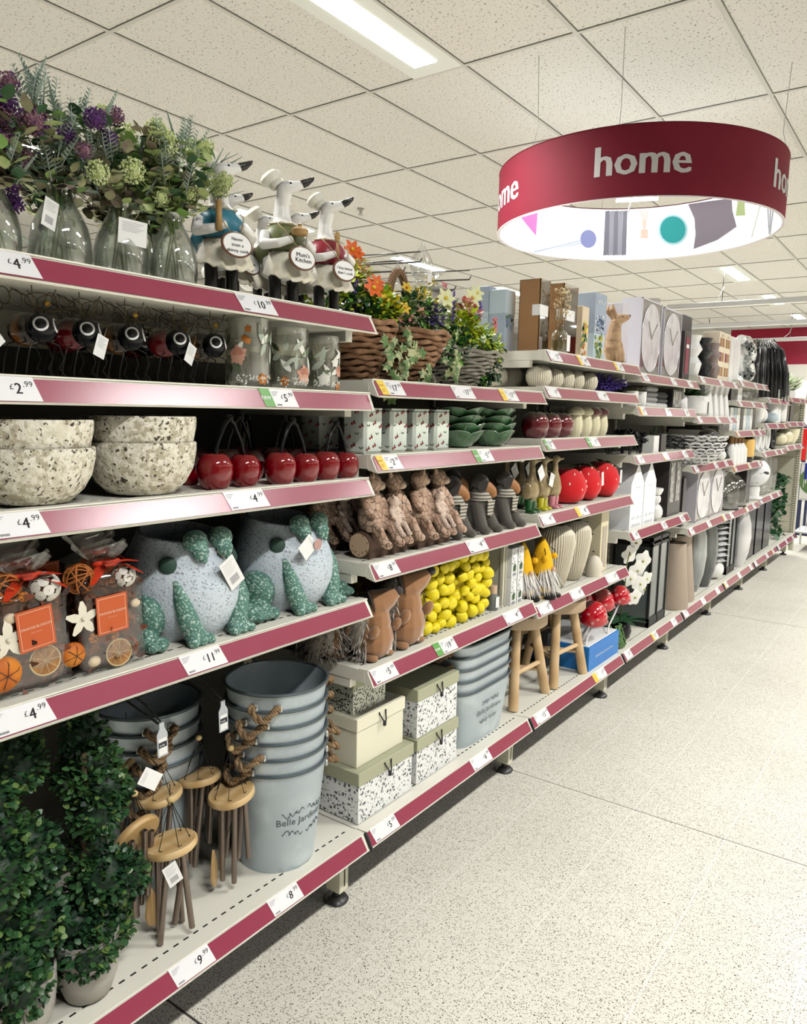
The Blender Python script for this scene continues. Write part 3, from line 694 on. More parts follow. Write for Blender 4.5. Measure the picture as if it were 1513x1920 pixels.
# ============================================================ goose chefs
WG = mat('white glazed resin', (0.83, 0.82, 0.78), .35, bump=(60, .15)); BLK = mat('black glossy', (0.012, 0.012, 0.012), .25)
CRMF = mat('cream apron', (0.76, 0.72, 0.60), .5, mix=[(60, .45, .7, (0.62, 0.56, 0.40))]); HATM = mat('chef hat', (0.78, 0.76, 0.66), .55); WOODS = mat('carved wood', (0.33, 0.17, 0.06), .5); BRN = mat('brown rim', (0.13, 0.055, 0.025), .5)
JK = {'blue': mat('blue jacket', (0.03, 0.19, 0.27), .4), 'green': mat('olive jacket', (0.14, 0.16, 0.06), .45), 'red': mat('dark red jacket', (0.27, 0.02, 0.035), .35)}
def goose(label, loc, rz, hd, jk, words, sc=1.0, prop=0, hs=1.0, front=True):
    t = thing('goose_figure', label, 'figurine', loc, rz, 'goose chef figures', sc=sc); t.scale = (sc*1.1, sc*1.16, sc)
    b = MB()
    b.ball((-.005, 0, .098), (.043, .042, .045)); b.ball((0, 0, .14), (.034, .038, .045)); b.ball((-.045, 0, .085), (.03, .02, .022))
    nx = .008
    b.tube([(0, 0, .15), (-.006, 0, .185), (-.006, 0, .215), (.002, 0, .240)], [.03, .018, .0145, .015], 12)
    H_ = T(.006, 0, .247) @ RZ(hd) @ RY(-.38)
    b.ball((.004, 0, .002), (.022, .0155, .0155), 12, 0, H_); b.tube([(.012, 0, 0), (.03, 0, 0), (.036, 0, .001)], [.0135, .0098, .008], 10, 0, H_)
    for s_ in (-1, 1): b.tube([(0, s_*.04, .150), (.014, s_*.052, .122), (.042, s_*.036, .124), (.054, s_*.014, .134)], [.012, .0125, .010, .008], 8)
    b.merged('body', WG, t, .0028, 3)
    MB().tube([(.034, 0, .001), (.044, 0, .0015), (.057, 0, .005), (.0615, 0, .0075)], [.0086, .0078, .0042, .001], 10, 0, H_).obj('bill', BLK, t)
    e = MB()
    for s_ in (-1, 1): e.ball((.014, s_*.0135, .006), .0022, 6, 0, H_)
    e.obj('eyes', BLK, t)
    h = MB(); h.lathe([(.0, .0), (.0145, .0), (.0155, .006), (.0145, .010), (.021, .016), (.022, .024), (.016, .031), (0, .034)], 20, 0, H_ @ T(-.010, 0, .011) @ RY(-.35), rib=9, ribd=.05); h.obj('chef_hat', HATM, t)
    j = MB(); j.ball((-.001, 0, .136), (.042, .044, .044), 20); j.ball((-.018, 0, .112), (.046, .047, .036), 20); j.obj('jacket', JK[jk], t)
    c = MB(); c.lathe([(.026, .176), (.030, .172), (.024, .168)], 24, 0, None, rib=8, ribd=.12); c.obj('collar', CRMF, t)
    a = MB(); n = 18; vs = []; fs = []
    prof = [(.045, .108), (.049, .095), (.056, .072), (.064, .046), (.062, .044)]
    for q, (r, z) in enumerate(prof):
        for i in range(n+1):
            an = -1.25+2.5*i/n; rr = r*(1+(.07*math.cos(an*14) if q > 2 else 0)); vs.append((rr*math.cos(an)-.004, rr*math.sin(an)*.92, z+(.012*abs(an) if q > 1 else 0)+(.003*math.cos(an*14) if q > 2 else 0)))
    for q in range(len(prof)-1):
        for i in range(n): fs.append((q*(n+1)+i, q*(n+1)+i+1, (q+1)*(n+1)+i+1, (q+1)*(n+1)+i))
    a.add(vs, fs); a.obj('apron', CRMF, t)
    for s_ in (-1, 1):
        l = MB(); l.tube([(0, s_*.02, .078), (0, s_*.02, .03), (.001, s_*.02, .006)], [.0125, .0115, .013], 10); l.ball((.014, s_*.021, .006), (.021, .0095, .006), 10); l.obj('boot', BLK, t)
    SM = T(.070, -.004, .093) @ RY(-.12) @ FACEX @ S3(1.18, 1.32, 1)
    pl = MB(); pl.lathe([(0, -.003), (.024, -.003), (.0255, 0), (.024, .002), (0, .002)], 28, 0, SM @ S3(1, .78, 1)); plo = pl.obj('plaque', BRN, t)
    f_ = MB(); f_.lathe([(0, .002), (.0222, .002), (.0222, .0028), (0, .003)], 28, 0, SM @ S3(1, .77, 1)); f_.obj('plaque_face', PAPER, plo)
    tx = MB()
    for i, ln in enumerate(words): text(tx, ln, SM @ T(0, .0035*(len(words)-1)*1.1-i*.0085-.0025, .0033), .0098 if len(words) == 2 and len(words[0]) < 7 else .0072, 0, True, bold=.02)
    tx.obj('plaque_words', INK, plo)
    MB().tube([(.067, -.012, .115), (.05, -.03, .15), (.02, -.03, .172)], .0009, 4).tube([(.067, .006, .115), (.05, .02, .15), (.02, .026, .172)], .0009, 4).obj('string', STRING, t)
    u = MB()
    if prop == 0: u.tube([(.058, -.012, .12), (.059, -.014, .16)], .0028, 6); u.ball((.059, -.015, .172), (.004, .008, .013), 8)
    elif prop == 1: u.lathe([(0, 0), (.014, .002), (.017, .012), (.009, .018), (.003, .02), (.004, .024), (0, .026)], 14, 0, T(.056, 0, .142))
    else: u.tube([(.056, -.03, .118), (.056, -.03, .175)], .006, 6)
    u.obj('utensil', mat('tan wood', (.36, .22, .08), .5), t)
    return t
goose('goose chef in a blue jacket with the plaque Never trust a skinny cook', (-.075, 1.115, 1.62), -.25, 1.25, 'blue', ['Never', 'trust a', 'skinny cook'], 1.02, 2)
goose('goose chef in an olive jacket with the plaque Mum\'s Kitchen', (-.06, 1.285, 1.62), -.2, .95, 'green', ["Mum's", 'Kitchen'], 1.03, 1)
goose('goose chef in a dark red jacket with the plaque I kiss better than I cook', (-.05, 1.420, 1.62), -.2, .75, 'red', ['I kiss better', 'than I cook'], .97, 0)
goose('goose chef half hidden right behind the blue jacketed one', (-.17, 1.215, 1.62), .1, 1.1, 'green', ['Kitchen'], .93, 2)
goose('goose chef in the back row between the blue and the olive one', (-.19, 1.345, 1.62), .1, 1.0, 'red', ['Kitchen'], .86, 0)
goose('goose chef in the back row between the olive and the red one', (-.18, 1.445, 1.62), .1, .9, 'red', ['Kitchen'], .96, 0)

# ============================================================ second shelf: bees, ladybirds, floral vases
BK = mat('black glazed', (0.003, 0.004, 0.006), .15, spec=.22, coat=.08); RDG = mat('deep red glazed', (0.20, 0.006, 0.012), .1, coat=1.0)
STR = mat('amber and black striped glaze', (0.24, 0.085, 0.012), .12, coat=1, wave=(9, 'X', .2, (0.01, .008, .006))); YLW = mat('yellow paint', (.55, .30, .03), .5); GW2 = mat('white eye paint', (.88, .88, .86), .3); BRASS = mat('antique brass wire', (0.10, 0.08, 0.04), .4, .7)
def insect(label, loc, rz, bee=True, tagged=0, name='bee_ornament'):
    t = thing(name, label, 'ornament', loc, rz+.08, 'bee ornaments' if bee else 'ladybird ornaments')
    hz = .087
    MB().ball((0, 0, hz), (.0255, .0255, .0255), 28).obj('head', BK, t)
    b = MB(); b.ball((-.036, 0, hz-.002), (.036, .029, .029), 24); b.obj('body', STR if bee else RDG, t)
    for s_ in (-1, 1):
        d = Vector((.72, s_*.62, .22)).normalized(); M = T(0, 0, hz) @ to(d) @ T(0, 0, .0200) @ S3(1.3, 1.3, 1)
        w_ = MB(); w_.lathe([(0, -.004), (.0098, -.004), (.0098, .0035), (.0085, .0045), (.0070, .0040), (.0068, .0045), (.0, .0078)], 22, 0, M)
        o = w_.obj('eye', [GW2, BK], t)
        n = 22
        for i, p in enumerate(o.data.polygons): p.material_index = 1 if i >= 4*n else 0
    a = MB()
    for s_ in (-1, 1):
        p0 = Vector((-.002, s_*.004, hz+.022)); p1 = p0+Vector((.012, s_*.02, .045))
        a.tube([p0, p0.lerp(p1, .5)+Vector((0, s_*.004, 0)), p1], .001, 5)
        for k in range(2):                      # open loops
            L_ = []
            for i in range(15):
                an = 2*PI*i/15; L_.append(p0+Vector((.004-k*.03, s_*.012, .014))+Vector((-.012+math.cos(an)*.012-.004, s_*(.022*math.cos(an)+.02), .014*math.sin(an)+.010+k*.006)))
            a.tube(L_, .0009, 4, closed=True)
        a.tube([p0, p0+Vector((-.018, s_*.004, .03)), p0+Vector((-.05, s_*.012, .045))], .001, 4)
    a.obj('antennae', BRASS, t)
    if bee: MB().ball((-.018, .03, hz+.045), (.004, .007, .005), 8).obj('yellow_flower', YLW, t)
    for x in (.006, -.022, -.052):
        for s_ in (-1, 1): MB().tube([(x, s_*.008, hz-.022), (x+.003, s_*.028, hz-.028), (x+.004, s_*.036, hz-.05), (x-.004, s_*.033, .02), (x+.006, s_*.044, .001)], .0012, 5).obj('leg', DARKWIRE, t)
    if tagged:
        M = T(.028, .012, hz-.006) @ FACEX @ RZ(tagged)
        swingtag(t, M, .026, .04, 7, bar=False, string=[(.0, .01, hz+.02), (.03, .02, hz+.012), (.03, .012, hz-.006)])
    return t
insect('bee ornament with an amber back, leftmost of the row', (-.075, .715, 1.43), .1)
insect('red backed ladybird ornament with a white tag in front, second in the row', (-.075, .800, 1.43), .12, False, -.35, 'ladybird_ornament')
insect('bee ornament with an amber back, middle of the row', (-.075, .892, 1.43), .1)
insect('red backed ladybird ornament with a white tag, fourth in the row', (-.075, 1.000, 1.43), .15, False, -.45, 'ladybird_ornament')
insect('bee ornament closest to the floral glass vases', (-.07, 1.088, 1.43), .12)
insect('bee ornament cut off by the left edge of the photo, second shelf', (-.09, .600, 1.43), .2, True, .7)
for i, (x, y, bb) in enumerate(((-.2, .66, True), (-.2, .86, False), (-.21, 1.02, False), (-.2, 1.12, True))):
    insect('%s ornament in the back row of the insects, %s from the left' % ('bee' if bb else 'ladybird', ('first', 'second', 'third', 'fourth')[i]), (x, y, 1.43 if i != 1 else 1.43), .3*(i % 2), bb, 0, 'bee_ornament' if bb else 'ladybird_ornament')
# cylinder vases with painted flowers
CLG = glassy('clear crackled glass', (0.93, 0.94, 0.90), 0.45, .12)
PEA = mat('peach petal', (0.62, 0.33, 0.24), .5); PEA2 = mat('deep peach petal', (0.45, 0.19, 0.13), .5); WPT = mat('white petal', (0.78, 0.78, 0.70), .5); SLF = mat('sage printed leaf', (0.42, 0.47, 0.38), .5); SLD = mat('dark sage printed leaf', (0.12, 0.15, 0.09), .5); ORP = mat('orange petal', (0.50, 0.17, 0.03), .5)
def on_cyl(r, an, z, d=.0008): return Vector(((r+d)*math.cos(an), (r+d)*math.sin(an), z))
def petal(mb, r, an, z, ang, l, w, m, d=.0008, n=4):          # printed petal lying on the cylinder
    L_ = []; 
    for i in range(9):
        t = i/8; ww = w*math.sin(PI*min(1, t*1.0)**.8)*.5
        for s_ in (-1, 1):
            u = math.cos(ang)*l*t-math.sin(ang)*s_*ww; v = math.sin(ang)*l*t+math.cos(ang)*s_*ww
            L_.append(on_cyl(r, an+u/r, z+v, d))
    mb.add(L_, [(2*i, 2*i+1, 2*i+3, 2*i+2) for i in range(8)], m, True)
def floral_vase(label, loc, r, h, seed, big):
    t = thing('floral_glass_vase', label, 'vase', loc, 0, 'clear cylinder vases with printed flowers')
    MB().open_lathe([(0, .006), (r*.94, .002), (r, .006), (r, h-.004), (r-.001, h), (r-.004, h-.004), (r-.004, .014), (0, .012)], 40).obj('glass_body', CLG, t)
    mb = MB(); rr = random.Random(seed); v0 = -.42
    for i in range(16):
        an = rr.uniform(-2.2, 1.5); z = rr.uniform(.03, h-.05); petal(mb, r, an, z, rr.uniform(.2, 2.6), rr.uniform(.03, .05), rr.uniform(.009, .015), rr.choice((2, 3, 3, 4)), .0008)
    for an, z, s_, m in big:
        for k in range(11):
            petal(mb, r, an, z, 2*PI*k/11, s_*(1 if k % 2 else .8), s_*.62, m, .0014)
        for k in range(6): petal(mb, r, an, z+s_*.1, PI*(k+.5)/6, s_*.6, s_*.4, 1 if m == 0 else m, .002)
    for an in (-1.1, .1, -.4):
        for k in range(16): mb.ball(on_cyl(r, an+rr.uniform(-.3, .3), rr.uniform(.012, .028)), .0022, 5, 2)
    mb.obj('printed_flowers', [PEA, PEA2, WPT, SLF, SLD, ORP], t)
    return t
floral_vase('tallest floral glass vase, left of the three, orange blooms near its rim', (-.065, 1.180, 1.43), .050, .150, 3, [(-1.2, .07, .024, 0), (-.75, .125, .009, 5), (-.9, .105, .009, 5), (-.1, .02, .014, 5), (-.75, .10, .008, 5)])
floral_vase('middle floral glass vase with one large peach peony', (-.06, 1.302, 1.43), .047, .141, 5, [(.05, .036, .024, 0), (-1.0, .02, .013, 5)])
floral_vase('smallest floral glass vase with white and yellow blooms, right end of the shelf', (-.055, 1.415, 1.43), .041, .133, 8, [(-.05, .07, .013, 2), (.35, .05, .017, 0), (-.75, .03, .018, 2), (.2, .014, .012, 5)])

# ============================================================ third shelf: stone bowls and cherries
STONE = mat('mottled stone finish', (0.70, 0.66, 0.53), .85, bump=(70, .8, .006), mix=[(30, .44, .52, (0.50, 0.45, 0.33)), (85, .45, .55, (0.82, 0.78, 0.66)), (70, .635, .66, (0.06, 0.05, 0.035)), (150, .61, .64, (0.12, .10, .07))])
def bowl(label, loc, r, h, rz, parent=None):
    t = thing('stone_bowl', label, 'bowl', loc, rz, 'mottled stone bowls')
    P = [(r*.42, 0), (r*.60, h*.05), (r*.80, h*.25), (r*.93, h*.5), (r*.99, h*.8), (r, h*.97), (r*.985, h), (r*.93, h*.985), (r*.90, h*.9), (r*.86, h*.5), (r*.7, h*.22), (0, h*.12)]
    MB().lathe(P, 56, wob=.02, ph=rz).obj('bowl_body', STONE, t)
    return t
bowl('lower bowl of the left stone bowl pair', (-.083, .690, 1.214), .106, .100, .3); bowl('upper bowl nested in the left stone bowl pair', (-.083, .690, 1.262), .105, .100, 2.3)
bowl('lower bowl of the right stone bowl pair beside the cherries', (-.083, .912, 1.214), .107, .105, 1.1); bowl('upper bowl nested in the right stone bowl pair', (-.082, .912, 1.264), .107, .105, 4.0)
CHR = mat('cherry red glaze', (0.20, 0.0, 0.004), .05, coat=.5, spec=.5)
def cherries(label, loc, rz=0, sc=1.0):
    t = thing('cherry_ornament', label, 'ornament', loc, rz, 'glossy cherry pair ornaments', sc=sc)
    ap = Vector((.0, .0, .150))
    for s_, r in ((-1, .0385), (1, .036)):
        c = MB(); P = [(0, .0), (r*.55, .0), (r*.82, r*.3), (r, r*.95), (r*.93, r*1.5), (r*.62, r*1.93), (r*.25, r*1.97), (0, r*1.88)]
        Q = []
        for i in range(len(P)-1):
            for k in range(3):
                tt = k/3; p0 = P[max(i-1, 0)]; p1 = P[i]; p2 = P[i+1]; p3 = P[min(i+2, len(P)-1)]
                f = lambda a: .5*((2*p1[a])+(-p0[a]+p2[a])*tt+(2*p0[a]-5*p1[a]+4*p2[a]-p3[a])*tt*tt+(-p0[a]+3*p1[a]-3*p2[a]+p3[a])*tt**3)
                Q.append((max(0, f(0)), max(0, f(1))))
        Q.append(P[-1]); c.lathe(Q, 36, 0, T(0, s_*.043, 0)); c.obj('cherry', CHR, t)
        st = MB(); st.tube([(0, s_*.043, r*1.85), (.0, s_*.034, .10), (0, s_*.014, .138), ap], [.0042, .0038, .0042, .005], 10); st.obj('stem', BK, t)
    MB().ball(ap+Vector((0, 0, .002)), (.009, .008, .007), 10).obj('stem_knot', BK, t)
    return t
c0 = cherries('red cherry pair ornament nearest the stone bowls, front row', (-.056, 1.117, 1.214), .03)
dup(c0, (-.038, 1.293, 1.214), 0, 'red cherry pair ornament in the middle of the front row', sc=.97); dup(c0, (-.042, 1.452, 1.214), .02, 'red cherry pair ornament at the right end of the front row', sc=.93)
for i, (x, y) in enumerate(((-.17, 1.05), (-.18, 1.255), (-.19, 1.42), (-.31, 1.2), (-.31, 1.40))):
    dup(c0, (x, y, 1.214), .1*i, ('red cherry pair in the second row, %s' % ('behind the right stone bowl', 'behind the first and middle front pairs', 'behind the two right front pairs')[i]) if i < 3 else 'red cherry pair at the back of the shelf, %s' % ('left', 'right')[i-3])

# ============================================================ fourth shelf: potpourri bags and frog planters
FILM = glassy('clear plastic film', (0.97, 0.96, 0.95), 0.22, .06)
BARK = mat('brown dried petals', (0.085, 0.03, 0.016), .7, bump=(50, 1, .01), mix=[(35, .45, .6, (0.20, 0.075, 0.035)), (60, .55, .62, (0.03, .012, .008))])
ORL = mat('orange label', (0.55, 0.10, 0.022), .5); ORD = mat('orange ribbon', (0.72, 0.04, 0.01), .35, coat=.4); RAT = mat('orange rattan', (0.45, 0.13, 0.02), .5); SEED = mat('white seed discs', (0.78, 0.74, 0.66), .6); POD = mat('orange pod', (0.62, 0.20, 0.015), .6, mix=[(22, .5, .6, (0.5, .12, .01))]); SLC = mat('dried citrus flesh', (0.24, 0.10, 0.03), .6, mix=[(60, .4, .6, (.42, .2, .06))]); RIND = mat('dried citrus rind', (0.66, 0.50, 0.26), .7); SHELL = mat('cream shell', (.68, .55, .38), .6); FLW = mat('cream wooden flower', (.78, .73, .60), .6)
def potbag(label, loc, items, lab, rz=0):
    t = thing('potpourri_bag', label, 'potpourri', loc, rz, 'bags of orange potpourri'); W, D_, H_ = .068, .038, .185
    rr = random.Random(len(label)); n = 9
    core = MB(); core.rbox(-D_*2+.006, -.006, -W+.006, W-.006, .004, H_-.01, .014); core.obj('dried_petals', BARK, t)
    pt = MB()
    for i in range(150):
        side = rr.random() < .68
        p = (-.006+rr.uniform(-.002, .004), rr.uniform(-W+.01, W-.01), rr.uniform(.01, H_-.01)) if side else (rr.uniform(-D_*2+.01, -.01), -W+.006, rr.uniform(.01, H_-.01))
        d = Vector((rr.uniform(-.2, .3), rr.uniform(-1, 1), rr.uniform(-1, 1))) if side else Vector((rr.uniform(-1, 1), rr.uniform(-.3, .1), rr.uniform(-1, 1)))
        pt.leaf(p, d, rr.uniform(.015, .03), rr.uniform(.007, .013), rr.randrange(3), rr.uniform(-.4, .4), True, up=(1, 0, 0) if side else (0, 1, 0))
    tag(pt.obj('loose_petals', [BARK, mat('dark petal', (.035, .013, .01), .6), mat('russet petal', (.19, .05, .02), .6)], t), '', '') if 0 else pt.obj('loose_petals', [BARK, mat('dark petal', (.035, .013, .01), .6), mat('russet petal', (.19, .05, .02), .6)], t)
    for px, py, k, r in items:
        p = rel(px, py, loc[0]-.002, loc); p.x = -.004
        if k == 'rattan':
            m_ = MB()
            for i in range(13):
                R = RX(rr.uniform(0, 3)) @ RY(rr.uniform(0, 3)); m_.tube([(Vector(p)+Vector((-.008, 0, 0)))+(R @ Vector((math.cos(2*PI*q/24)*r, math.sin(2*PI*q/24)*r, 0))) for q in range(24)], .0012, 5, closed=True)
            m_.obj('rattan_ball', RAT, t)
        elif k == 'seed':
            m_ = MB(); c = Vector(p)+Vector((-.006, 0, 0)); m_.ball(c, r*.9, 16, 1)
            for i in range(26):
                z = 1-2*(i+.5)/26; a = i*2.399; d = Vector((math.sqrt(1-z*z)*math.cos(a), math.sqrt(1-z*z)*math.sin(a), z)); m_.lathe([(0, 0), (r*.36, 0), (r*.36, .0022), (r*.06, .003), (r*.05, .002), (0, .002)], 12, 0, T(*(c+d*r*.88)) @ to(d))
            m_.obj('seed_ball', [SEED, BARK], t)
        elif k == 'pod':
            m_ = MB(); m_.ball(p, (r*.6, r, r*.95), 18)
            m_.obj('orange_pod', POD, t)
            m2 = MB()
            for i in range(6):
                a = 2*PI*i/6+.3; m2.tube([p+Vector((r*.62, 0, 0)), p+Vector((r*.5, math.cos(a)*r*.62, math.sin(a)*r*.6)), p+Vector((r*.1, math.cos(a+.15)*r*1.0, math.sin(a+.15)*r*.95))], .0009, 4)
            m2.obj('pod_seams', BRN, t)
        elif k == 'slice':
            M = T(*(Vector(p)+Vector((.006, 0, 0)))) @ FACEX @ RX(-.12) @ S3(1, .95, 1)
            m_ = MB(); m_.lathe([(0, 0), (r*.93, 0), (r*.93, .002), (0, .002)], 30, 0, M); so = m_.obj('citrus_slice', SLC, t)
            m2 = MB(); m2.tube([M @ Vector((math.cos(2*PI*q/30)*r, math.sin(2*PI*q/30)*r, .001)) for q in range(30)], .0017, 6, closed=True)
            for i in range(9):
                a = 2*PI*i/9; m2.tube([M @ Vector((0, 0, .002)), M @ Vector((math.cos(a)*r, math.sin(a)*r, .002))], .0006, 4)
            m2.obj('rind', RIND, so)
        elif k == 'flower':
            m_ = MB(); M = T(*(Vector(p)+Vector((.007, 0, 0)))) @ FACEX
            for i in range(5):
                a = 2*PI*i/5+.35; m_.leaf((0, 0, 0), (math.cos(a), math.sin(a), .25), r, r*.5, 0, .25, True, M)
            m_.ball((0, 0, .002), r*.12, 8, 0, M); m_.obj('wooden_flower', FLW, t)
        elif k == 'shell': m_ = MB(); m_.ball(p+Vector((.004, 0, 0)), (r*.5, r, r*.8), 12); m_.obj('shell', SHELL, t)
    lx, ly = rel(lab[0], lab[1], loc[0]+.006, loc).yz
    M = T(.009, lx, ly) @ FACEX @ RZ(lab[2]); lb = MB(); lb.rbox(-.032, .032, -.036, .036, -.0004, .0005, .0002, 0, M); lo = lb.obj('label', ORL, t)
    q = MB(); 
    for a, b2, c2, d2 in ((-.028, .028, -.032, -.0312), (-.028, .028, .0312, .032), (-.028, -.0273, -.032, .032), (.0273, .028, -.032, .032)): q.add([(a, c2, .0007), (b2, c2, .0007), (b2, d2, .0007), (a, d2, .0007)], [(0, 1, 2, 3)], 0, False, M)
    text(q, 'ORANGE BLOSSOM', M @ T(0, .002, .0008), .0062); scrib(q, M @ T(0, -.006, .0008), .02, .0018); q.obj('label_print', mat('peach print', (.85, .6, .45), .5), lo)
    f = MB(); P = []
    rings = [(0, 1, 1), (.03, 1.03, 1.06), (.10, 1.02, 1.04), (.16, 1.0, 1.0), (.185, .85, .75), (.20, .35, .35), (.206, .28, .3), (.22, .5, .45), (.235, .72, .5)]
    for z, sy, sx in rings:
        for i in range(32):
            a = 2*PI*i/32; ca, sa = math.cos(a), math.sin(a); e = .35
            x = math.copysign(abs(ca)**e, ca)*(D_+.002)*sx; y = math.copysign(abs(sa)**e, sa)*(W+.002)*sy; q_ = 1+.03*math.sin(a*7+z*60)
            P.append((-D_+x*q_, y*q_, z+(.006*math.sin(a*5) if z > .215 else 0)))
    k = len(rings); f.add(P, [(j*32+i, j*32+(i+1) % 32, (j+1)*32+(i+1) % 32, (j+1)*32+i) for j in range(k-1) for i in range(32)]); f.obj('film', FILM, t)
    rb = MB(); c = Vector((-.022, 0, .203)); rb.tube([c+Vector((math.cos(2*PI*q/14)*.016, math.sin(2*PI*q/14)*.024, 0)) for q in range(14)], .006, 6, closed=True)
    rb.leaf(c+Vector((.012, -.01, 0)), (.6, -.9, -.25), .06, .022, 0, .25, True); rb.leaf(c+Vector((.012, .01, 0)), (.7, .9, -.2), .055, .022, 0, .25, True); rb.leaf(c+Vector((.012, 0, 0)), (.8, -.5, .5), .05, .024, 0, .3, True); rb.leaf(c+Vector((.012, 0, 0)), (.6, .8, .35), .05, .022, 0, .3, True)
    rb.obj('ribbon', ORD, t)
    return t
potbag('potpourri bag at the left edge of the photo, orange label tilted', (-.030, .655, .893), [(14, 1105, 'rattan', .025), (88, 1102, 'seed', .026), (5, 1265, 'pod', .033), (82, 1237, 'slice', .027), (12, 1200, 'flower', .034), (18, 1160, 'shell', .012), (45, 1120, 'pod', .010)], (66, 1178, .10))
potbag('potpourri bag standing next to the frog planter', (-.030, .808, .893), [(154, 1087, 'rattan', .027), (236, 1080, 'seed', .022), (137, 1228, 'pod', .024), (220, 1222, 'slice', .026), (152, 1160, 'flower', .032), (176, 1240, 'shell', .013), (176, 1197, 'pod', .010), (216, 1193, 'pod', .010), (252, 1130, 'shell', .011)], (209, 1150, .04))
potbag('dim potpourri bag in the second row, behind the left bag', (-.150, .70, .893), [(40, 1080, 'rattan', .024)], (80, 1090, 0)); potbag('dim potpourri bag in the second row, behind the right bag', (-.150, .86, .893), [(200, 1065, 'rattan', .024)], (190, 1080, 0))
FRB = mat('speckled blue grey clay', (0.60, 0.68, 0.74), .6, bump=(170, .7, .003), mix=[(190, .55, .64, (0.26, 0.28, 0.33)), (9, .5, .7, (.52, .60, .68))]); FRG = mat('speckled green clay', (0.08, 0.20, 0.16), .5, bump=(110, .8, .004), mix=[(190, .53, .60, (0.45, 0.60, 0.52))]); FRE = mat('dark green eye spot', (0.02, 0.055, 0.04), .6)
def frog(label, loc, rz, tg):
    t = thing('frog_planter', label, 'planter', loc, rz, 'frog shaped planters')
    b = MB(); n = 44
    P = [(0, .0), (.098, .0), (.115, .03), (.124, .075), (.124, .115), (.117, .155), (.103, .19), (.092, .215), (.088, .226), (.082, .228), (.078, .22), (.075, .17), (.0, .16)]
    vs = []; k = len(P)
    for r, z in P:
        for i in range(n):
            a = 2*PI*i/n; bul = 1+.10*max(0, math.cos(a))*math.sin(min(1, z/.2)*PI)
            vs.append((r*bul*math.cos(a)+.10*(z-.1)*.12, r*1.02*math.sin(a), z-.022*math.cos(a)*(z/.22)*(1 if z > .15 else 0)*.6))
    b.add(vs, [(j*n+i, j*n+(i+1) % n, (j+1)*n+(i+1) % n, (j+1)*n+i) for j in range(k-1) for i in range(n)]); b.obj('pot_body', FRB, t)
    g = MB()
    for s_ in (-1, 1):
        g.ball((.03, s_*.116, .055), (.052, .036, .056), 16, 0, None, RY(.5)); g.tube([(.0, s_*.13, .022), (.05, s_*.142, .019), (.09, s_*.144, .017)], [.025, .024, .021], 10); g.ball((.10, s_*.134, .013), (.022, .012, .013)); g.ball((.097, s_*.152, .013), (.02, .011, .013)); g.ball((.088, s_*.118, .014), (.02, .012, .013))
        g.tube([(.088, s_*.083, .14), (.099, s_*.079, .105), (.108, s_*.070, .06), (.114, s_*.056, .020)], [.006, .016, .022, .023], 12)
        for q in (-.022, 0, .022): g.tube([(.110, s_*.054, .016), (.134, s_*.056+q, .012)], [.019, .013], 10); g.ball((.136, s_*.056+q, .012), (.014, .012, .012))
    g.merged('legs', FRG, t, .0035, 5)
    e = MB()
    for s_ in (-1, 1): e.ball((.092, s_*.034, .218), (.025, .029, .026)); e.ball((.108, s_*.032, .196), (.014, .02, .02)); e.tube([(.108, s_*.034, .20), (.12, s_*.03, .172)], [.018, .004], 10)
    e.merged('brows', FRG, t, .003, 3)
    for s_ in (-1, 1): MB().ball((.072, s_*.0885, .172), (.019, .007, .019), 16, 0, None, RZ(-s_*.72) @ RX(s_*.3)).obj('eye_spot', FRE, t)
    m_ = MB(); m_.tube([(.134-.03*(math.cos(a)**2)*.0-.012*abs(math.sin(a))*0-(.034*(math.sin(a))**2), .052*math.sin(a), .150-.038*math.cos(a)) for a in [(-1.45+2.9*i/14) for i in range(15)]], .0016, 5); m_.obj('mouth', FRE, t)
    if tg: swingtag(t, T(.142, .004, .178) @ RY(.05) @ FACEX @ RZ(.55), .042, .072, 6, string=[(.11, -.005, .20), (.135, 0, .19), (.142, .004, .178)])
    else:
        o = swingtag(t, T(.138, -.035, .185) @ FACEX @ RZ(-.9), .045, .05, 2, bar=False)
        MB().lathe([(0, 0), (.014, 0), (.014, .0005), (0, .0005)], 20, 0, T(.1405, -.022, .172) @ FACEX).obj('tag_seal', mat('dusty pink print', (.5, .3, .28), .6), o)
    return t
frog('blue grey frog planter with a barcode tag, left one beside the potpourri', (-.152, 1.055, .893), .02, True).scale = (1, 1.02, .98)
frog('blue grey frog planter with a round pink seal on its tag, right one', (-.158, 1.375, .893), .04, False).scale = (1, 1.04, .98)

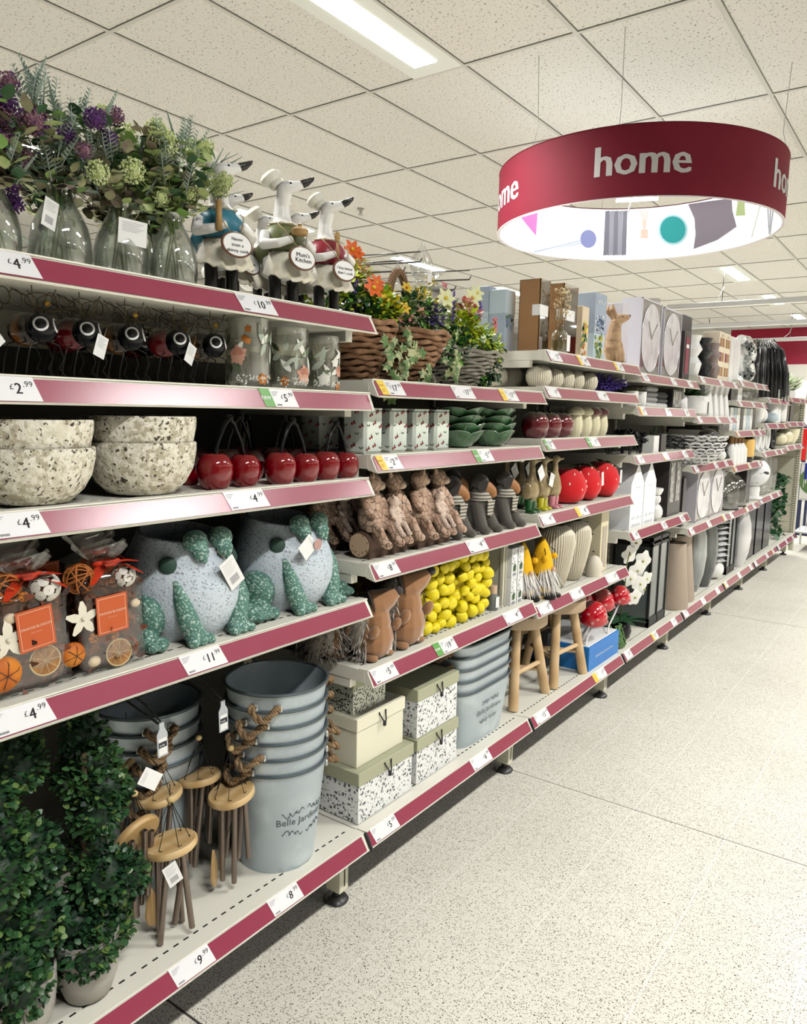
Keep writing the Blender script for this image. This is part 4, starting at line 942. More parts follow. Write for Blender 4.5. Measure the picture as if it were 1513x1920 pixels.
# ============================================================ bottom shelf: topiary, wind chimes, buckets
BOX1 = mat('boxwood leaf', (0.022, 0.075, 0.028), .35, mix=[(8, .45, .65, (0.05, 0.13, 0.035))]); BOX2 = mat('young boxwood leaf', (0.12, 0.20, 0.05), .35); BOX3 = mat('dark boxwood leaf', (0.008, 0.03, 0.014), .5)
CONC = mat('grey cement pot', (0.42, 0.40, 0.36), .8, bump=(25, .3), mix=[(9, .45, .65, (0.34, 0.32, 0.29))])
def topiary(label, loc, blobs, rp, hp_, rz=0, seed=3):
    t = thing('spiral_topiary', label, 'artificial plant', loc, rz, 'spiral boxwood topiary plants')
    MB().lathe([(rp*.55, 0), (rp*.72, .006), (rp*.93, hp_*.35), (rp, hp_*.7), (rp*1.0, hp_), (rp*.93, hp_), (rp*.9, hp_*.85), (0, hp_*.82)], 36).obj('pot', CONC, t)
    rr = random.Random(seed); f = MB(); st = MB(); pts = [Vector((0, 0, hp_*.7))]
    for px, py, r, dx in blobs:
        pts.append(rel(px, py, loc[0]+dx, loc))
    st.tube([pts[0], pts[0]+Vector((0, 0, .2)), pts[0]+Vector((0, .01, .40))], .006, 6); st.obj('stem', mat('brown stem', (.06, .04, .02), .8), t)
    for (px, py, r, dx), c in zip(blobs, pts[1:]):
        f.ball(c, r*.74, 12, 2)
        for i in range(int(360*(r/.05)**2)):
            while True:
                d = Vector((rr.gauss(0, 1), rr.gauss(0, 1), rr.gauss(0, 1)))
                if d.length > .01: break
            d.normalize(); q = c+Vector((d.x*r, d.y*r, d.z*r*.85))*rr.uniform(.78, 1.06)
            dd = (d+Vector((rr.uniform(-.9, .9), rr.uniform(-.9, .9), rr.uniform(-.6, .9)))).normalized()
            f.leaf(q, dd, rr.uniform(.011, .016), rr.uniform(.009, .012), 0 if rr.random() < .78 else (1 if rr.random() < .5 else 2), .25, True, up=(rr.uniform(-1, 1), rr.uniform(-1, 1), 1))
    f.obj('foliage', [BOX1, BOX2, BOX3], t)
    return t
topiary('spiral boxwood plant in a grey pot, cut by the left edge of the photo', (-.09, .620, .233), [(20, 1440, .055, -.03), (-30, 1500, .05, 0), (40, 1590, .062, 0), (-10, 1640, .06, .03), (60, 1620, .05, -.02), (55, 1730, .062, .02), (0, 1720, .06, .0), (10, 1810, .055, .05), (35, 1855, .05, .045), (70, 1830, .04, .0), (30, 1390, .04, -.06), (-10, 1560, .05, 0)], .072, .118, seed=5)
topiary('spiral boxwood plant in a grey pot, beside the wind chimes', (-.075, .755, .233), [(155, 1380, .042, -.05), (168, 1430, .052, -.03), (190, 1480, .052, 0), (180, 1520, .05, .01), (150, 1460, .046, -.03), (165, 1590, .045, -.02), (190, 1640, .056, .01), (230, 1640, .048, .02), (170, 1680, .05, -.01), (185, 1750, .05, .02), (165, 1790, .044, .035), (210, 1735, .04, .0), (145, 1330, .03, -.06), (140, 1730, .045, 0)], .061, .134, seed=9)
swingtag(bpy.data.objects['spiral_topiary.001'], T(.05, .10, .43) @ FACEX @ RZ(.9), .035, .05, 3, bar=False)
PINE = mat('varnished pine', (0.70, 0.50, 0.25), .4, wave=(7, 'X', 3, (0.56, 0.36, 0.15))); TAU = mat('taupe metal tube', (0.22, 0.175, 0.145), .32, .75); BEADM = mat('wooden bead', (.62, .46, .2), .5); BCORD = mat('black cord', (.01, .01, .01), .8)
def chime(label, loc, rz, tilt, seed, L=.22, discr=.056, zt=.30, cord=.12, tagm=0, sail=True):
    t = thing('wind_chime', label, 'wind chime', loc, rz, 'wooden wind chimes on hooks'); rr = random.Random(seed)
    A = T(0, 0, zt) @ RX(tilt[0]) @ RY(tilt[1])
    MB().lathe([(0, -.008), (discr*.94, -.008), (discr, -.004), (discr, .004), (discr*.94, .008), (0, .008)], 32, 0, A).obj('wooden_disc', PINE, t)
    bz = zt+cord; MB().ball((0, 0, bz), (.008, .008, .007), 12).obj('bead', BEADM, t)
    c = MB()
    for i in range(6):
        a = 2*PI*i/6; p = A @ Vector((math.cos(a)*discr*.72, math.sin(a)*discr*.72, .008)); c.tube([(0, 0, bz), p], .0009, 4)
        c.tube([A @ Vector((math.cos(a)*discr*.72-.008*math.sin(a), math.sin(a)*discr*.72+.008*math.cos(a), .0085)), A @ Vector((math.cos(a)*discr*.72, math.sin(a)*discr*.72, .0085))], .0011, 4)
    c.tube([(0, 0, bz), (0, 0, bz+.035)], .0011, 4)
    c.tube([(.0, 0, zt), (.004, .002, zt-.06), (-.02, -.02, .10)], .0008, 4)
    c.obj('cords', BCORD, t)
    for i in range(6):
        a = 2*PI*i/6+.3; p = A @ Vector((math.cos(a)*discr*.55, math.sin(a)*discr*.55, -.012)); l = L*(.78+.05*i); d = Vector((rr.uniform(-.10, .06), rr.uniform(-.14, .10), -1)).normalized()
        if p.z+d.z*l < .004: l = (p.z-.004)/-d.z
        q = p+d*l; m_ = MB(); m_.open_lathe([(.0066, 0), (.0066, l), (.0052, l), (.0052, .0)], 14, 0, T(*q) @ to(-d)); m_.obj('tube', TAU, t)
    if sail:
        s_ = MB(); M = T(-.028, -.03, .015) @ RZ(.4) @ FACEX @ RZ(.1); s_.prism([(0, .0), (.016, .012), (.021, .035), (.014, .065), (.004, .09), (0, .10), (-.004, .09), (-.014, .065), (-.021, .035), (-.016, .012)], -.003, .003, 0, M); s_.obj('wooden_sail', PINE, t)
    if tagm: swingtag(t, T(.05, -.03, zt-.012) @ FACEX @ RZ(.35), .032, .052, 6, string=[(.04, -.01, zt+.01), (.05, -.03, zt-.012)])
    return t
chime('wind chime in front of all, barcode tag hanging from its pine disc', (-.085, .965, .233), -.2, (.10, -.12), 2, .23, .057, .208, .105, 1)
chime('wind chime hanging next to the buckets, front of the right hook', (-.10, 1.150, .233), .2, (.16, -.10), 6, .20, .056, .242, .115)
chime('wind chime second on the left hook, disc directly behind the front one', (-.20, 1.02, .233), .1, (.1, -.1), 7, .2, .054, .262, .10)
chime('wind chime second on the right hook, small white tag on its disc', (-.185, 1.125, .233), .3, (-.05, -.15), 9, .2, .052, .268, .10)
chime('wind chime with its pale disc hanging edgewise at the left, by the topiary', (-.125, .905, .233), .0, (.2, -1.1), 12, .17, .058, .238, .10, sail=False)
chime('wind chime third on the left hook, dim disc near the back', (-.29, 1.0, .233), .4, (.0, -1.0), 14, .2, .055, .30, .11, sail=False)
PRC = mat('clear ticket holder', (.5, .52, .55), .25)
for i, (px, py, y, lab) in enumerate(((301, 1358, .975, 'left'), (416, 1316, 1.135, 'right'))):
    tip = onx(px, py, -.075 if i == 0 else -.09); h = thing('display_hook', 'black wire hook with bottle shaped price holder, %s one over the wind chimes' % lab, 'hook', tip, 0, 'wire hooks for the wind chimes')
    MB().tube([(-.37, -.0, .075), (-.05, 0, .008), (0, 0, -.002)], .0028, 6).tube([(-.37, 0, .10), (-.05, 0, .03), (0, 0, .006)], .0022, 6).obj('prong', BLACK, h)
    M = T(.003, 0, 0) @ FACEX @ RZ(.03); p = MB(); p.prism([(-.013, -.07), (.013, -.07), (.013, -.02), (.006, -.008), (.006, .004), (-.006, .004), (-.006, -.008), (-.013, -.02)], -.001, .001, 0, M)
    po = p.obj('price_holder', PRC, h); p = MB(); p.box(-.010, .010, -.066, -.03, .001, .0014, 0, M); p.box(-.010, .010, -.05, -.038, .0014, .0017, 1, M); text(p, '9.99', M @ T(-.002, -.048, .0019), .007, 2); p.obj('price_card', [PAPER, INK, PAPER], po)
ZINC = mat('galvanised zinc', (0.50, 0.57, 0.60), .38, .25, bump=(12, .15), mix=[(14, .42, .62, (0.62, 0.70, 0.73)), (4, .4, .6, (0.44, 0.51, 0.55))]); ZRIM = mat('dark zinc rim', (0.11, 0.14, 0.155), .35, .5); ROPE = mat('jute rope', (0.32, 0.21, 0.11), .9, wave=(60, 'DIAGONAL', 2, (0.14, .085, .04))); LUG = mat('bare metal lug', (.55, .57, .56), .35, .7)
def rope(mb, pts, r, m=0):
    # two-strand twisted rope along a path
    P = [Vector(p) for p in pts]; L_ = []
    N_ = 40
    for k in range(N_+1):
        u = k/N_*(len(P)-1); i = min(int(u), len(P)-2); f = u-i
        p0, p1, p2, p3 = P[max(i-1, 0)], P[i], P[i+1], P[min(i+2, len(P)-1)]
        L_.append(.5*((2*p1)+(p2-p0)*f+(2*p0-5*p1+4*p2-p3)*f*f+(3*p1-p0-3*p2+p3)*f**3))
    for s_ in (0, PI):
        Q = []
        for k, c in enumerate(L_):
            d = (L_[min(k+1, N_)]-L_[max(k-1, 0)]).normalized(); a = d.orthogonal().normalized() if k == 0 else (a-d*a.dot(d)).normalized(); b2 = d.cross(a); an = k*.55+s_
            Q.append(c+(a*math.cos(an)+b2*math.sin(an))*r*.55)
        mb.tube(Q, r*.75, 6, m)
def bucket(label, loc, rz, rb, rt, h, hand=((2.2, 1), (-.9, 1)), words=True, sq=1.0, name='zinc_bucket', cat='bucket', grp='stacked zinc buckets'):
    t = thing(name, label, cat, loc, rz, grp)
    S = S3(1, sq, 1)
    MB().open_lathe([(0, .003), (rb*.97, .003), (rb, 0), (rb+(rt-rb)*.5, h*.5), (rt, h), (rt-.002, h), (rb+(rt-rb)*.5-.002, h*.5), (rb-.002, .006), (0, .006)], 48, 0, S).obj('bucket_body', ZINC, t)
    MB().tube([(math.cos(2*PI*i/48)*(rt+.002), math.sin(2*PI*i/48)*(rt+.002)*sq, h) for i in range(48)], .0042, 8, closed=True).obj('rolled_rim', ZRIM, t)
    for a, k in hand:
        rr = rt-.004; p0 = Vector((math.cos(a-.24)*rr, math.sin(a-.24)*rr*sq, h-.032)); p1 = Vector((math.cos(a+.24)*rr, math.sin(a+.24)*rr*sq, h-.032)); o_ = Vector((math.cos(a), math.sin(a)*sq, 0)).normalized()
        m_ = MB(); rope(m_, [p0+o_*.004, p0+o_*.028+Vector((0, 0, .004)), (p0+p1)/2+o_*.045+Vector((0, 0, -.016)), p1+o_*.028+Vector((0, 0, .004)), p1+o_*.004], .0075); ro = m_.obj('rope_handle', ROPE, t)
        for p in (p0, p1): m_ = MB(); m_.rbox(-.011, .011, -.009, .009, 0, .009, .003, 0, T(*p) @ to(o_)); m_.ball((0, 0, .009), .0035, 8, 0, T(*p) @ to(o_)); m_.obj('handle_lug', LUG, t)
    if words:
        w_ = MB(); a0 = .10
        def wrap(s, size, z, off=0.0, bold=.01):
            vs, fs, wd = textgeo(s); rz_ = rb+(rt-rb)*(z/h)+.0008; out = []
            for x, y, _ in vs:
                a = a0+((x-wd/2)*size+off)/rz_; rr = rb+(rt-rb)*((z+y*size)/h)+.0008; out.append((rr*math.cos(a), rr*math.sin(a)*sq, z+y*size))
            w_.add(out, fs, 0, False)
        wrap('Belle Jardiniere', .026, h*.49)
        for s_ in (-1, 1):
            for q in range(3):
                for sd in (-1, 1):
                    L_ = []
                    for i in range(12):
                        u = i/11; aa = a0+sd*(.006+q*.02+u*.026)/rt; z = h*.49+(.034 if s_ > 0 else -.028)+s_*.006*math.sin(u*PI*2+q)-s_*.004*q; rr = rb+(rt-rb)*z/h+.0008; L_.append((rr*math.cos(aa), rr*math.sin(aa)*sq, z))
                    w_.tube(L_, .0007, 4)
                    for i in (3, 7, 10): w_.ball(L_[i], .0017, 5)
        w_.obj('printed_words', mat('charcoal print', (.09, .11, .13), .7), t)
    return t
zz = [0, .042, .084, .126, .168, .211]
nm_ = ['bottom', 'second from the bottom', 'third from the bottom', 'fourth from the bottom', 'second from the top', 'top']
for i in range(6): bucket('round zinc bucket, %s of the round stack%s' % (nm_[i], ', printed Belle Jardiniere' if i == 0 else ''), (-.125+.002*i, 1.325-.002*i, .233+zz[i]), -.20 if i == 0 else -.25+.1*i, .096, .126, .270, ((-1.5+.13*(i % 3), 1), (1.3-.1*(i % 3), 1)), i == 0)
for i in range(5): bucket('round zinc bucket, %s of the dim stack behind the wind chimes' % nm_[i], (-.335, 1.09, .233+zz[i]), .5+.1*i, .096, .126, .270, ((-1.3, 1), (1.8, 1)), False, grp='stacked zinc buckets in the dim back')
# ============================================================ second bay, top shelf: wicker baskets of flowers
WIC = mat('brown wicker', (0.20, 0.095, 0.045), .7, mix=[(40, .4, .65, (0.33, 0.18, 0.09))]); WIG = mat('grey weathered wicker', (0.23, 0.21, 0.17), .8, mix=[(40, .4, .65, (0.34, 0.32, 0.27))])
LIME = mat('lime leaf', (0.52, 0.62, 0.03), .5); GRN1 = mat('fresh green leaf', (0.12, 0.33, 0.04), .5); GRN2 = mat('deep green leaf', (0.012, 0.06, 0.022), .5); IVY = mat('variegated ivy', (0.42, 0.44, 0.22), .5, mix=[(45, .45, .52, (0.10, 0.19, 0.06))])
FOR = mat('orange lily', (.80, .13, .01), .5); FYE = mat('yellow flower', (.80, .55, .02), .5); FPK = mat('pink flower', (.75, .22, .25), .5); FPU = mat('purple flower', (.13, .08, .33), .6); FCR = mat('cream flower', (.80, .82, .45), .6); FSL = mat('salmon flower', (.72, .36, .26), .6)
FM = [LIME, GRN1, GRN2, IVY, FOR, FYE, FPK, FPU, FCR, FSL]
rb = random.Random(21)
def gp(s_=1): return Vector((rb.gauss(0, s_), rb.gauss(0, s_), rb.gauss(0, s_)))
def clump(mb, c, r, mi, n, l=.022, w=.014):
    for i in range(int(n*1.7)):
        d = gp(); d.normalize(); q = Vector(c)+d*r*rb.uniform(.4, 1.05)
        mb.leaf(q, d+gp(.5)+Vector((0, 0, .3)), l*rb.uniform(.6, 1.2), w*rb.uniform(.7, 1.1), rb.choice(mi), .3, True)
def bloom(mb, c, r, m, n=6, d=(1, -.4, .4)):
    M = T(*c) @ to(d)
    for i in range(n):
        a = 2*PI*i/n; mb.leaf((0, 0, 0), (math.cos(a), math.sin(a), .45), r, r*.55, m, .25, True, M)
    mb.ball((0, 0, r*.1), r*.2, 6, 5 if m != 5 else 4, M)
def spike(mb, c, h, m):
    for i in range(26): mb.ball(Vector(c)+Vector((rb.uniform(-.006, .006), rb.uniform(-.006, .006), -h*i/26)), .0035+.003*i/26, 5, m)
def ivy(mb, p, n, drop):
    p = Vector(p)
    for i in range(n):
        q = p+Vector((rb.uniform(-.01, .03), rb.uniform(-.03, .03), -drop*i/n)); M = T(*q) @ RZ(rb.uniform(-.8, .3)) @ FACEX @ RZ(rb.uniform(-1, 1)) @ RX(rb.uniform(-.5, .2)); s_ = rb.uniform(.014, .022)
        mb.add([(0, -s_, .0), (s_*.35, -.45*s_, .002), (s_*1.0, -.35*s_, -.002), (s_*.55, .15*s_, .001), (s_*.8, .8*s_, -.002), (.2*s_, .6*s_, .002), (0, .9*s_, 0), (-.2*s_, .6*s_, .002), (-s_*.8, .8*s_, -.002), (-s_*.55, .15*s_, .001), (-s_*1.0, -.35*s_, -.002), (-s_*.35, -.45*s_, .002)], [(0, 1, 2, 3, 4, 5, 6, 7, 8, 9, 10, 11)], 3, False, M)
def basket(label, loc, rt, h, m, plants, handle=False):
    t = thing('wicker_basket', label, 'flower basket', loc, 0, 'wicker baskets of artificial flowers')
    b = MB(); N_ = 11
    for k in range(N_):
        u = k/(N_-1); r = rt*(.35+.65*u**.8); z = .006+h*u
        b.tube([(math.cos(2*PI*i/48)*r*(1+.03*math.sin(i*PI/2+k*PI)), math.sin(2*PI*i/48)*r*(1+.03*math.sin(i*PI/2+k*PI)), z+.003*math.sin(i*.9+k*2)) for i in range(48)], h/N_*.62, 6, closed=True)
    b.open_lathe([(0, .006), (rt*.33, .006), (rt*.66, h*.5), (rt*.94, h*.97), (rt*.5, h*.8), (0, h*.8)], 24); b.obj('woven_body', m, t)
    f = MB()
    for e in plants:
        k = e[0]; p = rel(e[1], e[2], loc[0]+e[3], loc)
        if k == 'c': clump(f, p, e[4], e[5], e[6])
        elif k == 'b': bloom(f, p, e[4], e[5])
        elif k == 's': spike(f, p, e[4], e[5])
        elif k == 'i': ivy(f, p, e[4], e[5])
    f.obj('flowers_and_leaves', FM, t)
    if handle: MB().tube([(-.02, math.cos(PI*i/14)*rt*.42, h+.02+math.sin(PI*i/14)*rt*1.25) for i in range(15)], .012, 8).obj('handle', mat('cord wrapped handle', (.30, .19, .11), .9, wave=(50, 'DIAGONAL', 1, (.1, .05, .03))), t)
    return t
basket('brown wicker basket of flowers partly behind the goose shelf', (-.17, 1.66, 1.465), .13, .15, WIC, [('c', 650, 580, 0, .06, (0, 1, 2), 120), ('c', 690, 575, .03, .05, (0, 0, 1, 2), 130), ('b', 660, 468, 0, .028, 4), ('b', 668, 476, 0, .025, 4), ('s', 667, 522, .02, .09, 7), ('c', 620, 590, 0, .05, (2, 2, 1, 0), 70), ('b', 575, 553, .0, .02, 0), ('c', 575, 560, -.02, .035, (0, 1), 60), ('c', 655, 505, -.03, .03, (1, 2), 30), ('c', 678, 520, .02, .03, (8, 9, 0), 60), ('c', 670, 500, .0, .02, (0, 5), 20), ('c', 640, 560, .0, .05, (2, 2, 1), 90)])
basket('large brown wicker basket with ivy, pink and yellow flowers', (-.135, 1.855, 1.465), .135, .14, WIC, [('c', 720, 575, .03, .05, (0, 0, 5, 1), 150), ('c', 740, 610, .04, .055, (2, 1, 2), 150), ('c', 770, 585, .02, .055, (1, 2, 3), 150), ('c', 800, 600, .02, .05, (1, 2, 3), 120), ('b', 700, 540, .03, .032, 4), ('b', 712, 550, .03, .026, 4), ('b', 706, 530, .03, .024, 4), ('b', 718, 562, .05, .024, 5), ('b', 758, 578, .05, .020, 5), ('b', 752, 598, .05, .017, 6), ('b', 770, 598, .05, .017, 6), ('b', 790, 585, .04, .018, 9), ('b', 732, 572, .04, .016, 6), ('c', 812, 595, .04, .028, (7, 7, 8), 70), ('i', 755, 620, .09, 16, .16), ('i', 735, 640, .10, 12, .17), ('i', 770, 645, .09, 8, .07), ('c', 700, 600, .03, .05, (2, 1, 0), 100), ('b', 762, 540, .0, .02, 5), ('c', 785, 560, 0, .03, (8, 3, 5), 50), ('c', 728, 590, .05, .03, (0, 0), 50)], True)
basket('grey wicker basket with lime leaves and purple spikes, next to the cream vases', (-.150, 2.200, 1.465), .13, .11, WIG, [('c', 870, 610, .03, .055, (0, 0, 0, 1), 170), ('c', 905, 640, .05, .05, (0, 0, 1), 150), ('c', 855, 650, .04, .06, (2, 2, 1), 150), ('c', 925, 660, .05, .04, (0, 0, 2), 80), ('c', 920, 690, .07, .045, (2, 2), 90), ('s', 850, 545, .0, .11, 7), ('s', 900, 562, .0, .07, 7), ('b', 835, 560, .0, .035, 8), ('b', 885, 560, .02, .035, 8), ('b', 893, 550, .0, .03, 8), ('c', 872, 580, .02, .028, (9, 6, 9), 60), ('c', 890, 590, .03, .02, (9, 6), 30), ('i', 845, 625, .10, 12, .14), ('i', 850, 680, .10, 6, .06), ('c', 900, 700, .06, .03, (2, 1), 50), ('s', 928, 596, .03, .05, 6), ('i', 795, 690, .09, 6, .06), ('c', 885, 625, .06, .03, (0, 0), 60)])
basket('dark wicker basket with yellow flowers at the back between the other two', (-.30, 2.02, 1.465), .12, .12, WIC, [('c', 800, 560, 0, .05, (8, 5, 1), 90), ('c', 835, 590, .0, .06, (2, 1, 8), 110), ('b', 805, 530, .0, .03, 5), ('s', 833, 530, .0, .06, 6), ('c', 830, 640, .03, .06, (2, 2), 100)])
# hooks over the baskets with clear bags
CBAG = glassy('crumpled clear bag', (.96, .97, .97), .6, .15)
HK = [('upper left black wire hook above the flower baskets', (690, 508), (788, 491)), ('left black wire hook with the basket loop', (688, 527), (757, 508)), ('upper right wire hook above the flower baskets', (776, 539), (880, 524)), ('lower right wire hook above the flower baskets', (800, 551), (852, 543))]
for lab, a, b2 in HK:
    tip = onx(b2[0], b2[1], -.16); h = thing('display_hook', lab, 'hook', tip, 0, 'wire hooks over the flower baskets')
    e = Vector((-.31, .0, .015)); MB().tube([e, (0, 0, 0), (.006, 0, .012)], .0028, 6).tube([e+Vector((0, 0, .03)), (0, 0, .03)], .0022, 6).obj('prong', mat('grey steel wire', (.12, .12, .12), .35, .8), h)
for i, (px, py, r, hh, lab) in enumerate(((792, 490, .036, .14, 'tall crumpled clear plastic bag standing up above the baskets'), (745, 495, .034, .08, 'crumpled clear plastic bag hanging left of the tallest one'), (815, 515, .045, .05, 'low crumpled clear plastic bag under the tall one'))):
    c = onx(px, py+20, -.22); t = thing('plastic_bag', lab, 'bag', c, i, 'clear bags over the baskets')
    m_ = MB(); m_.lathe([(r*(.5+.5*math.sin(k*.5+i)), -hh*.3+hh*k/9) for k in range(10)], 22, wob=.7, ph=i*3); o = m_.obj('film', CBAG, t)
    swingtag(t, T(r*.8, 0, 0) @ FACEX, .025, .035, 2, bar=False)

# ============================================================ cherry boxes and leaf bowls
TIN = mat('pale mint enamel', (0.74, 0.80, 0.72), .4); CRD = mat('printed cherry red', (.42, .03, .04), .5); CLF = mat('printed leaf green', (.07, .12, .06), .5)
def cherry_tin(label, loc, rz=0):
    t = thing('cherry_print_box', label, 'storage tin', loc, rz, 'cherry print boxes'); W, H_ = .040, .122
    MB().rbox(-.08, 0, -W, W, 0, H_, .008).obj('box_body', TIN, t)
    MB().rbox(-.0775, -.0025, -W+.0025, W-.0025, H_-.004, H_+.0015, .001).obj('lid', TIN, t)
    p = MB()
    for M, wd in ((T(.0006, 0, 0) @ FACEX, W-.008), (T(-.04, -W-.0006, 0) @ FACEY, .032)):
        for r in range(4):
            for c in range(3):
                x = -wd+wd*c*.85+(.012 if r % 2 else 0)+.004; y = .014+r*.03+(c % 2)*.008
                if abs(x) > wd-.004: continue
                if (r+c) % 3 == 2: 
                    for k in (-1, 1): p.leaf((x, y, 0), (k*.8, .6, 0), .010, .004, 1, 0, M=M, up=(0, 0, 1))
                else:
                    q = MB()
                    for k in (-1, 1): p.lathe([(0, 0), (.0038, 0), (0, .0003)], 10, 0, M @ T(x+k*.0042, y+k*.0016, 0))
                    p.leaf((x, y, 0), (.3, 1, 0), .011, .0045, 1, 0, M=M, up=(0, 0, 1))
    p.obj('printed_cherries', [CRD, CLF], t)
    return t
k0 = cherry_tin('cherry print tin nearest the red cherries, front row', (-.050, 1.618, 1.271), .02)
for i, (x, y, lab) in enumerate(((-.055, 1.742, 'cherry print tin second from the left in the front row'), (-.055, 1.853, 'cherry print tin third from the left in the front row'), (-.055, 1.966, 'cherry print tin beside the green leaf bowls, right end of the front row'), (-.19, 1.600, 'cherry print tin in the dim second row, far left'), (-.19, 1.72, 'cherry print tin in the dim second row, second from left'))): dup(k0, (x, y, 1.271), 0, lab)
LFB = mat('green leaf glaze', (0.045, 0.14, 0.055), .18, coat=.8, mix=[(30, .45, .6, (0.09, 0.21, 0.10))]); LFR = mat('pale glaze edge', (.30, .38, .28), .25)
def leafbowl(loc, rz, lab, r=.088):
    t = thing('leaf_bowl', lab, 'bowl', loc, rz, 'green leaf shaped bowls'); n = 60; vs = []
    P = [(0, .003), (.4, .0), (.55, .006), (.78, .026), (1, .052), (.985, .054), (.76, .03), (.5, .011), (0, .008)]
    for u, z in P:
        for i in range(n):
            a = 2*PI*i/n; c = abs(math.cos(a*2.5))**.7; rr = r*u*(1-.13*(1-c)*u); vs.append((rr*math.cos(a), rr*math.sin(a), z+.012*(c-.6)*u*u))
    b = MB(); b.add(vs, [(j*n+i, j*n+(i+1) % n, (j+1)*n+(i+1) % n, (j+1)*n+i) for j in range(len(P)-1) for i in range(n)]); b.obj('bowl_body', LFB, t)
    v = MB(); v.tube([vs[4*n+i] for i in range(n)], .0012, 5, closed=True)
    for k in range(5):
        a = 2*PI*k/5; v.tube([(math.cos(a)*r*.42, math.sin(a)*r*.42, -.0005), (math.cos(a)*r*.79, math.sin(a)*r*.79, .026), (math.cos(a)*r*1.0, math.sin(a)*r*1.0, .055)], .001, 4)
    v.obj('rim_and_veins', LFR, t); return t
W4 = ['bottom', 'second from the bottom', 'third from the bottom', 'top']
L0 = None
for s_, (x, y) in enumerate(((-.125, 2.165), (-.115, 2.37))):
    for i in range(4):
        lab = 'green leaf bowl, %s of the %s stack' % (W4[i], ('left', 'right')[s_])
        if L0 is None: L0 = leafbowl((x, y, 1.272), .2, lab)
        else: dup(L0, (x, y, 1.272+.025*i), .2+.35*i+s_, lab)

# ============================================================ bears on logs, fabric dogs
BKB = mat('carved bark brown', (0.60, 0.42, 0.31), .8, bump=(70, .5, .004), mix=[(26, .45, .65, (0.40, 0.25, 0.17))], crack=(62, .06, (.12, .07, .045))); LOGM = mat('dark log bark', (0.10, 0.06, 0.04), .9, bump=(30, .9, .006)); LOGE = mat('log end', (0.56, 0.40, 0.27), .8, speck=[(70, .3, (.28, .16, .09))]); FACEM = mat('pale muzzle', (.62, .48, .36), .7); CUB = mat('pale carved cub', (.72, .57, .47), .8, bump=(60, .6, .004), crack=(110, .05, (.28, .17, .12)))
def bear(mb, c, s, yaw, headyaw=0):
    A = T(*c) @ RZ(yaw) @ S3(s)
    mb.ball((0, 0, .055), (.040, .042, .06), 16, 0, A); mb.ball((0, 0, .10), (.032, .036, .045), 14, 0, A)
    for k in (-1, 1):
        mb.tube([(.015, k*.028, .03), (.05, k*.035, .028), (.072, k*.034, -.004), (.082, k*.033, -.02)], [.021, .018, .014, .015], 10, 0, A); mb.ball((.088, k*.033, -.02), (.017, .012, .014), 10, 0, A)
        mb.tube([(0, k*.034, .115), (.022, k*.046, .08), (.042, k*.034, .055)], [.015, .013, .011], 8, 0, A)
    Hh = A @ T(0, 0, .155) @ RZ(headyaw); mb.ball((0, 0, 0), (.032, .031, .031), 14, 0, Hh); mb.tube([(.018, 0, -.006), (.042, 0, -.010)], [.018, .010], 10, 0, Hh)
    for k in (-1, 1): mb.ball((-.004, k*.026, .026), (.008, .011, .012), 8, 0, Hh)
    return Hh
def bears(label, loc, rz, hy):
    t = thing('bear_figure', label, 'figurine', loc, rz, 'bears sitting on logs')
    l = MB(); l.lathe([(.034, 0), (.037, .004), (.036, .1), (.037, .19), (.034, .194)], 22, 0, T(-.03, -.10, .037) @ RX(-PI/2), wob=.06); l.box(-.06, 0, -.095, .09, 0, .02); l.obj('log', LOGM, t)
    e = MB()
    for y, d in ((-.101, 1), (.0955, -1)): e.lathe([(0, -.001), (.031, -.001), (.033, .004*1), (0, .004)], 22, 0, T(-.03, y, .037) @ RX(PI/2*d))
    e.obj('log_end', LOGE, t)
    a = MB(); H1 = bear(a, (-.03, -.052, .062), .92, 0, hy[0]); a.merged('large_bear', BKB, t, .0035, 2)
    a = MB(); H2 = bear(a, (-.03, .055, .062), .90, 0, hy[1]); a.merged('large_bear', BKB, t, .0035, 2)
    a = MB(); H3 = bear(a, (.012, .0, .075), .50, 0, .7); a.merged('bear_cub', CUB, t, .0025, 2)
    f = MB()
    for H_, s_ in ((H1, .92), (H2, .9)):
        f.ball((.028, 0, -.009), (.0165, .0165, .014), 12, 0, H_); f.ball((.045, 0, -.006), (.004, .006, .004), 8, 1, H_)
        for k in (-1, 1): f.ball((.0285, k*.011, .008), .0022, 6, 1, H_)
    f.ball((.045, 0, -.006), (.006, .008, .006), 6, 1, H3)
    f.obj('muzzles_and_eyes', [FACEM, INK], t)
    return t
bears('three carved bears sitting on a log, nearest to the frog planters', (-.045, 1.690, .985), .03, (.9, .35)); bears('three carved bears sitting on a log, next to the grey fabric dogs', (-.035, 1.905, .985), .03, (1.25, .45)); bears('carved bears on a log in the dim second row', (-.20, 1.65, .985), .03, (.3, .3))
GFAB = mat('grey wool fabric', (0.11, 0.10, 0.085), .95, sheen=.3, bump=(200, .5, .002)); GF2 = mat('dark grey wool fabric', (0.075, 0.068, 0.062), .95, bump=(200, .5, .002)); TANL = mat('tan leatherette', (0.36, 0.16, 0.055), .5); NOSE = mat('black nose', (.012, .01, .01), .5); TWD = mat('tweed check', (0.62, 0.58, 0.48), .9, wave=(28, 'Z', 0, (0.09, 0.08, 0.07)))
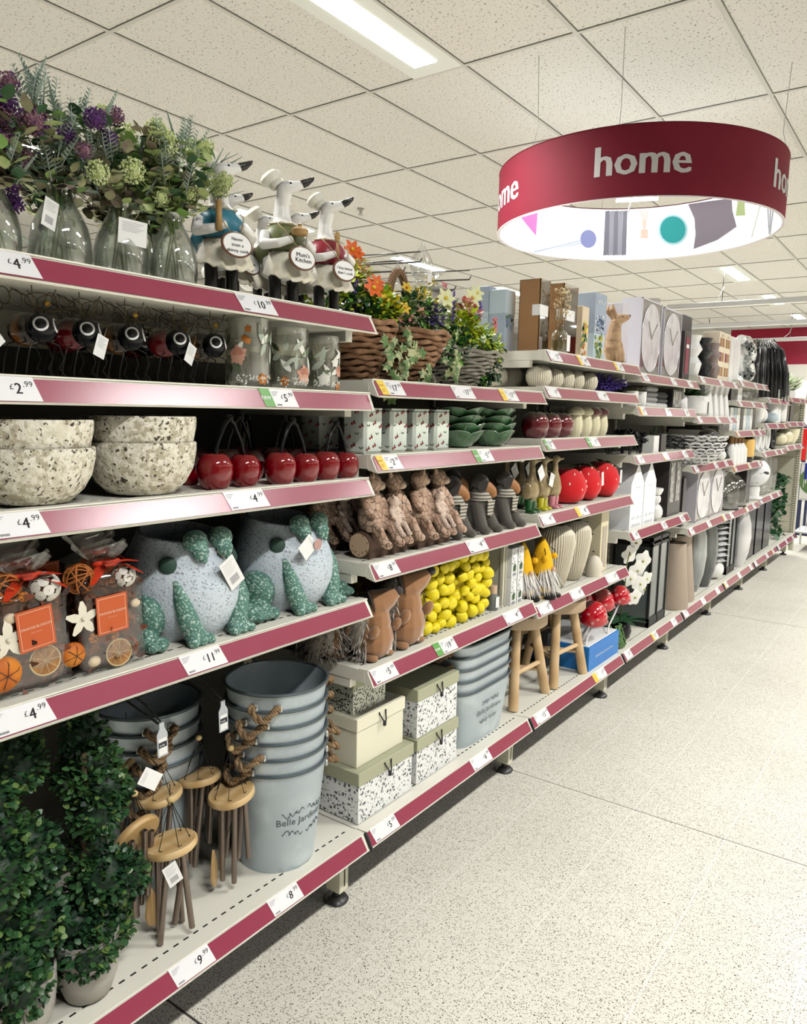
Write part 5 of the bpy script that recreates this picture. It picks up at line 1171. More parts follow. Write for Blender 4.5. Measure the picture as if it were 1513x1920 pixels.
def dog(label, loc, rz, g=None):
    t = thing('fabric_dog', label, 'doorstop', loc, rz, 'grey fabric dog doorstops')
    b = MB(); b.ball((-.03, 0, .05), (.045, .048, .055)); b.tube([(-.025, 0, .05), (-.005, 0, .11), (0, 0, .15)], [.046, .038, .028], 14)
    for k in (-1, 1): b.tube([(.0, k*.022, .10), (.02, k*.028, .05), (.04, k*.034, .016)], [.024, .021, .019], 12); b.ball((.05, k*.036, .015), (.022, .018, .015))
    b.merged('body', GFAB, t, .0035, 4)
    H_ = T(.0, 0, .165) @ RZ(.75) @ RY(.35); h = MB(); h.ball((-.005, 0, .005), (.032, .030, .028), 16, 0, H_); h.obj('head', GFAB, t)
    h = MB(); h.tube([(.005, 0, -.004), (.03, 0, -.008), (.048, 0, -.012)], [.026, .024, .019], 14, 0, H_); h.ball((.048, 0, -.014), (.017, .020, .019), 12, 0, H_); h.obj('muzzle', TANL, t)
    MB().ball((.064, 0, -.002), (.010, .012, .010), 12, 0, H_).obj('nose', NOSE, t)
    for k in (-1, 1): m_ = MB(); m_.prism([(-.012, 0), (.016, .002), (.018, -.03), (.004, -.045), (-.012, -.032)], -.002, .002, 0, H_ @ T(.002, k*.030, .018) @ RX(PI/2) @ RY(k*.3)); m_.obj('ear', GF2, t)
    MB().lathe([(.03, .128), (.036, .118), (.041, .10), (.036, .098), (.03, .11)], 20, 0, T(.0, 0, .012)).prism([(-.02, 0), (.02, 0), (.012, -.055), (-.014, -.05)], -.002, .002, 0, T(.043, .004, .112) @ RY(.1) @ FACEX).obj('tweed_scarf', TWD, t)
    return t
d0 = dog('grey fabric dog with tweed scarf, right beside the second bear log', (-.075, 2.065, .985), -.1)
for i, (x, y) in enumerate(((-.062, 2.220), (-.058, 2.385), (-.22, 2.12), (-.22, 2.30))): dup(d0, (x, y, .985), -.1+.04*i, ('grey fabric dog with tweed scarf, middle of the three in front', 'grey fabric dog at the right end of the front row, by the booted ducks', 'grey fabric dog in the dim second row, left', 'grey fabric dog in the dim second row, right')[i])

# ============================================================ hedgehogs and lemons
HGB = mat('tan plush', (0.34, 0.165, 0.07), .9, sheen=.6, bump=(200, .3, .002)); HGF = mat('grey plush quills', (0.33, 0.29, 0.24), .95); HGL = mat('pale quill tips', (.48, .44, .38), .95); HGN = mat('charcoal plush nose', (.07, .06, .06), .9)
def hedgehog(label, loc, rz, lean=0, tagd=True):
    t = thing('plush_hedgehog', label, 'soft toy', loc, rz, 'plush hedgehogs'); rr = random.Random(3)
    b = MB(); b.ball((0.004, 0, .060), (.050, .056, .060)); b.ball((.004, 0, .105), (.042, .045, .055))
    Hh = T(0, 0, .158) @ RZ(.85) @ RY(-.18-lean); b.tube([(-.012, 0, 0), (.015, 0, .0), (.045, 0, .010), (.066, 0, .018)], [.041, .038, .027, .014], 14, 0, Hh)
    b.merged('body', HGB, t, .0032, 4)
    for k in (-1, 1): MB().ball((.022, k*.026, .012), (.03, .018, .012), 12, 0, RZ(k*.4)).obj('foot', HGB, t); MB().ball((.036, k*.055, .092), (.013, .013, .022), 12, 0, None, RY(.5)).obj('arm', HGB, t)
    MB().ball((.073, 0, .021), (.013, .013, .012), 14, 0, Hh).obj('nose', HGN, t)
    e = MB(); [e.ball((.022, k*.0265, .014), .0035, 8, 0, Hh) for k in (-1, 1)]; e.obj('eyes', INK, t)
    f = MB(); f.ball((-.034, 0, .092), (.050, .066, .090), 14)
    for i in range(750):
        z = rr.uniform(.01, .185); a = rr.uniform(1.0, 2*PI-1.0); r = .068*math.sin(min(1, (z+.03)/.19)*PI*.85)+.010
        c = Vector((-.02+math.cos(a)*r, math.sin(a)*r*1.1, z)); d = Vector((math.cos(a), math.sin(a), rr.uniform(-.9, .3)))+Vector((rr.gauss(0, .3), rr.gauss(0, .3), rr.gauss(0, .3)))
        f.leaf(c, d, rr.uniform(.018, .032), .004, 0 if rr.random() < .6 else 1, .3)
    f.obj('quills', [HGF, HGL], t)
    if tagd: swingtag(t, T(.03, .035, .045) @ FACEX @ RZ(-.1), .025, .035, 4, bar=False)
    return t
h0 = hedgehog('tan plush hedgehog in front, partly behind the frog shelf end', (-.055, 1.640, .694), .05)
dup(h0, (-.060, 1.790, .694), .05, 'tan plush hedgehog beside the yellow lemons, nose pointing up', sc=1.16); dup(h0, (-.165, 1.565, .694), 1.2, 'plush hedgehog in the shade behind the front one', sc=1.0)
LEM = mat('lemon yellow', (0.84, 0.68, 0.01), .4, bump=(300, .2, .001)); YNET = mat('yellow mesh bag', (0.80, 0.62, 0.03), .5)
def lemons(label, loc, W, H_, n, seed):
    t = thing('lemon_bag', label, 'artificial lemons', loc, 0, 'yellow bags of artificial lemons'); rr = random.Random(seed)
    MB().rbox(-.08, -.016, -W/2, W/2, .0, H_, .02).obj('yellow_bag', YNET, t); pts = []
    tries = 0
    base = MB(); base.lathe([(.002, -.0235), (.005, -.021), (.013, -.015), (.0175, -.005), (.0175, .005), (.013, .015), (.005, .021), (.0015, .026)], 16, 0); lme = base.mesh('lemon', [LEM])
    while len(pts) < n and tries < 4000:
        tries += 1; side = rr.random() < .25
        p = Vector((-.008+rr.uniform(0, .008), rr.uniform(-W/2, W/2), rr.uniform(.016, H_-.008))) if not side else Vector((rr.uniform(-.07, -.02), -W/2-.004, rr.uniform(.02, H_-.01)))
        if all((p-q).length > .0335 for q in pts):
            pts.append(p); o = bpy.data.objects.new('lemon', lme); COL.objects.link(o); o.parent = t; s_ = rr.uniform(.85, 1.32); o.scale = (s_, s_, s_); o.location = p; o.rotation_euler = (rr.uniform(.9, 2.2), rr.uniform(-.5, .5), rr.uniform(-.5, .5))
    return t
lemons('bag of yellow lemons behind the hedgehog, left of the two front ones', (-.055, 1.975, .694), .150, .215, 34, 1); lemons('bag of yellow lemons beside the small jar, right one', (-.050, 2.185, .694), .165, .232, 40, 5); lemons('bag of yellow lemons in the shade above the hedgehog heads', (-.17, 1.86, .694), .16, .20, 20, 9)
t = thing('glass_jar', 'small grey diffuser jar with a wooden cap beside the lemons', 'jar', (-.055, 2.320, .694)); MB().lathe([(.018, 0), (.019, .004), (.019, .055), (.014, .06), (0, .06)], 20).obj('jar_body', mat('smoked grey glass', (.16, .18, .17), .15, coat=.5), t); MB().lathe([(.014, .06), (.0145, .062), (.0145, .088), (0, .09)], 18).obj('wooden_cap', mat('pale wood cap', (.62, .45, .30), .5), t); MB().box(-.012, .012, .012, .05, .0, .0006, 0, T(.0192, 0, 0) @ FACEX @ RX(0)).obj('label', PAPER, t)
t = thing('shelf_divider', 'cream upright divider between the lemons and the seed boxes', 'divider', (-.05, 2.395, .694)); MB().rbox(-.30, .0, -.004, .004, 0, .245, .002).box(-.012, .0, -.014, .016, 0, .245).obj('divider_plate', CREAM, t)
SDC = mat('sage printed card', (.36, .40, .28), .5)
def seedbox(lab, loc):
    t = thing('printed_gift_box', lab, 'box', loc, 0, 'white printed boxes with green motifs'); MB().rbox(-.06, 0, -.0215, .0215, 0, .105, .001).obj('box_body', PAPER, t); p = MB(); M = T(.0006, 0, 0) @ FACEX; rr = random.Random(4)
    for i in range(26): p.leaf((rr.uniform(-.018, .016), rr.uniform(.045, .10), 0), (rr.uniform(-1, 1), rr.uniform(-1, 1), 0), rr.uniform(.004, .010), .0025, 1, 0, M=M, up=(0, 0, 1))
    for z0_, z1_, m_ in ((.004, .014, 2), (.02, .042, 0)): p.box(-.014, .012, z0_, z1_, 0, .0004, m_, M)
    p.leaf((-.004, .018, .0006), (.2, 1, 0), .03, .018, 3, 0, True, M, (0, 0, 1)); p.obj('print', [SDC, INK, GREYINK, GRN2], t); return t
sb = seedbox('white printed box, lower left of the four by the divider', (-.03, 2.430, .694))
for x, y, z, lab in ((-.03, 2.480, .694, 'white printed box, lower right of the four by the gnomes'), (-.03, 2.430, .8, 'white printed box, upper left of the four by the divider'), (-.03, 2.480, .8, 'white printed box, upper right of the four by the gnomes')): dup(sb, (x, y, z), 0, lab)

# ============================================================ bottom shelf: storage boxes and zinc troughs
SAGE = mat('sage lid', (0.42, 0.43, 0.29), .6); BXC = mat('cream linen paper', (.80, .77, .60), .7, bump=(200, .3, .001)); FLP = mat('white paper with grey berry print', (0.84, 0.85, 0.83), .6, speck=[(72, .33, (.16, .17, .18)), (105, .25, (.25, .26, .27)), (48, .24, (.10, .11, .12))]); LNP = mat('white paper with small black dashes', (.72, .74, .64), .6, speck=[(130, .42, (.05, .06, .05)), (90, .3, (.05, .06, .05))])
def storage(lab, loc, w, d, h, body, lid):
    t = thing('storage_box', lab, 'storage box', loc, 0, 'lidded paper storage boxes'); lh = .038
    MB().rbox(-d, 0, 0, w, 0, h-.004, .001).obj('box_body', body, t); MB().rbox(-d-.004, .004, -.004, w+.004, h-lh, h, .0015).obj('lid', lid, t)
    M = T(.005, w/2, h-lh) @ FACEX; m_ = MB(); m_.tube([(-.015, .026, .0), (-.006, .004, .009), (0, -.004, .012), (.006, .004, .009), (.015, .026, 0)], .0022, 6, 0, M); m_.ball((-.015, .027, 0), .0032, 8, 0, M); m_.ball((.015, .027, 0), .0032, 8, 0, M); m_.rbox(-.0045, .0045, -.014, .002, .004, .013, .002, 0, M); m_.obj('cord_clasp', BLACK, t)
    return t
storage('wide berry print storage box with a sage lid, under the cream box', (-.036, 1.553, .2345), .258, .20, .152, FLP, SAGE); storage('plain cream storage box stacked on the wide berry print box', (-.060, 1.572, .387), .222, .18, .145, BXC, BXC); storage('small dash print box with sage lid on top of the cream box', (-.085, 1.585, .5325), .150, .15, .115, LNP, SAGE)
storage('berry print storage box with a sage lid, lower one beside the zinc troughs', (-.040, 1.843, .2345), .235, .20, .146, FLP, SAGE); storage('berry print storage box with a sage lid, upper one beside the zinc troughs', (-.045, 1.848, .381), .232, .20, .158, FLP, SAGE)
def trough(lab, loc, words):
    t = thing('zinc_trough', lab, 'planter', loc, 0, 'stacked zinc troughs'); n = 56; h = .205
    def ring(a_, b_, z, e=.45): return [(math.copysign(abs(math.cos(2*PI*i/n))**e, math.cos(2*PI*i/n))*a_, math.copysign(abs(math.sin(2*PI*i/n))**e, math.sin(2*PI*i/n))*b_, z) for i in range(n)]
    R = [ring(.003, .003, .003), ring(.073, .150, .003), ring(.075, .152, 0), ring(.098, .185, h), ring(.0965, .1835, h), ring(.073, .149, .006), ring(.003, .003, .006)]
    b = MB(); b.add(sum(R, []), [(j*n+i, j*n+(i+1) % n, (j+1)*n+(i+1) % n, (j+1)*n+i) for j in range(len(R)-1) for i in range(n)]); b.obj('trough_body', ZINC, t)
    MB().tube(ring(.100, .187, h), .004, 8, closed=True).obj('rolled_rim', ZRIM, t)
    for s_ in (-1, 1): m_ = MB(); rope(m_, [(-.04, s_*.178, h-.03), (-.035, s_*.205, h-.03), (0, s_*.222, h-.05), (.035, s_*.205, h-.03), (.04, s_*.178, h-.03)], .0065); m_.obj('rope_handle', ROPE, t)
    if words:
        M = T(.0895, 0, .105) @ RY(.112) @ FACEX; w_ = MB(); text(w_, 'Belle Jardiniere', M, .028); scrib(w_, M @ T(0, -.014, 0), .07, .004)
        for sy in (-1, 1):
            for sd in (-1, 1):
                for q in range(3): w_.tube([(sd*(.006+i*.004), sy*.032+.004*math.sin(i+q)+q*.004*sy+.006, 0) for i in range(14)], .0007, 4, 0, M)
        w_.obj('printed_words', MATS['charcoal print'], t)
    return t
t0 = trough('zinc trough printed Belle Jardiniere, bottom of the trough stack', (-.125, 2.288, .233), True)
tt = trough('zinc trough, second from the bottom of the trough stack', (-.127, 2.288, .275), False)
for i, l_ in enumerate(('third from the bottom of the trough stack', 'second from the top of the trough stack', 'top of the trough stack just under the shelf')): dup(tt, (-.127, 2.288, .317+.042*i), 0, 'zinc trough, '+l_)
# ============================================================ third bay
def lib(name, label, cat, loc, rz, grp, parts, sc=1):     # parts: list of (part name, MB, material)
    t = thing(name, label, cat, loc, rz, grp, sc=sc)
    for n_, m_, mt in parts: m_.obj(n_, mt, t)
    return t
def more(root, rows, name=None):
    for r in rows:
        o = dup(root, r[0], r[1] if len(r) > 2 else 0, r[-1], sc=r[2] if len(r) > 3 else None)
def L(prof, n=28, **k): return MB().lathe(prof, n, **k)
KRAFT = mat('kraft brown card', (0.33, 0.17, 0.065), .6); KIN = mat('brown inner card', (.14, .08, .05), .7); CLW = glassy('clear box window', (.95, .93, .92), .3, .03)
def kraft(label, loc, w, h):
    d = .085; t = thing('diffuser_box', label, 'gift box', loc, 0, 'brown diffuser boxes with clear windows')
    MB().box(-d, -d+.002, 0, w, 0, h).box(-d, 0, 0, .002, 0, h).box(-d, 0, w-.002, w, 0, h).box(-d, 0, 0, w, 0, .002).box(-d, -.03, 0, w, h-.002, h).box(-.003, 0, 0, .006, 0, h).obj('box_body', KRAFT, t)
    MB().box(-.001, 0, .006, w-.002, .002, h).obj('window', CLW, t)
    b = L([(.022, 0), (.024, .004), (.024, .06), (.012, .075), (.010, .09), (0, .09)], M=T(-.04, w*.5, .004)); b.obj('bottle', mat('brown glass bottle', (.05, .025, .012), .15), t)
    MB().cbox(-.014, w*.5, .035, .003, .03, .045).obj('bottle_label', PAPER, t)
    m_ = MB()
    for i in range(7): m_.tube([(-.04, w*.5, .08), (-.045+.006*i, w*.5-.03+.01*i, h-.03)], .0015, 4)
    m_.obj('reeds', mat('dried reeds', (.45, .30, .14), .8), t)
    MB().box(0, .0012, w*.0-.001, w*.8, h*.5, h*.65).box(-.03, .0012, -.0018, -.001, h*.5, h*.65).obj('paper_band', PAPER, t)
    return t
kraft('tall brown diffuser box with white band, left of the loose diffuser', (-.055, 2.595, 1.615), .085, .262); kraft('tall brown diffuser box with white band, right of the loose diffuser', (-.055, 2.800, 1.615), .135, .275)
DRY = mat('dried cream blossom', (.72, .58, .36), .9); DRB = mat('dried brown grass', (.30, .20, .09), .9)
t = thing('reed_diffuser', 'glass reed diffuser bottle with dried flowers between the two brown boxes', 'reed diffuser', (-.035, 2.735, 1.615))
L([(0, .002), (.029, .0), (.032, .006), (.032, .072), (.026, .084), (.012, .092), (.012, .108), (.014, .11)], 28).obj('bottle', glassy('clear bottle glass', (.9, .92, .85), .5), t)
L([(0, .004), (.0295, .004), (.0295, .05), (0, .05)]).obj('liquid', mat('amber liquid', (.22, .15, .03), .1, coat=.5), t); MB().cbox(.0325, .008, .04, .001, .03, .06).obj('label', PAPER, t)
m_ = MB(); f = MB()
for i in range(9): m_.tube([(0, 0, .02), ((i % 3-1)*.01, (i-4)*.009, .24-.01*abs(i-4))], .0015, 4)
for i in range(150): q = Vector((rb.uniform(-.025, .025), rb.uniform(-.04, .045), rb.uniform(.12, .25))); (f.ball(q, rb.uniform(.003, .006), 5, 0) if q.z > .15 and q.y > -.01 and rb.random() < .75 else f.leaf(q, gp(), .02, .005, 1))
m_.obj('reeds', DRB, t); f.obj('dried_flowers', [DRY, DRB], t)
def pbox(label, loc, w, d, h, mt, prints=(), grp=None, name='gift_box', words=None, rz=0, lidm=None):
    t = thing(name, label, 'gift box', loc, rz, grp); MB().rbox(-d, 0, 0, w, 0, h, .0015).obj('box_body', mt, t)
    if lidm: MB().rbox(-d-.001, .001, -.001, w+.001, h*.62, h+.001, .001).obj('lid', lidm, t)
    M = T(.0008 if not lidm else .0018, w/2, 0) @ FACEX
    if prints:
        p = MB(); ms = []
        for cols, n_, z0_, z1_, s_, sd in prints:
            rr = random.Random(sd)
            for c_ in cols:
                ms.append(c_)
                for i in range(n_): p.leaf((rr.uniform(-w*.38, w*.3), rr.uniform(z0_, z1_)*h, .0002*len(ms)), (rr.uniform(-1, 1), rr.uniform(-1, 1), 0), s_, s_*.8, len(ms)-1, 0, True, M, (0, 0, 1))
        p.obj('print', ms, t)
    if words:
        q = MB()
        for e_ in words: text(q, e_[0], M @ T(0, e_[1]*h, .001), e_[2])
        q.obj('lettering', words[0][3] if len(words[0]) > 3 else INK, t)
    return t
PBL = mat('powder blue card', (.36, .43, .52), .5); SKY = mat('pale blue card', (.50, .60, .66), .5); TEALD = mat('dark teal card', (.07, .13, .17), .5); PEACH = mat('peach cream card', (.72, .60, .42), .6); PO = mat('printed orange', (.72, .20, .04), .5); PYL = mat('printed lemon', (.80, .68, .12), .5); PGR = mat('printed green leaf', (.12, .22, .08), .5); PDB = mat('printed blue', (.20, .28, .45), .5)
pbox('peach box printed with oranges beside the brown boxes', (-.05, 2.975, 1.615), .07, .07, .21, PEACH, [((PO, PGR), 22, .08, .7, .018, 1), ((PYL,), 8, .4, .7, .016, 2)])
pbox('pale blue box printed with lemons, under the blue lettered box', (-.045, 3.095, 1.615), .115, .09, .115, SKY, [((PYL, PGR), 18, .15, .85, .02, 3)])
pbox('blue box lettered AMALFI with white blossom print, on the lemon box', (-.045, 3.095, 1.7305), .125, .09, .165, PBL, [((PAPER, PDB), 40, .05, .42, .014, 4)], words=[('AMALFI', .72, .028, mat('white print', (.85, .87, .9), .5))])
pbox('blue box behind, seen between the peach and the AMALFI box', (-.15, 3.10, 1.615), .1, .08, .26, TEALD)
pbox('pale blue tall box with a lighter lid, behind the lime flowers', (-.17, 2.545, 1.615), .075, .07, .225, PBL, [((PGR, PDB), 10, .4, .6, .012, 6)], lidm=SKY); pbox('pale blue tall box at the left end of the third bay top shelf', (-.24, 2.54, 1.615), .06, .06, .24, SKY, lidm=PBL)
HRM = mat('carved tan wood effect', (.50, .33, .19), .8, bump=(60, .9, .004), mix=[(35, .45, .6, (.36, .22, .12))])
def hare(loc, label):
    t = thing('hare_figure', label, 'figurine', loc, 0); b = MB(); b.ball((0, 0, .07), (.038, .036, .072)); b.tube([(0, 0, .10), (.004, 0, .155), (.006, .0, .185)], [.034, .026, .02], 12)
    Hh = T(.006, 0, .19) @ RZ(.75) @ RY(-.15); b.tube([(-.01, 0, 0), (.02, 0, .0), (.05, 0, .004), (.062, 0, .007)], [.024, .023, .013, .008], 12, 0, Hh)
    for k in (-1, 1): b.tube([(-.006, k*.016, .012), (-.022, k*.024, .045), (-.018, k*.025, .065)], [.010, .013, .004], 8, 0, Hh); b.tube([(.02, k*.018, .09), (.034, k*.02, .04), (.036, k*.02, .008)], [.014, .012, .013], 8)
    b.merged('body', HRM, t, .003, 2); MB().ball((.062, 0, .009), .006, 8, 0, Hh).ball((.024, .021, .008), .003, 6, 0, Hh).ball((.024, -.021, .008), .003, 6, 0, Hh).obj('nose_and_eyes', INK, t); return t
hare((-.055, 3.345, 1.615), 'tan carved fox like figure looking up, between the AMALFI box and the boxed clocks').scale = (1.05, 1.05, 1.02)
LAV = mat('lilac white card', (.62, .60, .66), .4, coat=.3)
MRB = mat('marble clock face', (.66, .64, .66), .3, coat=.4, mix=[(14, .45, .6, (.52, .50, .52))]); GOLD = mat('grey gold hands', (.35, .33, .25), .35, .6)
def clockbox(label, loc, w, h, grp='marble clocks in window boxes', d=.10):
    t = thing('boxed_clock', label, 'clock', loc, 0, grp)
    MB().box(-d, -.004, 0, w, 0, h).box(-.004, 0, 0, .008, 0, h).box(-.004, 0, w-.008, w, 0, h).box(-.004, 0, 0, w, 0, .008).box(-.004, 0, 0, w, h-.008, h).obj('box_body', LAV, t); M = T(-.003, w/2, h/2) @ FACEX
    R = min(w, h)*.46; L([(0, 0), (R, 0), (R, .004), (0, .005)], 36, M=M @ S3(1, h/w*.98, 1)).obj('clock_face', MRB, t); MB().tube([(math.cos(2*PI*i/36)*R, math.sin(2*PI*i/36)*R*h/w*.98, .004) for i in range(36)], .002, 5, 0, M, True).obj('rim', mat('silver rim', (.7, .7, .72), .2, .7), t)
    MB().tube([(0, 0, .006), (-R*.4, R*.55, .006)], .0022, 4, 0, M).tube([(0, 0, .006), (R*.6, R*.55, .006)], .0022, 4, 0, M).ball((0, 0, .006), .006, 8, 0, M).obj('hands', GOLD, t); MB().box(-.001, .0, 0.008, w-.008, .008, h-.008).obj('window', CLW, t); return t
pbox('plain lilac white box side, left of the boxed clocks', (-.04, 3.395, 1.615), .10, .12, .275, LAV)
clockbox('boxed oval marble clock, left one at the start of the fourth bay', (-.035, 3.645, 1.586), .30, .36); clockbox('boxed oval marble clock, right one beside the dark framed box', (-.035, 3.985, 1.586), .31, .355)
# second shelf: cream ribbed vases, lavender
RIBC = mat('cream ribbed ceramic', (.76, .70, .56), .6, bump=(30, .2)); RIBD = mat('rib grooves', (.36, .30, .20), .8)
def ribbed(label, loc, r, h, name='ribbed_vase', P=None, nr=34, grp='cream ribbed ball vases', sc=1):
    t = thing(name, label, 'vase', loc, 0, grp); P = P or [(.45, 0), (.75, .06), (.96, .3), (1, .5), (.94, .72), (.7, .92), (.42, 1), (.36, .97), (.34, .8), (0, .7)]
    MB().lathe([(r*a, h*b) for a, b in P], nr*4, rib=nr, ribd=.022).obj('vase_body', RIBC, t); m_ = MB()
    for i in range(nr):
        a = 2*PI*(i+.5)/nr; m_.tube([(math.cos(a)*r*p*.984, math.sin(a)*r*p*.984, h*q) for p, q in P[:6]], .0008*r/.04, 4)
    m_.obj('grooves', RIBD, t); return t
v0 = ribbed('cream ribbed ball vase nearest the wicker baskets, largest in the front row', (-.050, 2.600, 1.485), .047, .082)
W7 = ['second', 'third', 'fourth', 'fifth']
more(v0, [((-.055+.002*i, y, 1.485), i, .93, 'cream ribbed ball vase, %s from the left of the front row' % W7[i]) for i, y in enumerate((2.725, 2.825, 2.92, 3.055))]); v0b = v0
more(v0, [((-.21, 2.56, 1.485), 0, 1.0, 'cream ribbed ball vase in the back row, seen under the lime flowers'), ((-.19, 2.64, 1.485), 0, 1.0, 'cream ribbed ball vase in the back row, right of the trailing leaves')])
m_ = MB(); rl = random.Random(8)
for i in range(230):
    p = Vector((rl.uniform(-.14, -.0), rl.uniform(-.16, .15), .012+rl.random()*.055*(1-abs(rl.uniform(-1, 1))*.3))); d = Vector((rl.uniform(-.2, .6), rl.uniform(-.2, 1), rl.uniform(-.2, .35))).normalized(); m_.leaf(p-d*.03, d, .05, .003, 1, 0)
    for k in range(5): m_.ball(p+d*(.008*k)+Vector((rl.uniform(-.003, .003), 0, rl.uniform(-.003, .003))), .0042, 4, 0)
t = thing('lavender_bunch', 'bunch of deep violet lavender lying on the second shelf beside the ribbed vases', 'artificial flowers', (-.05, 3.33, 1.485)); m_.obj('lavender_stems', [mat('violet lavender', (.07, .035, .28), .8), mat('lavender stem', (.12, .16, .10), .8)], t)
# third shelf: dark red and cream pots
DKR = mat('dark red glaze', (.14, .004, .012), .08, coat=1)
def applepot(label, loc, s_=1):
    r = .052; P = [(.0, 0), (.6, .0), (.85, .12), (1, .45), (.95, .7), (.72, .92), (.4, 1.0), (.12, .96), (0, .94)]
    return lib('apple_ornament', label, 'ornament', loc, 0, 'dark red apple ornaments', [('body', L([(r*a, .098*b) for a, b in P], 36), DKR), ('stalk', MB().tube([(0, 0, .09), (.004, .002, .125)], [.003, .004], 6), BLK)], s_)
a0 = applepot('dark red glossy apple ornament beside the green leaf bowls', (-.085, 2.660, 1.295), 1.02); more(a0, [((-.085, 2.78, 1.295), 0, 1.0, 'dark red glossy apple ornament, middle of the three'), ((-.085, 2.895, 1.295), 0, 1.0, 'dark red glossy apple ornament beside the cream mushroom pots')])
MSH = mat('cream glazed ceramic', (.76, .70, .48), .3, coat=.3)
def mush(label, loc, red=False):
    t = lib('mushroom_pot', label, 'ornament', loc, 0, 'ceramic mushroom pots', [('stem', L([(.0, 0), (.024, 0), (.033, .02), (.036, .05), (.031, .085), (.027, .095), (0, .095)], 48, rib=14, ribd=.02), MSH), ('cap', L([(0, .09), (.030, .09), (.040, .096), (.041, .104), (.034, .116), (.02, .125), (0, .128)]), DKR if red else MSH)]); return t
m0 = mush('cream mushroom pot nearest the dark red apples', (-.075, 3.005, 1.295)); more(m0, [((-.075, 3.105, 1.295), 0, 'cream mushroom pot, second from the apples')])
m1 = mush('mushroom pot with a dark red cap, third from the apples', (-.075, 3.200, 1.295), True); more(m1, [((-.075, 3.290, 1.295), 0, 'mushroom pot with a dark red cap, right end of the row')])
# fourth shelf: booted ducks, strawberries
DUC = mat('carved duck wood', (.44, .34, .18), .35, coat=.3, mix=[(20, .4, .6, (.32, .24, .12))])
def duck(label, loc, bm_, tg=False):
    t = thing('wooden_duck', label, 'figurine', loc, 0, 'wooden ducks in welly boots'); b = MB(); b.ball((0, 0, .085), (.030, .030, .045)); b.tube([(0, 0, .11), (.002, 0, .15), (.0, 0, .185), (.004, 0, .195)], [.026, .012, .011, .014], 12); b.ball((.004, 0, .197), (.017, .015, .015)); b.tube([(.010, .004, .197), (.03, .016, .200)], [.008, .004], 8); b.ball((-.03, 0, .07), (.022, .012, .014))
    b.merged('body', DUC, t, .0028, 2)
    for k in (-1, 1): MB().tube([(0, k*.017, .052), (0, k*.017, .012), (.001, k*.017, .004)], [.0145, .012, .013], 12).ball((.014, k*.018, .008), (.021, .0125, .009), 12).obj('boot', bm_, t)
    for k in (-1, 1): MB().ball((-.004, k*.030, .085), (.022, .006, .032), 12).obj('wing', DUC, t)
    if tg: swingtag(t, T(.034, .012, .145) @ FACEX @ RZ(-.35), .036, .05, 6, bar=False, string=[(.01, 0, .16), (.034, .012, .145)])
    return t
d1 = duck('wooden duck in dark green welly boots', (-.055, 2.590, 1.015), mat('dark green boot', (.01, .09, .02), .15, coat=.8)); swingtag(d1, T(.036, -.01, .175) @ FACEX @ RZ(.6), .042, .052, 5, bar=False, string=[(.01, 0, .17), (.036, -.01, .175)]); duck('wooden duck in yellow welly boots with a white tag', (-.055, 2.690, 1.015), mat('yellow boot', (.55, .50, .02), .15, coat=.8), True); duck('wooden duck in pale pink welly boots', (-.052, 2.785, 1.015), mat('pink boot', (.60, .22, .26), .15, coat=.8)); more(d1, [((-.17, 2.60, 1.015), 0, 'wooden duck in green boots in the dim second row, left'), ((-.17, 2.72, 1.015), 0, 'wooden duck in green boots in the dim second row, right')])
SRED = mat('red plush', (.66, .0, .006), .75, sheen=.2); SGR = mat('green felt', (.02, .19, .05), .8)
def straw(label, loc, r, h, tilt, leaf):
    t = thing('strawberry_cushion', label, 'cushion', loc, 0, 'red strawberry cushions'); A = T(0, 0, h*.5) @ RX(tilt); P = [(0, -.5), (.5, -.49), (.82, -.38), (1, -.12), (.97, .12), (.78, .34), (.45, .48), (.1, .5), (0, .47)]
    MB().lathe([(r*a, h*b) for a, b in P], 36, M=A, wob=.05, ph=r*90).obj('cushion_body', SRED, t); s_ = MB(); rr = random.Random(int(r*9999))
    for i in range(15):
        a = -2.2+i*.26+rr.uniform(-.1, .1); u = (-.3, .15, .38, -.05)[i % 4]; q = 1-abs(u)**2.2*2.6; p = Vector((math.cos(a)*r*max(q, .5)*1.0, math.sin(a)*r*max(q, .5), u*h)); s_.ball(p, (.0035, .0045, .007), 8, 0, A)
    s_.obj('seeds', mat('cream stitched seed', (.85, .70, .55), .7), t)
    if leaf:
        f = MB()
        for i in range(7): a = 2*PI*i/7; f.leaf((0, 0, h*.5), (math.cos(a), math.sin(a), .25), .07, .03, 0, .4, False, A)
        f.tube([(0, 0, h*.45), (.004, 0, h*.60)], [.005, .004], 6, 0, A); f.obj('leaves', SGR, t); swingtag(t, A @ T(r*.98, .0, h*.36) @ FACEX @ RZ(.5), .024, .06, 5, bar=False)
    return t
straw('red strawberry cushion nearest the ducks, plain side towards the aisle', (-.100, 3.010, 1.015), .088, .145, .1, False); straw('red strawberry cushion in the middle with a tag on its leaves', (-.090, 3.175, 1.015), .080, .150, -.35, True); straw('red strawberry cushion on the right, tilted with a white tag', (-.090, 3.375, 1.015), .088, .155, -.55, True)
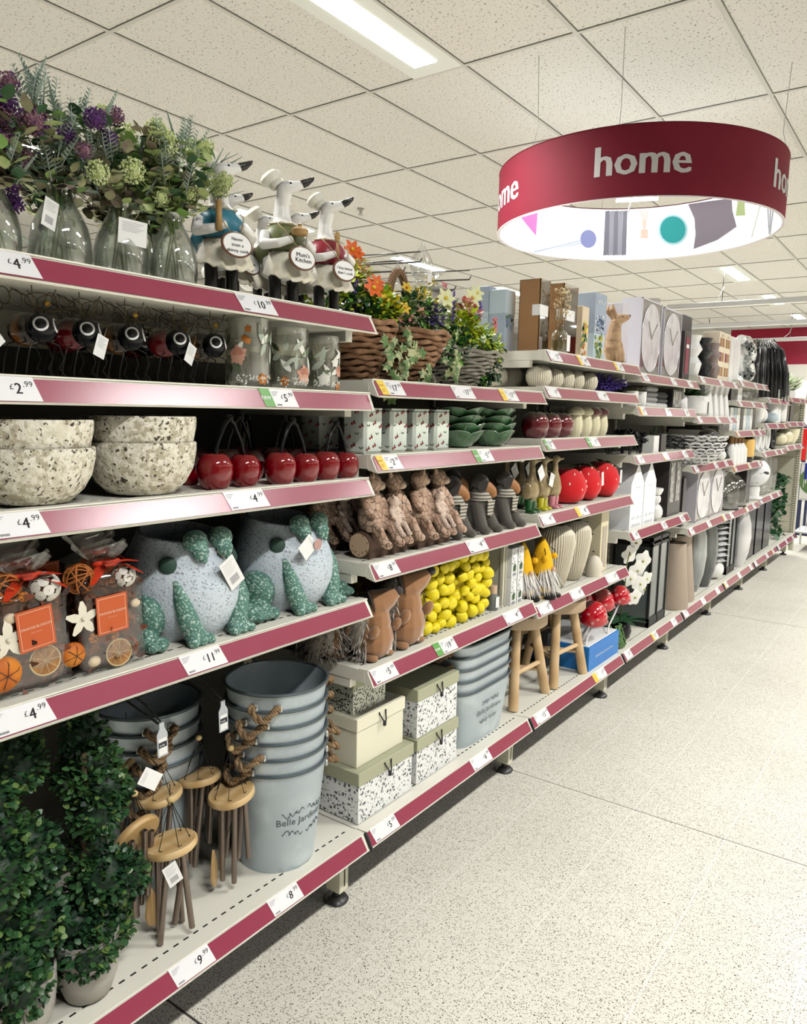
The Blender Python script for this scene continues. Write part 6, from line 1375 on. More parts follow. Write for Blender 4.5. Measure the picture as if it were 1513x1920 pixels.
# fifth shelf: gnomes, ribbed vases, boxed beehive diffuser
YHT = mat('yellow knit', (.86, .48, .01), .9, bump=(150, .4, .002)); BRD = mat('white beard hair', (.86, .82, .76), .9); GBK = mat('black felt', (.012, .012, .012), .9)
def gnome(label, loc, s_=1):
    t = thing('bee_gnome', label, 'soft toy', loc, 0, 'yellow bee gnomes', sc=s_)
    L([(0, 0), (.045, 0), (.052, .03), (.047, .075), (.035, .11), (0, .115)]).obj('body', mat('black and yellow stripes', (.80, .45, .01), .9, wave=(7, 'Z', 0, (.012, .01, .01))), t); L([(.047, .10), (.046, .125), (.036, .17), (.022, .21), (.008, .235), (0, .238)]).obj('hat', YHT, t)
    f = MB(); rr = random.Random(2)
    for i in range(160): a = rr.uniform(-1.3, 1.1); z = rr.uniform(.09, .125); p = Vector((math.cos(a)*.047, math.sin(a)*.047, z)); f.leaf(p, Vector((math.cos(a)*.35, math.sin(a)*.35, -1))+gp(.13), rr.uniform(.05, .10), .004, 0, -.1)
    f.obj('beard', BRD, t); MB().ball((.050, 0, .118), .010, 12).obj('nose', mat('skin felt', (.70, .45, .32), .9), t)
    for a in (-.9, .8): MB().ball((math.cos(a)*.05, math.sin(a)*.05, .165), .013, 12).obj('pompom', YHT, t); MB().tube([(math.cos(a)*.036, math.sin(a)*.036, .20), (math.cos(a)*.052, math.sin(a)*.052, .185), (math.cos(a)*.05, math.sin(a)*.05, .168)], .002, 5).obj('pompom_cord', GBK, t)
    for k in (-1, 1): MB().ball((.05, k*.026, .012), (.026, .018, .012), 12).obj('foot', GBK, t)
    return t
g0 = gnome('yellow bee gnome with a white beard, right one in front', (-.050, 2.700, .670)); more(g0, [((-.085, 2.600, .670), -.3, .96, 'yellow bee gnome with a white beard, left one beside the printed boxes')])
TV = [(.42, 0), (.55, .03), (.74, .25), (.9, .5), (1, .72), (.95, .86), (.72, .96), (.46, 1), (.42, .99), (.40, .9), (0, .8)]
RIBW = ribbed('large cream ribbed vase beside the gnomes', (-.090, 2.905, .670), .083, .262, P=TV, nr=46, grp='large cream ribbed vases', name='ribbed_vase'); more(RIBW, [((-.095, 3.090, .670), 0, 1.0, 'large cream ribbed vase beside the beehive ornament')])
HIV = mat('cream stacked ceramic', (.74, .68, .56), .5)
t = lib('beehive_diffuser', 'cream beehive shaped ornament standing in front of the open box', 'ornament', (-.035, 3.215, .670), 0, None, [('hive', L([(.0, 0), (.036, 0), (.038, .008), (.036, .016), (.039, .022), (.037, .034), (.039, .040), (.036, .052), (.036, .058), (.030, .070), (.028, .076), (.018, .088), (.006, .094), (0, .095)]), HIV)]); q = MB(); scrib(q, T(.0395, 0, .024) @ FACEX, .03, .006); q.obj('lettering', INK, t)
t = pbox('cream box lettered Beehive Diffuser with small bees', (-.035, 3.275, .670), .09, .165, .283, mat('cream card', (.72, .64, .44), .6), grp=None); MB().cbox(.0012, .045, .12, .001, .05, .19).obj('side_window', mat('dim box window', (.25, .19, .12), .2, coat=.6), t)
q = MB(); [text(q, e, T(-.10, -.001, z) @ FACEY, sz) for e, z, sz in (('Beehive', .25, .024), ('Diffuser', .225, .024), ('.', .208, .010))]; scrib(q, T(-.10, -.001, .206) @ FACEY, .07, .006); q.obj('lettering', INK, t)
q = MB(); [q.ball((-x, -.001, z), (.006, .001, .003), 6) for x, z in ((.03, .10), (.06, .155), (.04, .18), (.08, .05), (.035, .04))]; q.obj('printed_bees', INK, t)
# bottom: stools, mushrooms on springs, blue box
STW = mat('light turned wood', (.66, .47, .26), .5, wave=(2.5, 'Z', 3, (.55, .36, .18))); STS = mat('seat wood', (.56, .42, .28), .55, mix=[(12, .4, .6, (.46, .33, .21))])
def stool(label, loc, rz):
    t = thing('wooden_stool', label, 'stool', loc, rz, 'small wooden stools'); R = .125; zt = .37
    L([(0, zt-.055), (R-.006, zt-.055), (R, zt-.048), (R, zt-.006), (R-.006, zt), (0, zt)], 40).obj('seat', STS, t); P = []
    for i in range(3):
        a = 2*PI*i/3; top = Vector((math.cos(a)*R*.62, math.sin(a)*R*.62, zt-.04)); bot = Vector((math.cos(a)*R*1.22, math.sin(a)*R*1.22, 0)); P.append((top, bot)); MB().tube([bot, top], [.0205, .019], 16).obj('leg', STW, t)
    for i in range(3): a, b2 = P[i], P[(i+1) % 3]; u = .32+.05*i; MB().tube([a[1].lerp(a[0], u), b2[1].lerp(b2[0], u)], .010, 10).obj('stretcher', STW, t)
    return t
s0 = stool('light wooden stool in front, right of the zinc troughs', (-.125, 3.030, .233), .96); more(s0, [((-.150, 2.700, .233), 1.0, 1.0, 'light wooden stool half hidden behind the zinc troughs'), ((-.36, 3.25, .233), .6, .95, 'light wooden stool at the back behind the front one')])
CBL = mat('bright blue card', (.01, .17, .55), .4, mix=[(1.2, .4, .6, (.02, .25, .65))]); t = thing('display_box', 'bright blue and white display box holding the red mushrooms', 'box', (-.02, 3.175, .233)); MB().rbox(-.30, 0, 0, .375, 0, .115, .002).obj('box_body', CBL, t); MB().rbox(-.292, -.008, .008, .367, .113, .118, .002).obj('white_top', PAPER, t)
q = MB(); scrib(q, T(.001, .19, .05) @ FACEX, .22, .014); q.obj('lettering', mat('white print', (.85, .87, .9), .5), t)
RM = mat('glossy toadstool red', (.52, .0, .012), .12, coat=1); WPOLE = mat('white bent wire', (.75, .73, .70), .4); PKS = mat('pink spot', (.62, .25, .25), .5)
def toad(label, px, py, X, r, foot):
    loc = Vector((foot[0], foot[1], .351)); top = onx(px, py, X)-loc
    t = thing('mushroom_stake', label, 'garden stake', loc, 0, 'red mushrooms on wavy stems'); MB().tube([(0, 0, 0), (top.x*.2, top.y*.1+.006, top.z*.3), (top.x*.5, top.y*.6-.006, top.z*.6), top], .0045, 8).obj('stem', WPOLE, t)
    M = T(*top); L([(.0, .0), (r*.8, -.006), (r, .008), (r*1.0, r*.6), (r*.82, r*1.15), (r*.42, r*1.55), (0, r*1.64)], 28, M=M).obj('cap', RM, t); s_ = MB(); rr = random.Random(px)
    for i in range(10): a = -2.3+i*.35; u = (.35, .8, .55, .15)[i % 4]; q_ = math.sqrt(max(.1, 1-u*u*.8)); s_.lathe([(0, .001), (.0065, .001), (0, .003)], 10, 0, M @ T(math.cos(a)*r*q_*1.03, math.sin(a)*r*q_*1.03, u*r*1.53) @ S3(1.2) @ to((math.cos(a), math.sin(a), u)))
    s_.obj('spots', PKS, t); return t
toad('red spotted mushroom on a wavy stem, lowest and nearest of the four', 1112, 1168, -.05, .064, (-.05, 3.20)); toad('red spotted mushroom on a wavy stem, just above and behind the lowest', 1128, 1140, -.09, .060, (-.09, 3.26)); toad('red spotted mushroom on a wavy stem, leftmost, behind the lowest', 1092, 1142, -.16, .058, (-.15, 3.29)); toad('red spotted mushroom on a wavy stem, highest, at the right over the blue box', 1162, 1128, -.04, .050, (-.04, 3.44))
pbox('black gift card box with white stars behind the stool', (-.20, 3.12, .233), .09, .04, .16, mat('charcoal card', (.05, .05, .05), .6), grp=None, words=[('. . .', .8, .02, PAPER), ('o', .3, .04, PAPER)])

# ============================================================ fourth bay
FRD = mat('dark framed box', (.035, .03, .03), .35); MRN = mat('maroon card', (.22, .03, .05), .5)
t = pbox('dark framed window box at the right end of the fourth bay top', (-.03, 4.345, 1.586), .13, .07, .27, FRD); MB().cbox(.0012, .065, .14, .001, .06, .20).obj('maroon_window', MRN, t); MB().cbox(.002, .065, .19, .001, .05, .02).obj('pale_band', PAPER, t)
WCER = mat('white ceramic', (.82, .82, .80), .35, coat=.3); BCER = mat('black ceramic', (.006, .007, .010), .3, spec=.3, coat=.12)
def zig(label, loc, m_, s_=1.0, grp='zigzag vases'): return lib('zigzag_vase', label, 'vase', loc, 0, grp, [('vase_body', L([(.045, 0), (.050, .01), (.066, .075), (.040, .115), (.066, .155), (.045, .195), (.06, .235), (.054, .235), (.04, .195), (0, .19)], 8, smooth=False), m_)], s_)
TWL = mat('grey towelling', (.32, .32, .31), .95, bump=(180, .5, .002)); GPL = mat('succulent green', (.06, .16, .05), .5)
def potplant(label, loc, r, h, pm_, n, L_, seed, grp=None, name='potted_plant', gm=None, spread=1):
    t = thing(name, label, 'plant', loc, 0, grp); L([(r*.8, 0), (r, h*.15), (r, h), (r*.9, h), (r*.88, h*.9), (0, h*.88)]).obj('pot', pm_, t); f = MB(); rr = random.Random(seed)
    for i in range(n): f.leaf((rr.uniform(-r*.5, r*.5), rr.uniform(-r*.5, r*.5), h*.9), (rr.uniform(-1, 1)*spread, rr.uniform(-1, 1)*spread, rr.uniform(.3, 1)), L_*rr.uniform(.6, 1.1), L_*.16, 0, rr.uniform(.1, .5))
    f.obj('leaves', gm or GPL, t); return t
for i, y in enumerate((3.62, 3.74)): potplant('small white pot with yellow green sprigs, %s one beside the lavender' % ('left', 'right')[i], (-.06, y, 1.43), .038, .075, WCER, 16, .05, i, 'small white pots', gm=mat('moss sprig', (.30, .30, .06), .8))
def towel(label, loc, n, mt): 
    t = thing('folded_towels', label, 'towels', loc, 0, None)
    for i in range(n): MB().rbox(-.20, 0, 0, .17, i*.027+.001, i*.027+.026, .008).obj('folded_towel', mt if i else WCER, t)
    return t
towel('stack of folded grey towels beside the small white pots', (-.045, 3.83, 1.43), 4, TWL); towel('stack of folded dark grey towels left of the silver frame', (-.06, 4.05, 1.43), 3, mat('dark towelling', (.10, .10, .10), .95))
t = pbox('black framed silver patterned picture on the second shelf', (-.045, 4.25, 1.43), .17, .04, .105, BLACK); MB().cbox(.0012, .085, .052, .001, .15, .085).obj('silver_print', mat('silver foil', (.42, .42, .40), .3, .5, mix=[(40, .45, .6, (.10, .10, .10))]), t)
lib('white_cone', 'white cone shaped ornament beside the silver picture', 'ornament', (-.07, 4.475, 1.43), 0, None, [('cone', L([(.045, 0), (.04, .06), (.012, .10), (0, .105)]), WCER)])
BFL = mat('black fabric petal', (.012, .013, .018), .6)
def blackflower(label, loc, seed, hgt=.10):
    t = thing('black_flower_bunch', label, 'artificial flowers', loc, 0, 'black artificial flowers'); f = MB(); rr = random.Random(seed)
    for i in range(4):
        c = Vector((rr.uniform(-.03, .02), (i-1.5)*.035, hgt*rr.uniform(.6, 1)))
        for k in range(22): d = Vector((rr.gauss(0, 1), rr.gauss(0, 1), rr.gauss(0, 1))).normalized(); f.leaf(c+d*.008, d, .026, .022, 0, .3, True)
        f.tube([c, (c.x*.3, c.y*.3, 0)], .0025, 5)
    f.obj('flowers', BFL, t); return t
for i, (x, y) in enumerate(((-.045, 3.62), (-.05, 3.78), (-.11, 3.70), (-.14, 3.60))): blackflower('black artificial flowers, %s bunch' % ('front left', 'front right', 'middle back', 'far left back')[i], (x, y, 1.2), i)
pbox('white box lit from the aisle beside the black flowers', (-.03, 3.93, 1.2), .085, .06, .088, WCER); pbox('dark grey box beside the white one with a tag', (-.03, 4.05, 1.2), .09, .06, .095, FRD)
potplant('green boxwood tuft in a dark pot behind the white chain bowl', (-.12, 4.18, 1.2), .05, .05, BCER, 90, .09, 4, spread=1.3)
MILK = mat('white satin carton', (.90, .91, .92), .4, coat=.2)
def carton(label, loc):
    t = thing('house_carton', label, 'lantern', loc, 0, 'white house shaped cartons'); w, d, h, g = .185, .12, .225, .325
    MB().add([(0, 0, 0), (0, w, 0), (-d, w, 0), (-d, 0, 0), (0, 0, h), (0, w, h), (-d, w, h), (-d, 0, h), (0, w/2, g), (-d, w/2, g)], [(0, 1, 5, 8, 4), (3, 7, 9, 6, 2), (0, 4, 7, 3), (1, 2, 6, 5), (4, 8, 9, 7), (5, 6, 9, 8), (0, 3, 2, 1)], 0, False).obj('carton_body', MILK, t)
    q = MB(); M = T(.001, w/2, 0) @ FACEX; scrib(q, M @ T(0, .012, 0), .14, .02); text(q, '~ ~', M @ T(0, .195, 0), .04)
    for i in range(8): q.box(-.085+.022*i, -.079+.022*i, .05, .052+.006*(i % 3), 0, .0005, 0, M)
    q.obj('print', mat('grey blue print', (.35, .40, .45), .6), t); return t
c0_ = carton('white house shaped carton, left one above the orchid', (-.02, 3.600, .832)); more(c0_, [((-.02, 3.795, .832), 0, 'white house shaped carton, right one beside the small white figure')])
lib('snowman_figure', 'small white round figure between the cartons and the black box', 'figurine', (-.05, 4.07, .832), 0, None, [('body', MB().ball((0, 0, .045), (.045, .045, .05), 18).ball((0, 0, .115), (.032, .032, .034), 16).lathe([(.03, .14), (.042, .165), (.04, .175), (0, .16)], 18), WCER)])
t = pbox('tall black box with two silver pictures on the fourth shelf', (-.03, 4.235, .832), .24, .09, .335, FRD)
for y in (.06, .17): MB().cbox(.0012, y, .19, .001, .07, .22).obj('silver_print', MATS['silver foil'], t)
# orchid, planters, lanterns
ORW = mat('white orchid petal', (.86, .86, .80), .5); t = thing('white_orchid', 'white orchid in a black round pot beside the blue display box', 'orchid', (-.095, 3.760, .233)); L([(.03, 0), (.055, .02), (.063, .055), (.055, .09), (.045, .10), (0, .09)]).obj('pot', BCER, t)
f = MB(); s_ = MB(); gl = MB()
for px, py, r in ((1195, 1070, .04), (1180, 1040, .035), (1205, 1052, .042), (1200, 1095, .036), (1190, 1120, .032), (1182, 1085, .032), (1212, 1085, .03), (1192, 1018, .03), (1208, 1105, .028)):
    p = rel(px, py, -.05+rb.uniform(-.03, .02), (-.095, 3.76, .233)); M = T(*p) @ RZ(-.5) @ RY(.15) @ FACEX @ RZ(rb.uniform(0, 2))
    r *= 1.15
    for i in range(5): a = 2*PI*i/5; f.leaf((0, 0, 0), (math.cos(a), math.sin(a), .15), r*1.25, r*1.15, 0, .2, True, M)
    f.ball((0, 0, .006), .006, 8, 1, M)
s_.tube([(0, 0, .09), (.01, .02, .25), (.02, .0, .40), (.04, -.02, .47)], .003, 6); f.obj('blossoms', [ORW, mat('orchid centre', (.6, .6, .1), .5)], t); s_.obj('stem', STEM, t)
for i in range(8): a = i*.8; gl.leaf((0, 0, .09), (math.cos(a), math.sin(a), .7), .13, .04, 0, .45, True)
gl.obj('leaves', GRN2, t)
t = thing('trailing_succulent', 'string of green beads trailing from a black round pot below the mushrooms', 'plant', (-.11, 3.640, .233)); L([(.03, 0), (.052, .02), (.058, .05), (.05, .085), (0, .08)]).obj('pot', BCER, t); f = MB()
for i in range(9):
    a = rb.uniform(-1.2, 1.0); p = Vector((math.cos(a)*.052, math.sin(a)*.052, .09))
    for k in range(16): f.ball(p+Vector((.010+.002*k+rb.uniform(-.003, .003), rb.uniform(-.006, .006), .02-.0065*k)), (.005, .005, .0065), 6)
f.obj('bead_leaves', mat('bead leaf green', (.10, .20, .06), .5), t)
BLM = mat('matt black metal', (.012, .013, .013), .45, .3); LGL = mat('grey lantern glass', (.10, .115, .11), .15, coat=.4)
def lantern(label, loc, w, d, h, rz=0):
    t = thing('black_lantern', label, 'lantern', loc, rz, 'tall black lanterns'); f = MB(); b = .014
    for x in (-d, -b):
        for y in (0, w/2-b/2, w-b): f.box(x, x+b, y, y+b, 0, h)
    for z, zz_ in ((0, .05), (h-.05, h-.035), (h-.02, h)): f.box(-d, 0, 0, w, z, zz_)
    f.obj('frame', BLM, t); MB().box(-d+.004, -.006, .005, w-.005, .05, h-.05).obj('glass_panes', LGL, t); return t
lantern('tall black lantern with glass panes, right of the orchid', (-.045, 4.075, .233), .30, .22, .50)

# ============================================================ fifth bay
zig('white zigzag vase at the left end of the fifth bay top shelf', (-.07, 4.625, 1.62), WCER, 1.0); z1 = zig('black zigzag vase behind the white one', (-.13, 4.78, 1.62), BCER, 1.05); more(z1, [((-.09, 4.93, 1.62), 0, 1.05, 'black zigzag vase beside the cream lettered boxes')]); zig('taupe zigzag vase against the cream lettered boxes', (-.06, 5.03, 1.62), mat('taupe ceramic', (.25, .19, .18), .5), .95)
pbox('tall black glossy box behind the zigzag vases', (-.17, 4.72, 1.62), .25, .09, .38, BCER)
CRC = mat('cream lettered card', (.78, .68, .52), .6)
for i, y in enumerate((5.10, 5.245)):
    t = pbox('cream box with brown arched print, %s of the two' % ('left', 'right')[i], (-.03, y, 1.62), .14, .10, .305, CRC, grp='cream boxes with arched print', words=[('STYLE', .9, .022)])
    for z in (.03, .12, .21):
        for k in (0, 1): MB().cbox(.0012, .04+.06*k, z+.03, .001, .045, .055).obj('arched_print', (KRAFT, MRN)[(k+int(z*10)) % 2 if z == .12 else 0], t)
t = pbox('white tall pillar box beside the cream ones', (-.03, 5.40, 1.62), .11, .10, .30, WCER)
t = potplant('white rectangular planter of green succulents on the fifth bay second shelf', (-.08, 4.74, 1.392), .10, .12, WCER, 70, .12, 3, spread=1.1); MB().cbox(.1008, .0, .05, .001, .02, .07).obj('dark_label', FRD, t)
w0 = lib('white_jug', 'slim white flared vase, first beside the succulent planter', 'vase', (-.06, 4.99, 1.392), 0, 'slim white flared vases', [('vase_body', L([(.05, 0), (.05, .02), (.032, .14), (.045, .20), (.04, .20), (0, .18)], 8, smooth=False), WCER)])
more(w0, [((-.06, 5.13, 1.392), 0, 'slim white flared vase, second beside the succulent planter'), ((-.06, 5.27, 1.392), 0, 'slim white flared vase, third beside the succulent planter'), ((-.06, 5.41, 1.392), 0, 'slim white flared vase at the right end of the shelf')])
def chainbowl(label, loc, m_, r=.17, h=.15):
    t = thing('chain_bowl', label, 'bowl', loc, 0, 'woven chain bowls'); c = MB()
    for k in range(7):
        u = k/6; rr = r*(.35+.65*math.sin(u*PI/2)); z = .010+h*(1-math.cos(u*PI/2)); n = 18
        for i in range(n):
            a = 2*PI*(i+.5*(k % 2))/n; w_ = PI*rr/n*1.25; p = Vector((math.cos(a)*rr, math.sin(a)*rr, z)); tg = Vector((-math.sin(a), math.cos(a), 0)); up = Vector((math.cos(a)*.5, math.sin(a)*.5, .8)).normalized()
            c.tube([p+tg*w_*math.cos(q*PI/3)+up*.014*math.sin(q*PI/3) for q in range(6)], .0045, 5, closed=True)
    c.obj('chain_links', m_, t); return t
chainbowl('white woven chain bowl reaching over the shelf edge', (-.06, 4.76, 1.105), WCER, .19, .15); chainbowl('black woven chain bowl behind the white one', (-.20, 4.62, 1.115), BCER, .16, .13)
t = thing('black_bull_figure', 'black bull ornament above two white balls in the fifth bay', 'figurine', (-.08, 5.20, 1.105)); b = MB(); b.ball((0, 0, .16), (.06, .14, .05)); b.tube([(0, .12, .17), (.02, .19, .15)], [.04, .02], 10); [b.tube([(k*.03, y, .13), (k*.03, y, 0)], [.022, .014], 8) for k in (-1, 1) for y in (-.10, .09)]; b.merged('body', BCER, t, .006, 2)
for i, y in enumerate((5.07, 5.30)): lib('white_ball', 'white ceramic ball %s under the black bull' % ('left', 'right')[i], 'ornament', (-.02, y, 1.105), 0, 'white ceramic balls', [('ball', MB().ball((0, 0, .036), .036, 18), WCER)])
for i in range(3):
    t = pbox('dark narrow frame standing upright, %s of three' % ('first', 'second', 'third')[i], (-.05-.02*i, 4.60+.07*i, .735), .05, .14, .29, FRD, grp='dark frames')
clockbox('oval mirror in a grey window box, left of the two', (-.03, 4.83, .735), .32, .33, 'oval mirrors in window boxes'); clockbox('oval mirror in a grey window box, right one beside the glass cloches', (-.03, 5.17, .735), .33, .335, 'oval mirrors in window boxes')
TAP = mat('taupe stone vase', (.42, .34, .27), .8, bump=(60, .3)); BEI = mat('cream stone top', (.66, .60, .46), .7)
def tall(label, loc, h, m_, r=.075): return lib('tapered_vase', label, 'vase', loc, 0, 'tall tapered vases', [('vase_body', L([(r*1.15, 0), (r*1.2, .01), (r*.8, h*.9), (r*.82, h), (r*.7, h), (0, h*.95)]), m_)])
tall('taupe tapered vase right of the black lantern, front', (-.09, 4.640, .233), .40, TAP, .085); tall('taupe tapered vase with cream top, second from the lantern', (-.13, 4.86, .233), .42, TAP, .10); lib('cream_jar', 'cream cylinder jar standing behind the first taupe vase', 'jar', (-.22, 4.70, .233), 0, None, [('jar_body', L([(.09, 0), (.09, .44), (.08, .46), (0, .45)]), BEI)])
SLV = mat('hammered silver', (.50, .52, .52), .25, .85, mix=[(9, .4, .6, (.28, .30, .31), (1, 1, .25))])
def ovalv(label, loc, h, r, m_=None): return lib('silver_vase', label, 'vase', loc, 0, 'tall silver vases', [('vase_body', L([(r*.45, 0), (r*.5, .01), (r*.85, h*.25), (r, h*.5), (r*.9, h*.75), (r*.55, h*.97), (r*.5, h), (0, h*.96)]), m_ or SLV)])
ovalv('tall pale silver vase beside the taupe vases', (-.11, 5.16, .233), .50, .085); ovalv('tall dark silver vase beside the white ruffled one', (-.09, 5.37, .233), .49, .085, mat('dark hammered silver', (.26, .27, .27), .3, .8, mix=[(9, .4, .6, (.12, .13, .13), (1, 1, .25))]))

# ============================================================ sixth bay
MIR = mat('mirror mosaic', (.75, .78, .78), .08, .95, bump=(40, 1, .02)); MIR2 = mat('dark mirror mosaic', (.16, .19, .19), .1, .9, bump=(60, 1, .02))
t = thing('mirror_ornament', 'sparkling mirrored X shaped ornament at the end of the top shelves', 'ornament', (-.07, 6.08, 1.642)); t.scale = (1, 1.7, .92); M = FACEX; b = MB()
for s_ in (1, -1): b.tube([(-.13, .17+s_*.155, 0), (-.02, .17+s_*.165, 0), (.07, .17+s_*.12, 0), (.10, .17+s_*.07, 0), (.07, .17+s_*.02, 0), (-.02, .17-s_*.02, 0)], .036, 10, 0, M)
b.obj('mosaic_body', MIR, t); b = MB()
for i in range(150): b.cbox(rb.uniform(-.12, .1), rb.choice((-1, 1))*rb.uniform(.08, .17)+.17, .028, .018, .014, .012, 0, M @ T(0, 0, 0)) 
b.obj('dark_tiles', MIR2, t); MB().cbox(-.02, 0, .17, .02, .20, .25).obj('white_back', WCER, t)
pbox('white tall box at the left end of the sixth bay top', (-.04, 5.57, 1.642), .14, .08, .28, WCER)
def simple(rows):
    for n_, lab, cat, loc, grp, kind, a_, m_ in rows:
        w, d, h = a_
        if kind == 'box': pbox(lab, loc, w, d, h, m_, grp=grp, name=n_)
        elif kind == 'cyl': lib(n_, lab, cat, loc, 0, grp, [('body', L([(w*.92, 0), (w, .006), (w, h-.004), (w*.96, h), (w*.85, h), (w*.85, h*.9), (0, h*.88)]), m_)])
        elif kind == 'bowl': lib(n_, lab, cat, loc, 0, grp, [('body', L([(w*.5, 0), (w*.85, h*.4), (w, h), (w*.94, h), (w*.75, h*.4), (0, h*.15)]), m_)])
        elif kind == 'ball': lib(n_, lab, cat, loc, 0, grp, [('body', MB().ball((0, 0, h/2), (w, w, h/2), 18), m_)])
        elif kind == 'bottle': lib(n_, lab, cat, loc, 0, grp, [('body', L([(w*.9, 0), (w, .01), (w*.9, h*.55), (w*.4, h*.75), (w*.4, h), (0, h)]), m_)])
CLB = glassy('clear glass', (.95, .96, .95), .5); AMB = mat('amber candle glow glass', (.80, .50, .14), .4); SIL = mat('plain silver', (.6, .6, .6), .2, .9)
simple([
 ('gift_box', 'small charcoal box with white emblem on the sixth bay second shelf', 'box', (-.05, 5.60, 1.505), 'small boxes', 'box', (.12, .06, .10), FRD), ('gift_box', 'small white box beside the charcoal one', 'box', (-.04, 5.76, 1.505), 'small boxes', 'box', (.13, .06, .10), WCER),
 ('glass_bottle', 'clear glass bottle, first beside the small white box', 'bottle', (-.05, 5.97, 1.505), 'clear bottles', 'bottle', (.045, 0, .115), CLB), ('glass_bottle', 'clear glass bottle, second beside the small white box', 'bottle', (-.05, 6.12, 1.505), 'clear bottles', 'bottle', (.045, 0, .115), CLB), ('glass_bottle', 'clear glass bottle at the right end, sixth bay', 'bottle', (-.05, 6.28, 1.505), 'clear bottles', 'bottle', (.045, 0, .115), CLB)])
for i in range(8): pbox('boxed candle with a black label, number %s from the left in the sixth bay' % ('one', 'two', 'three', 'four', 'five', 'six', 'seven', 'eight')[i], (-.04, 5.58+.105*i, 1.298), .09, .07, .16, (WCER, SKY, WCER, FRD)[i % 4], grp='boxed candles', words=[('I', .45, .06)])
for i in range(4): lib('white_bottle', 'white bottle with a brown neck, %s of four' % ('first', 'second', 'third', 'fourth')[i], 'bottle', (-.04, 5.66+.11*i, 1.056), 0, 'white bottles with brown necks', [('body', L([(.04, 0), (.045, .01), (.042, .11), (.022, .14), (.02, .15), (0, .15)]), WCER), ('neck', L([(.016, .15), (.020, .20), (.014, .21), (0, .21)]), KRAFT)])
simple([('amber_candle', 'amber glass candle on a black stand in the sixth bay', 'candle', (-.04, 6.15, 1.10), None, 'cyl', (.06, 0, .13), AMB), ('candle_stand', 'black stand under the amber candle', 'stand', (-.04, 6.15, 1.056), None, 'cyl', (.05, 0, .043), BLACK), ('black_twig_ornament', 'spiky black ornament left of the white bottles', 'ornament', (-.05, 5.57, 1.056), None, 'bottle', (.03, 0, .12), BLACK)])
for i, y in enumerate((5.80, 6.05)): lib('glass_cloche', 'clear glass cloche with knob, %s of two' % ('left', 'right')[i], 'cloche', (-.10, y, .730), 0, 'clear glass cloches', [('glass_dome', MB().open_lathe([(.105, 0), (.11, .1), (.10, .17), (.06, .22), (.018, .235), (.018, .25), (.03, .27), (0, .285)], 36), CLB), ('base', L([(0, -.0), (.115, 0), (.115, .008), (0, .009)]), BCER)])
simple([('picture_frame', 'black narrow frame behind the glass cloches', 'frame', (-.14, 5.62, .730), 'black frames', 'box', (.1, .03, .28), FRD), ('picture_frame', 'black narrow frame right of the glass cloches', 'frame', (-.04, 6.27, .730), 'black frames', 'box', (.14, .05, .30), FRD)])
t = thing('ruffled_vase', 'white ruffled petal sculpture standing on the bottom shelf', 'vase', (-.10, 5.68, .233)); b = MB()
for k in range(9): b.lathe([(.03, .12+k*.04), (.075+.012*(k % 2), .14+k*.04), (.03, .15+k*.04)], 24, rib=7, ribd=.25)
b.ball((0, 0, .07), (.075, .075, .07), 18); b.obj('petals', WCER, t)
lantern('black lantern in the sixth bay with pale panes', (-.05, 5.86, .233), .26, .2, .47); ovalv('white silver teardrop vase right of the black lantern', (-.06, 6.28, .233), .46, .085, mat('white satin metal', (.7, .7, .71), .3, .5))
simple([('gift_box', 'tall black boxed item, first on the dark bottom shelf of the seventh bay', 'box', (-.06, 6.56, .233), 'tall black boxed items', 'box', (.28, .28, .50), BCER), ('gift_box', 'tall black boxed item, second on the dark bottom shelf of the seventh bay', 'box', (-.06, 6.90, .233), 'tall black boxed items', 'box', (.28, .28, .50), BCER), ('gift_box', 'tall black boxed item, third on the dark bottom shelf of the seventh bay', 'box', (-.06, 7.24, .233), 'tall black boxed items', 'box', (.28, .28, .50), BCER)])

# ============================================================ seventh and last bay, end of the run
t = thing('beaded_plant', 'black plant of hanging glossy strands on the seventh bay top shelf', 'artificial plant', (-.17, 7.10, 1.550)); f = MB(); rr = random.Random(5); L([(.08, 0), (.1, .05), (.09, .1), (0, .09)]).obj('pot', BCER, t)
for i in range(240):
    a = rr.uniform(0, 2*PI); r = rr.uniform(.04, .24); f.tube([(math.cos(a)*r*.4, math.sin(a)*r*.6, .44+rr.uniform(-.03, .06)), (math.cos(a)*r*.75, math.sin(a)*r*1.4, .40), (math.cos(a)*r*.95, math.sin(a)*r*1.9, .22), (math.cos(a)*r, math.sin(a)*r*1.9, rr.uniform(-.03, .1))], .005, 4, i % 3)
f.obj('strands', [BLK, BCER, mat('grey gloss strand', (.05, .05, .055), .15, coat=.8)], t)
potplant('green leafy plant beyond the black beaded plant', (-.1, 7.45, 1.58), .05, .08, WCER, 60, .2, 6, spread=.9, gm=GRN1)
potplant('pale white and green flowers at the far end of the top shelf', (-.12, 7.9, 1.58), .06, .08, WCER, 90, .2, 7, spread=.6, gm=mat('pale green bloom', (.68, .76, .55), .8))
potplant('pale flowers closest to the end panel', (-.12, 8.25, 1.58), .06, .08, WCER, 90, .2, 8, spread=.6, gm=mat('pale green bloom', (.68, .76, .55), .8))
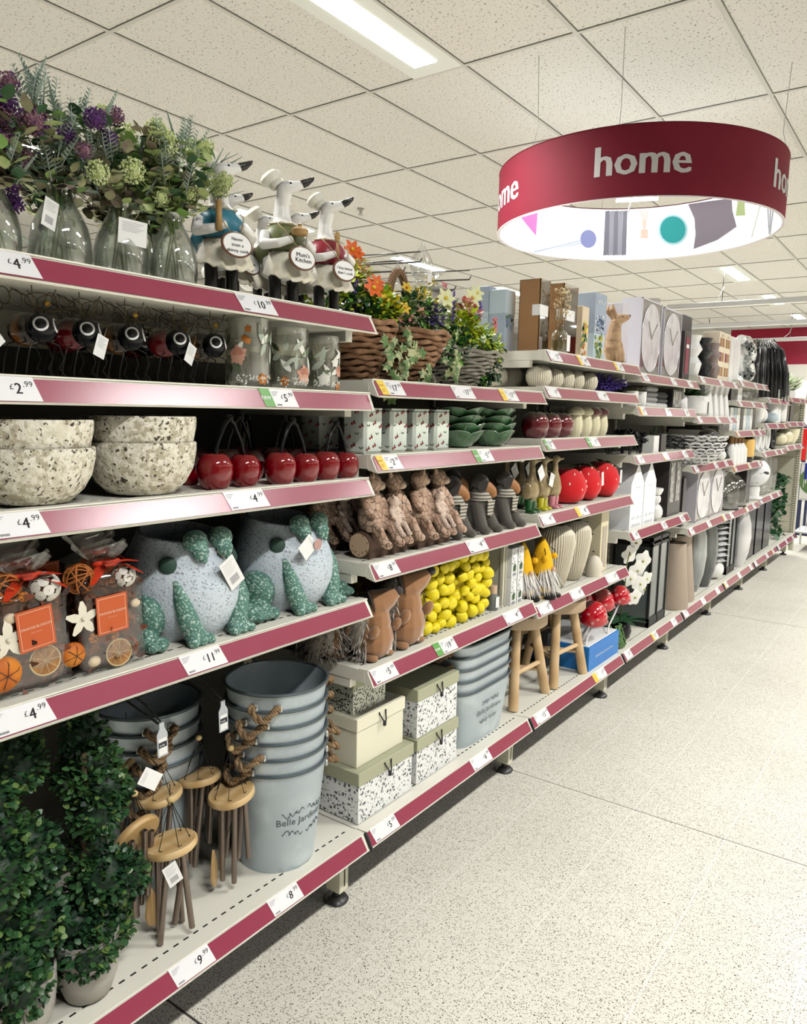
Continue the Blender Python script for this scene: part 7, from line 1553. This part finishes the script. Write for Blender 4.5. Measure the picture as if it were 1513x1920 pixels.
simple([('white_bowl', 'white bowl, first on the seventh bay second shelf', 'bowl', (-.08, 6.62, 1.347), 'white bowls', 'bowl', (.07, 0, .13), WCER), ('white_bowl', 'white bowl, second on the seventh bay second shelf', 'bowl', (-.08, 6.78, 1.347), 'white bowls', 'ball', (.06, 0, .13), WCER), ('white_pot', 'pale aqua round pot in front of the white bowls', 'pot', (-.04, 6.98, 1.347), 'round pots', 'ball', (.07, 0, .09), SKY), ('white_planter', 'wide white planter, first of three', 'planter', (-.1, 7.15, 1.347), 'white planters', 'cyl', (.09, 0, .17), WCER), ('white_planter', 'wide white planter, second of three', 'planter', (-.1, 7.34, 1.347), 'white planters', 'cyl', (.08, 0, .17), WCER), ('white_planter', 'wide white planter, third of three', 'planter', (-.08, 7.56, 1.36), 'white planters', 'cyl', (.07, 0, .17), WCER),
 ('picture_frame', 'tall black frame at the far end, first', 'frame', (-.05, 7.75, 1.36), 'tall black frames', 'box', (.18, .05, .20), FRD), ('picture_frame', 'tall black frame at the far end, second', 'frame', (-.05, 8.0, 1.36), 'tall black frames', 'box', (.18, .05, .20), FRD), ('black_box', 'black box under the pale flowers', 'box', (-.04, 7.62, 1.58), 'black boxes', 'box', (.2, .08, .11), BCER),
 ('cream_pot', 'round cream pot on the last bay, first', 'pot', (-.08, 7.66, 1.143), 'round cream pots', 'ball', (.08, 0, .12), MSH), ('cream_pot', 'round cream pot on the last bay, second', 'pot', (-.08, 7.90, 1.143), 'round cream pots', 'ball', (.09, 0, .15), MSH), ('cream_pot', 'round cream pot on the last bay, third', 'pot', (-.08, 8.2, 1.143), 'round cream pots', 'bowl', (.1, 0, .15), MSH)])
for i, y in enumerate((6.62, 6.80, 7.02, 7.24)):
    t = thing('loop_ornament', 'upright loop ornament, %s on the seventh bay third shelf' % ('first white one', 'second white one', 'third and widest white one', 'black one')[i], 'ornament', (-.06, y, 1.122), 0, 'upright loop ornaments'); MB().tube([(0, math.cos(2*PI*k/24)*.07, .105+math.sin(2*PI*k/24)*.095) for k in range(24)], .018 if i < 3 else .024, 8, closed=True).obj('loop', (WCER, WCER, WCER, BCER)[i], t); MB().rbox(-.03, .03, -.05, .05, 0, .014, .002).obj('base', (WCER, WCER, WCER, BCER)[i], t)
t = thing('round_patterned_vase', 'round white vase with black brush pattern on the seventh bay', 'vase', (-.07, 6.63, .745)); MB().ball((0, 0, .21), (.13, .13, .12), 26).obj('vase_body', mat('white with black brush marks', (.80, .82, .84), .3, coat=.3, mix=[(9, .60, .63, (.02, .02, .03), (1, 1, 3))]), t); L([(.0, 0), (.09, 0), (.08, .012), (.06, .02), (.06, .10), (0, .1)]).obj('foot', WCER, t)
for i, y in enumerate((6.95, 7.12, 7.3)): lib('glass_vase', 'tall clear glass vase, %s of three on the seventh bay' % ('first', 'second', 'third')[i], 'vase', (-.06, y, .745), 0, 'tall clear glass vases at the far end', [('glass_body', MB().open_lathe([(0, .01), (.04, .005), (.05, .02), (.06, .2), (.05, .3)], 24), CLB)])
t = thing('trailing_ivy', 'green ivy hanging down in front of the end panel over the bottom shelf', 'artificial plant', (-.16, 8.1, .233)); f = MB()
for i in range(230): f.leaf((rb.uniform(-.05, .1), rb.uniform(-.28, .25), (rb.random()**.7)*.62), gp(), .075, .05, i % 2, .2, True)
f.obj('leaves', [mat('far ivy green', (.03, .12, .04), .5), GRN2], t)
# hanging clip strip, rack with green sign and dark display beyond the end
t = thing('clip_strip', 'hanging strip of red, white and blue items on the end panel', 'hanging display', (.03, 8.62, 0)); MB().box(-.002, .002, -.008, .008, .7, 1.6).obj('strip', WHITE, t)
for i, (z, c_) in enumerate(((1.42, 'red'), (1.30, 'blue'), (1.18, 'red'), (1.08, 'white'), (.98, 'white'), (.86, 'blue'), (.78, 'blue'))): MB().rbox(.002, .03, -.03, .03, z, z+.09, .008).obj('hanging_item', {'red': mat('bright red plastic', (.6, .01, .01), .4), 'blue': mat('bright blue plastic', (.02, .05, .35), .4), 'white': WHITE}[c_], t)
t = thing('wire_rack', 'white wire basket rack with a green sign at the far right', 'rack', (.02, 8.90, 0)); r_ = MB()
for x in (-.08, .75):
    for y in (0, .5): r_.tube([(x, y, 0), (x, y, .95)], .012, 6)
for z in (.2, .55, .93):
    for y in (0, .5): r_.tube([(-.08, y, z), (.75, y, z)], .009, 6)
for i in range(16): r_.tube([(-.08+.055*i, 0, .22), (-.08+.055*i, 0, .55)], .005, 4)
r_.box(-.08, .75, 0, .5, .19, .205); r_.obj('frame', WHITE, t); MB().box(-.06, .75, -.012, -.006, .56, .92).obj('sign_card', PAPER, t); q = MB(); q.lathe([(0, 0), (.15, 0), (0, .001)], 28, 0, T(.08, -.014, .75) @ FACEY); q.obj('green_disc', mat('muted green print', (.12, .22, .08), .5), t); q = MB(); text(q, 'new', T(.08, -.016, .72) @ FACEY, .12); q.obj('lettering', PAPER, t)
t = thing('dark_display', 'dark navy and red display behind the rack at the right edge', 'display', (-.22, 10.1, 0)); MB().rbox(-.05, 1.0, 0, .4, 0, 1.32, .01).obj('cabinet', mat('navy display', (.015, .02, .06), .6), t); MB().rbox(-.04, .2, -.01, 0, .9, 1.28, .005).obj('red_panel', mat('bright red plastic', (.6, .01, .01), .4), t)
t = thing('wall_shelving', 'cream wall shelving with cards and packets below the red wall', 'shelving', (-3.2, 15.9, 0)); MB().box(0, 5.5, 0, .35, 0, 2.1).obj('unit', CRW, t); q = MB(); rr = random.Random(3)
for i in range(60): x = rr.uniform(.1, 5.3); z = rr.uniform(.8, 2.0); q.box(x, x+.08, -.02, -.001, z, z+.14, i % 4)
q.obj('packets', [FRD, YEL, KRAFT, GRN1], t)
t = thing('hanging_plant', 'dark leafy plant on top of the far shelving, beside the red wall', 'plant', (-2.35, 13.2, 1.9)); MB().box(-.02, .02, -.02, .02, -1.9, .1).obj('post', BLACK, t); f = MB()
for i in range(200): f.leaf(Vector((rb.gauss(0, .16), rb.gauss(0, .1), .35+rb.gauss(0, .18))), gp(), .12, .05, 0, .2)
f.obj('leaves', mat('blackish leaf', (.02, .03, .015), .5), t)
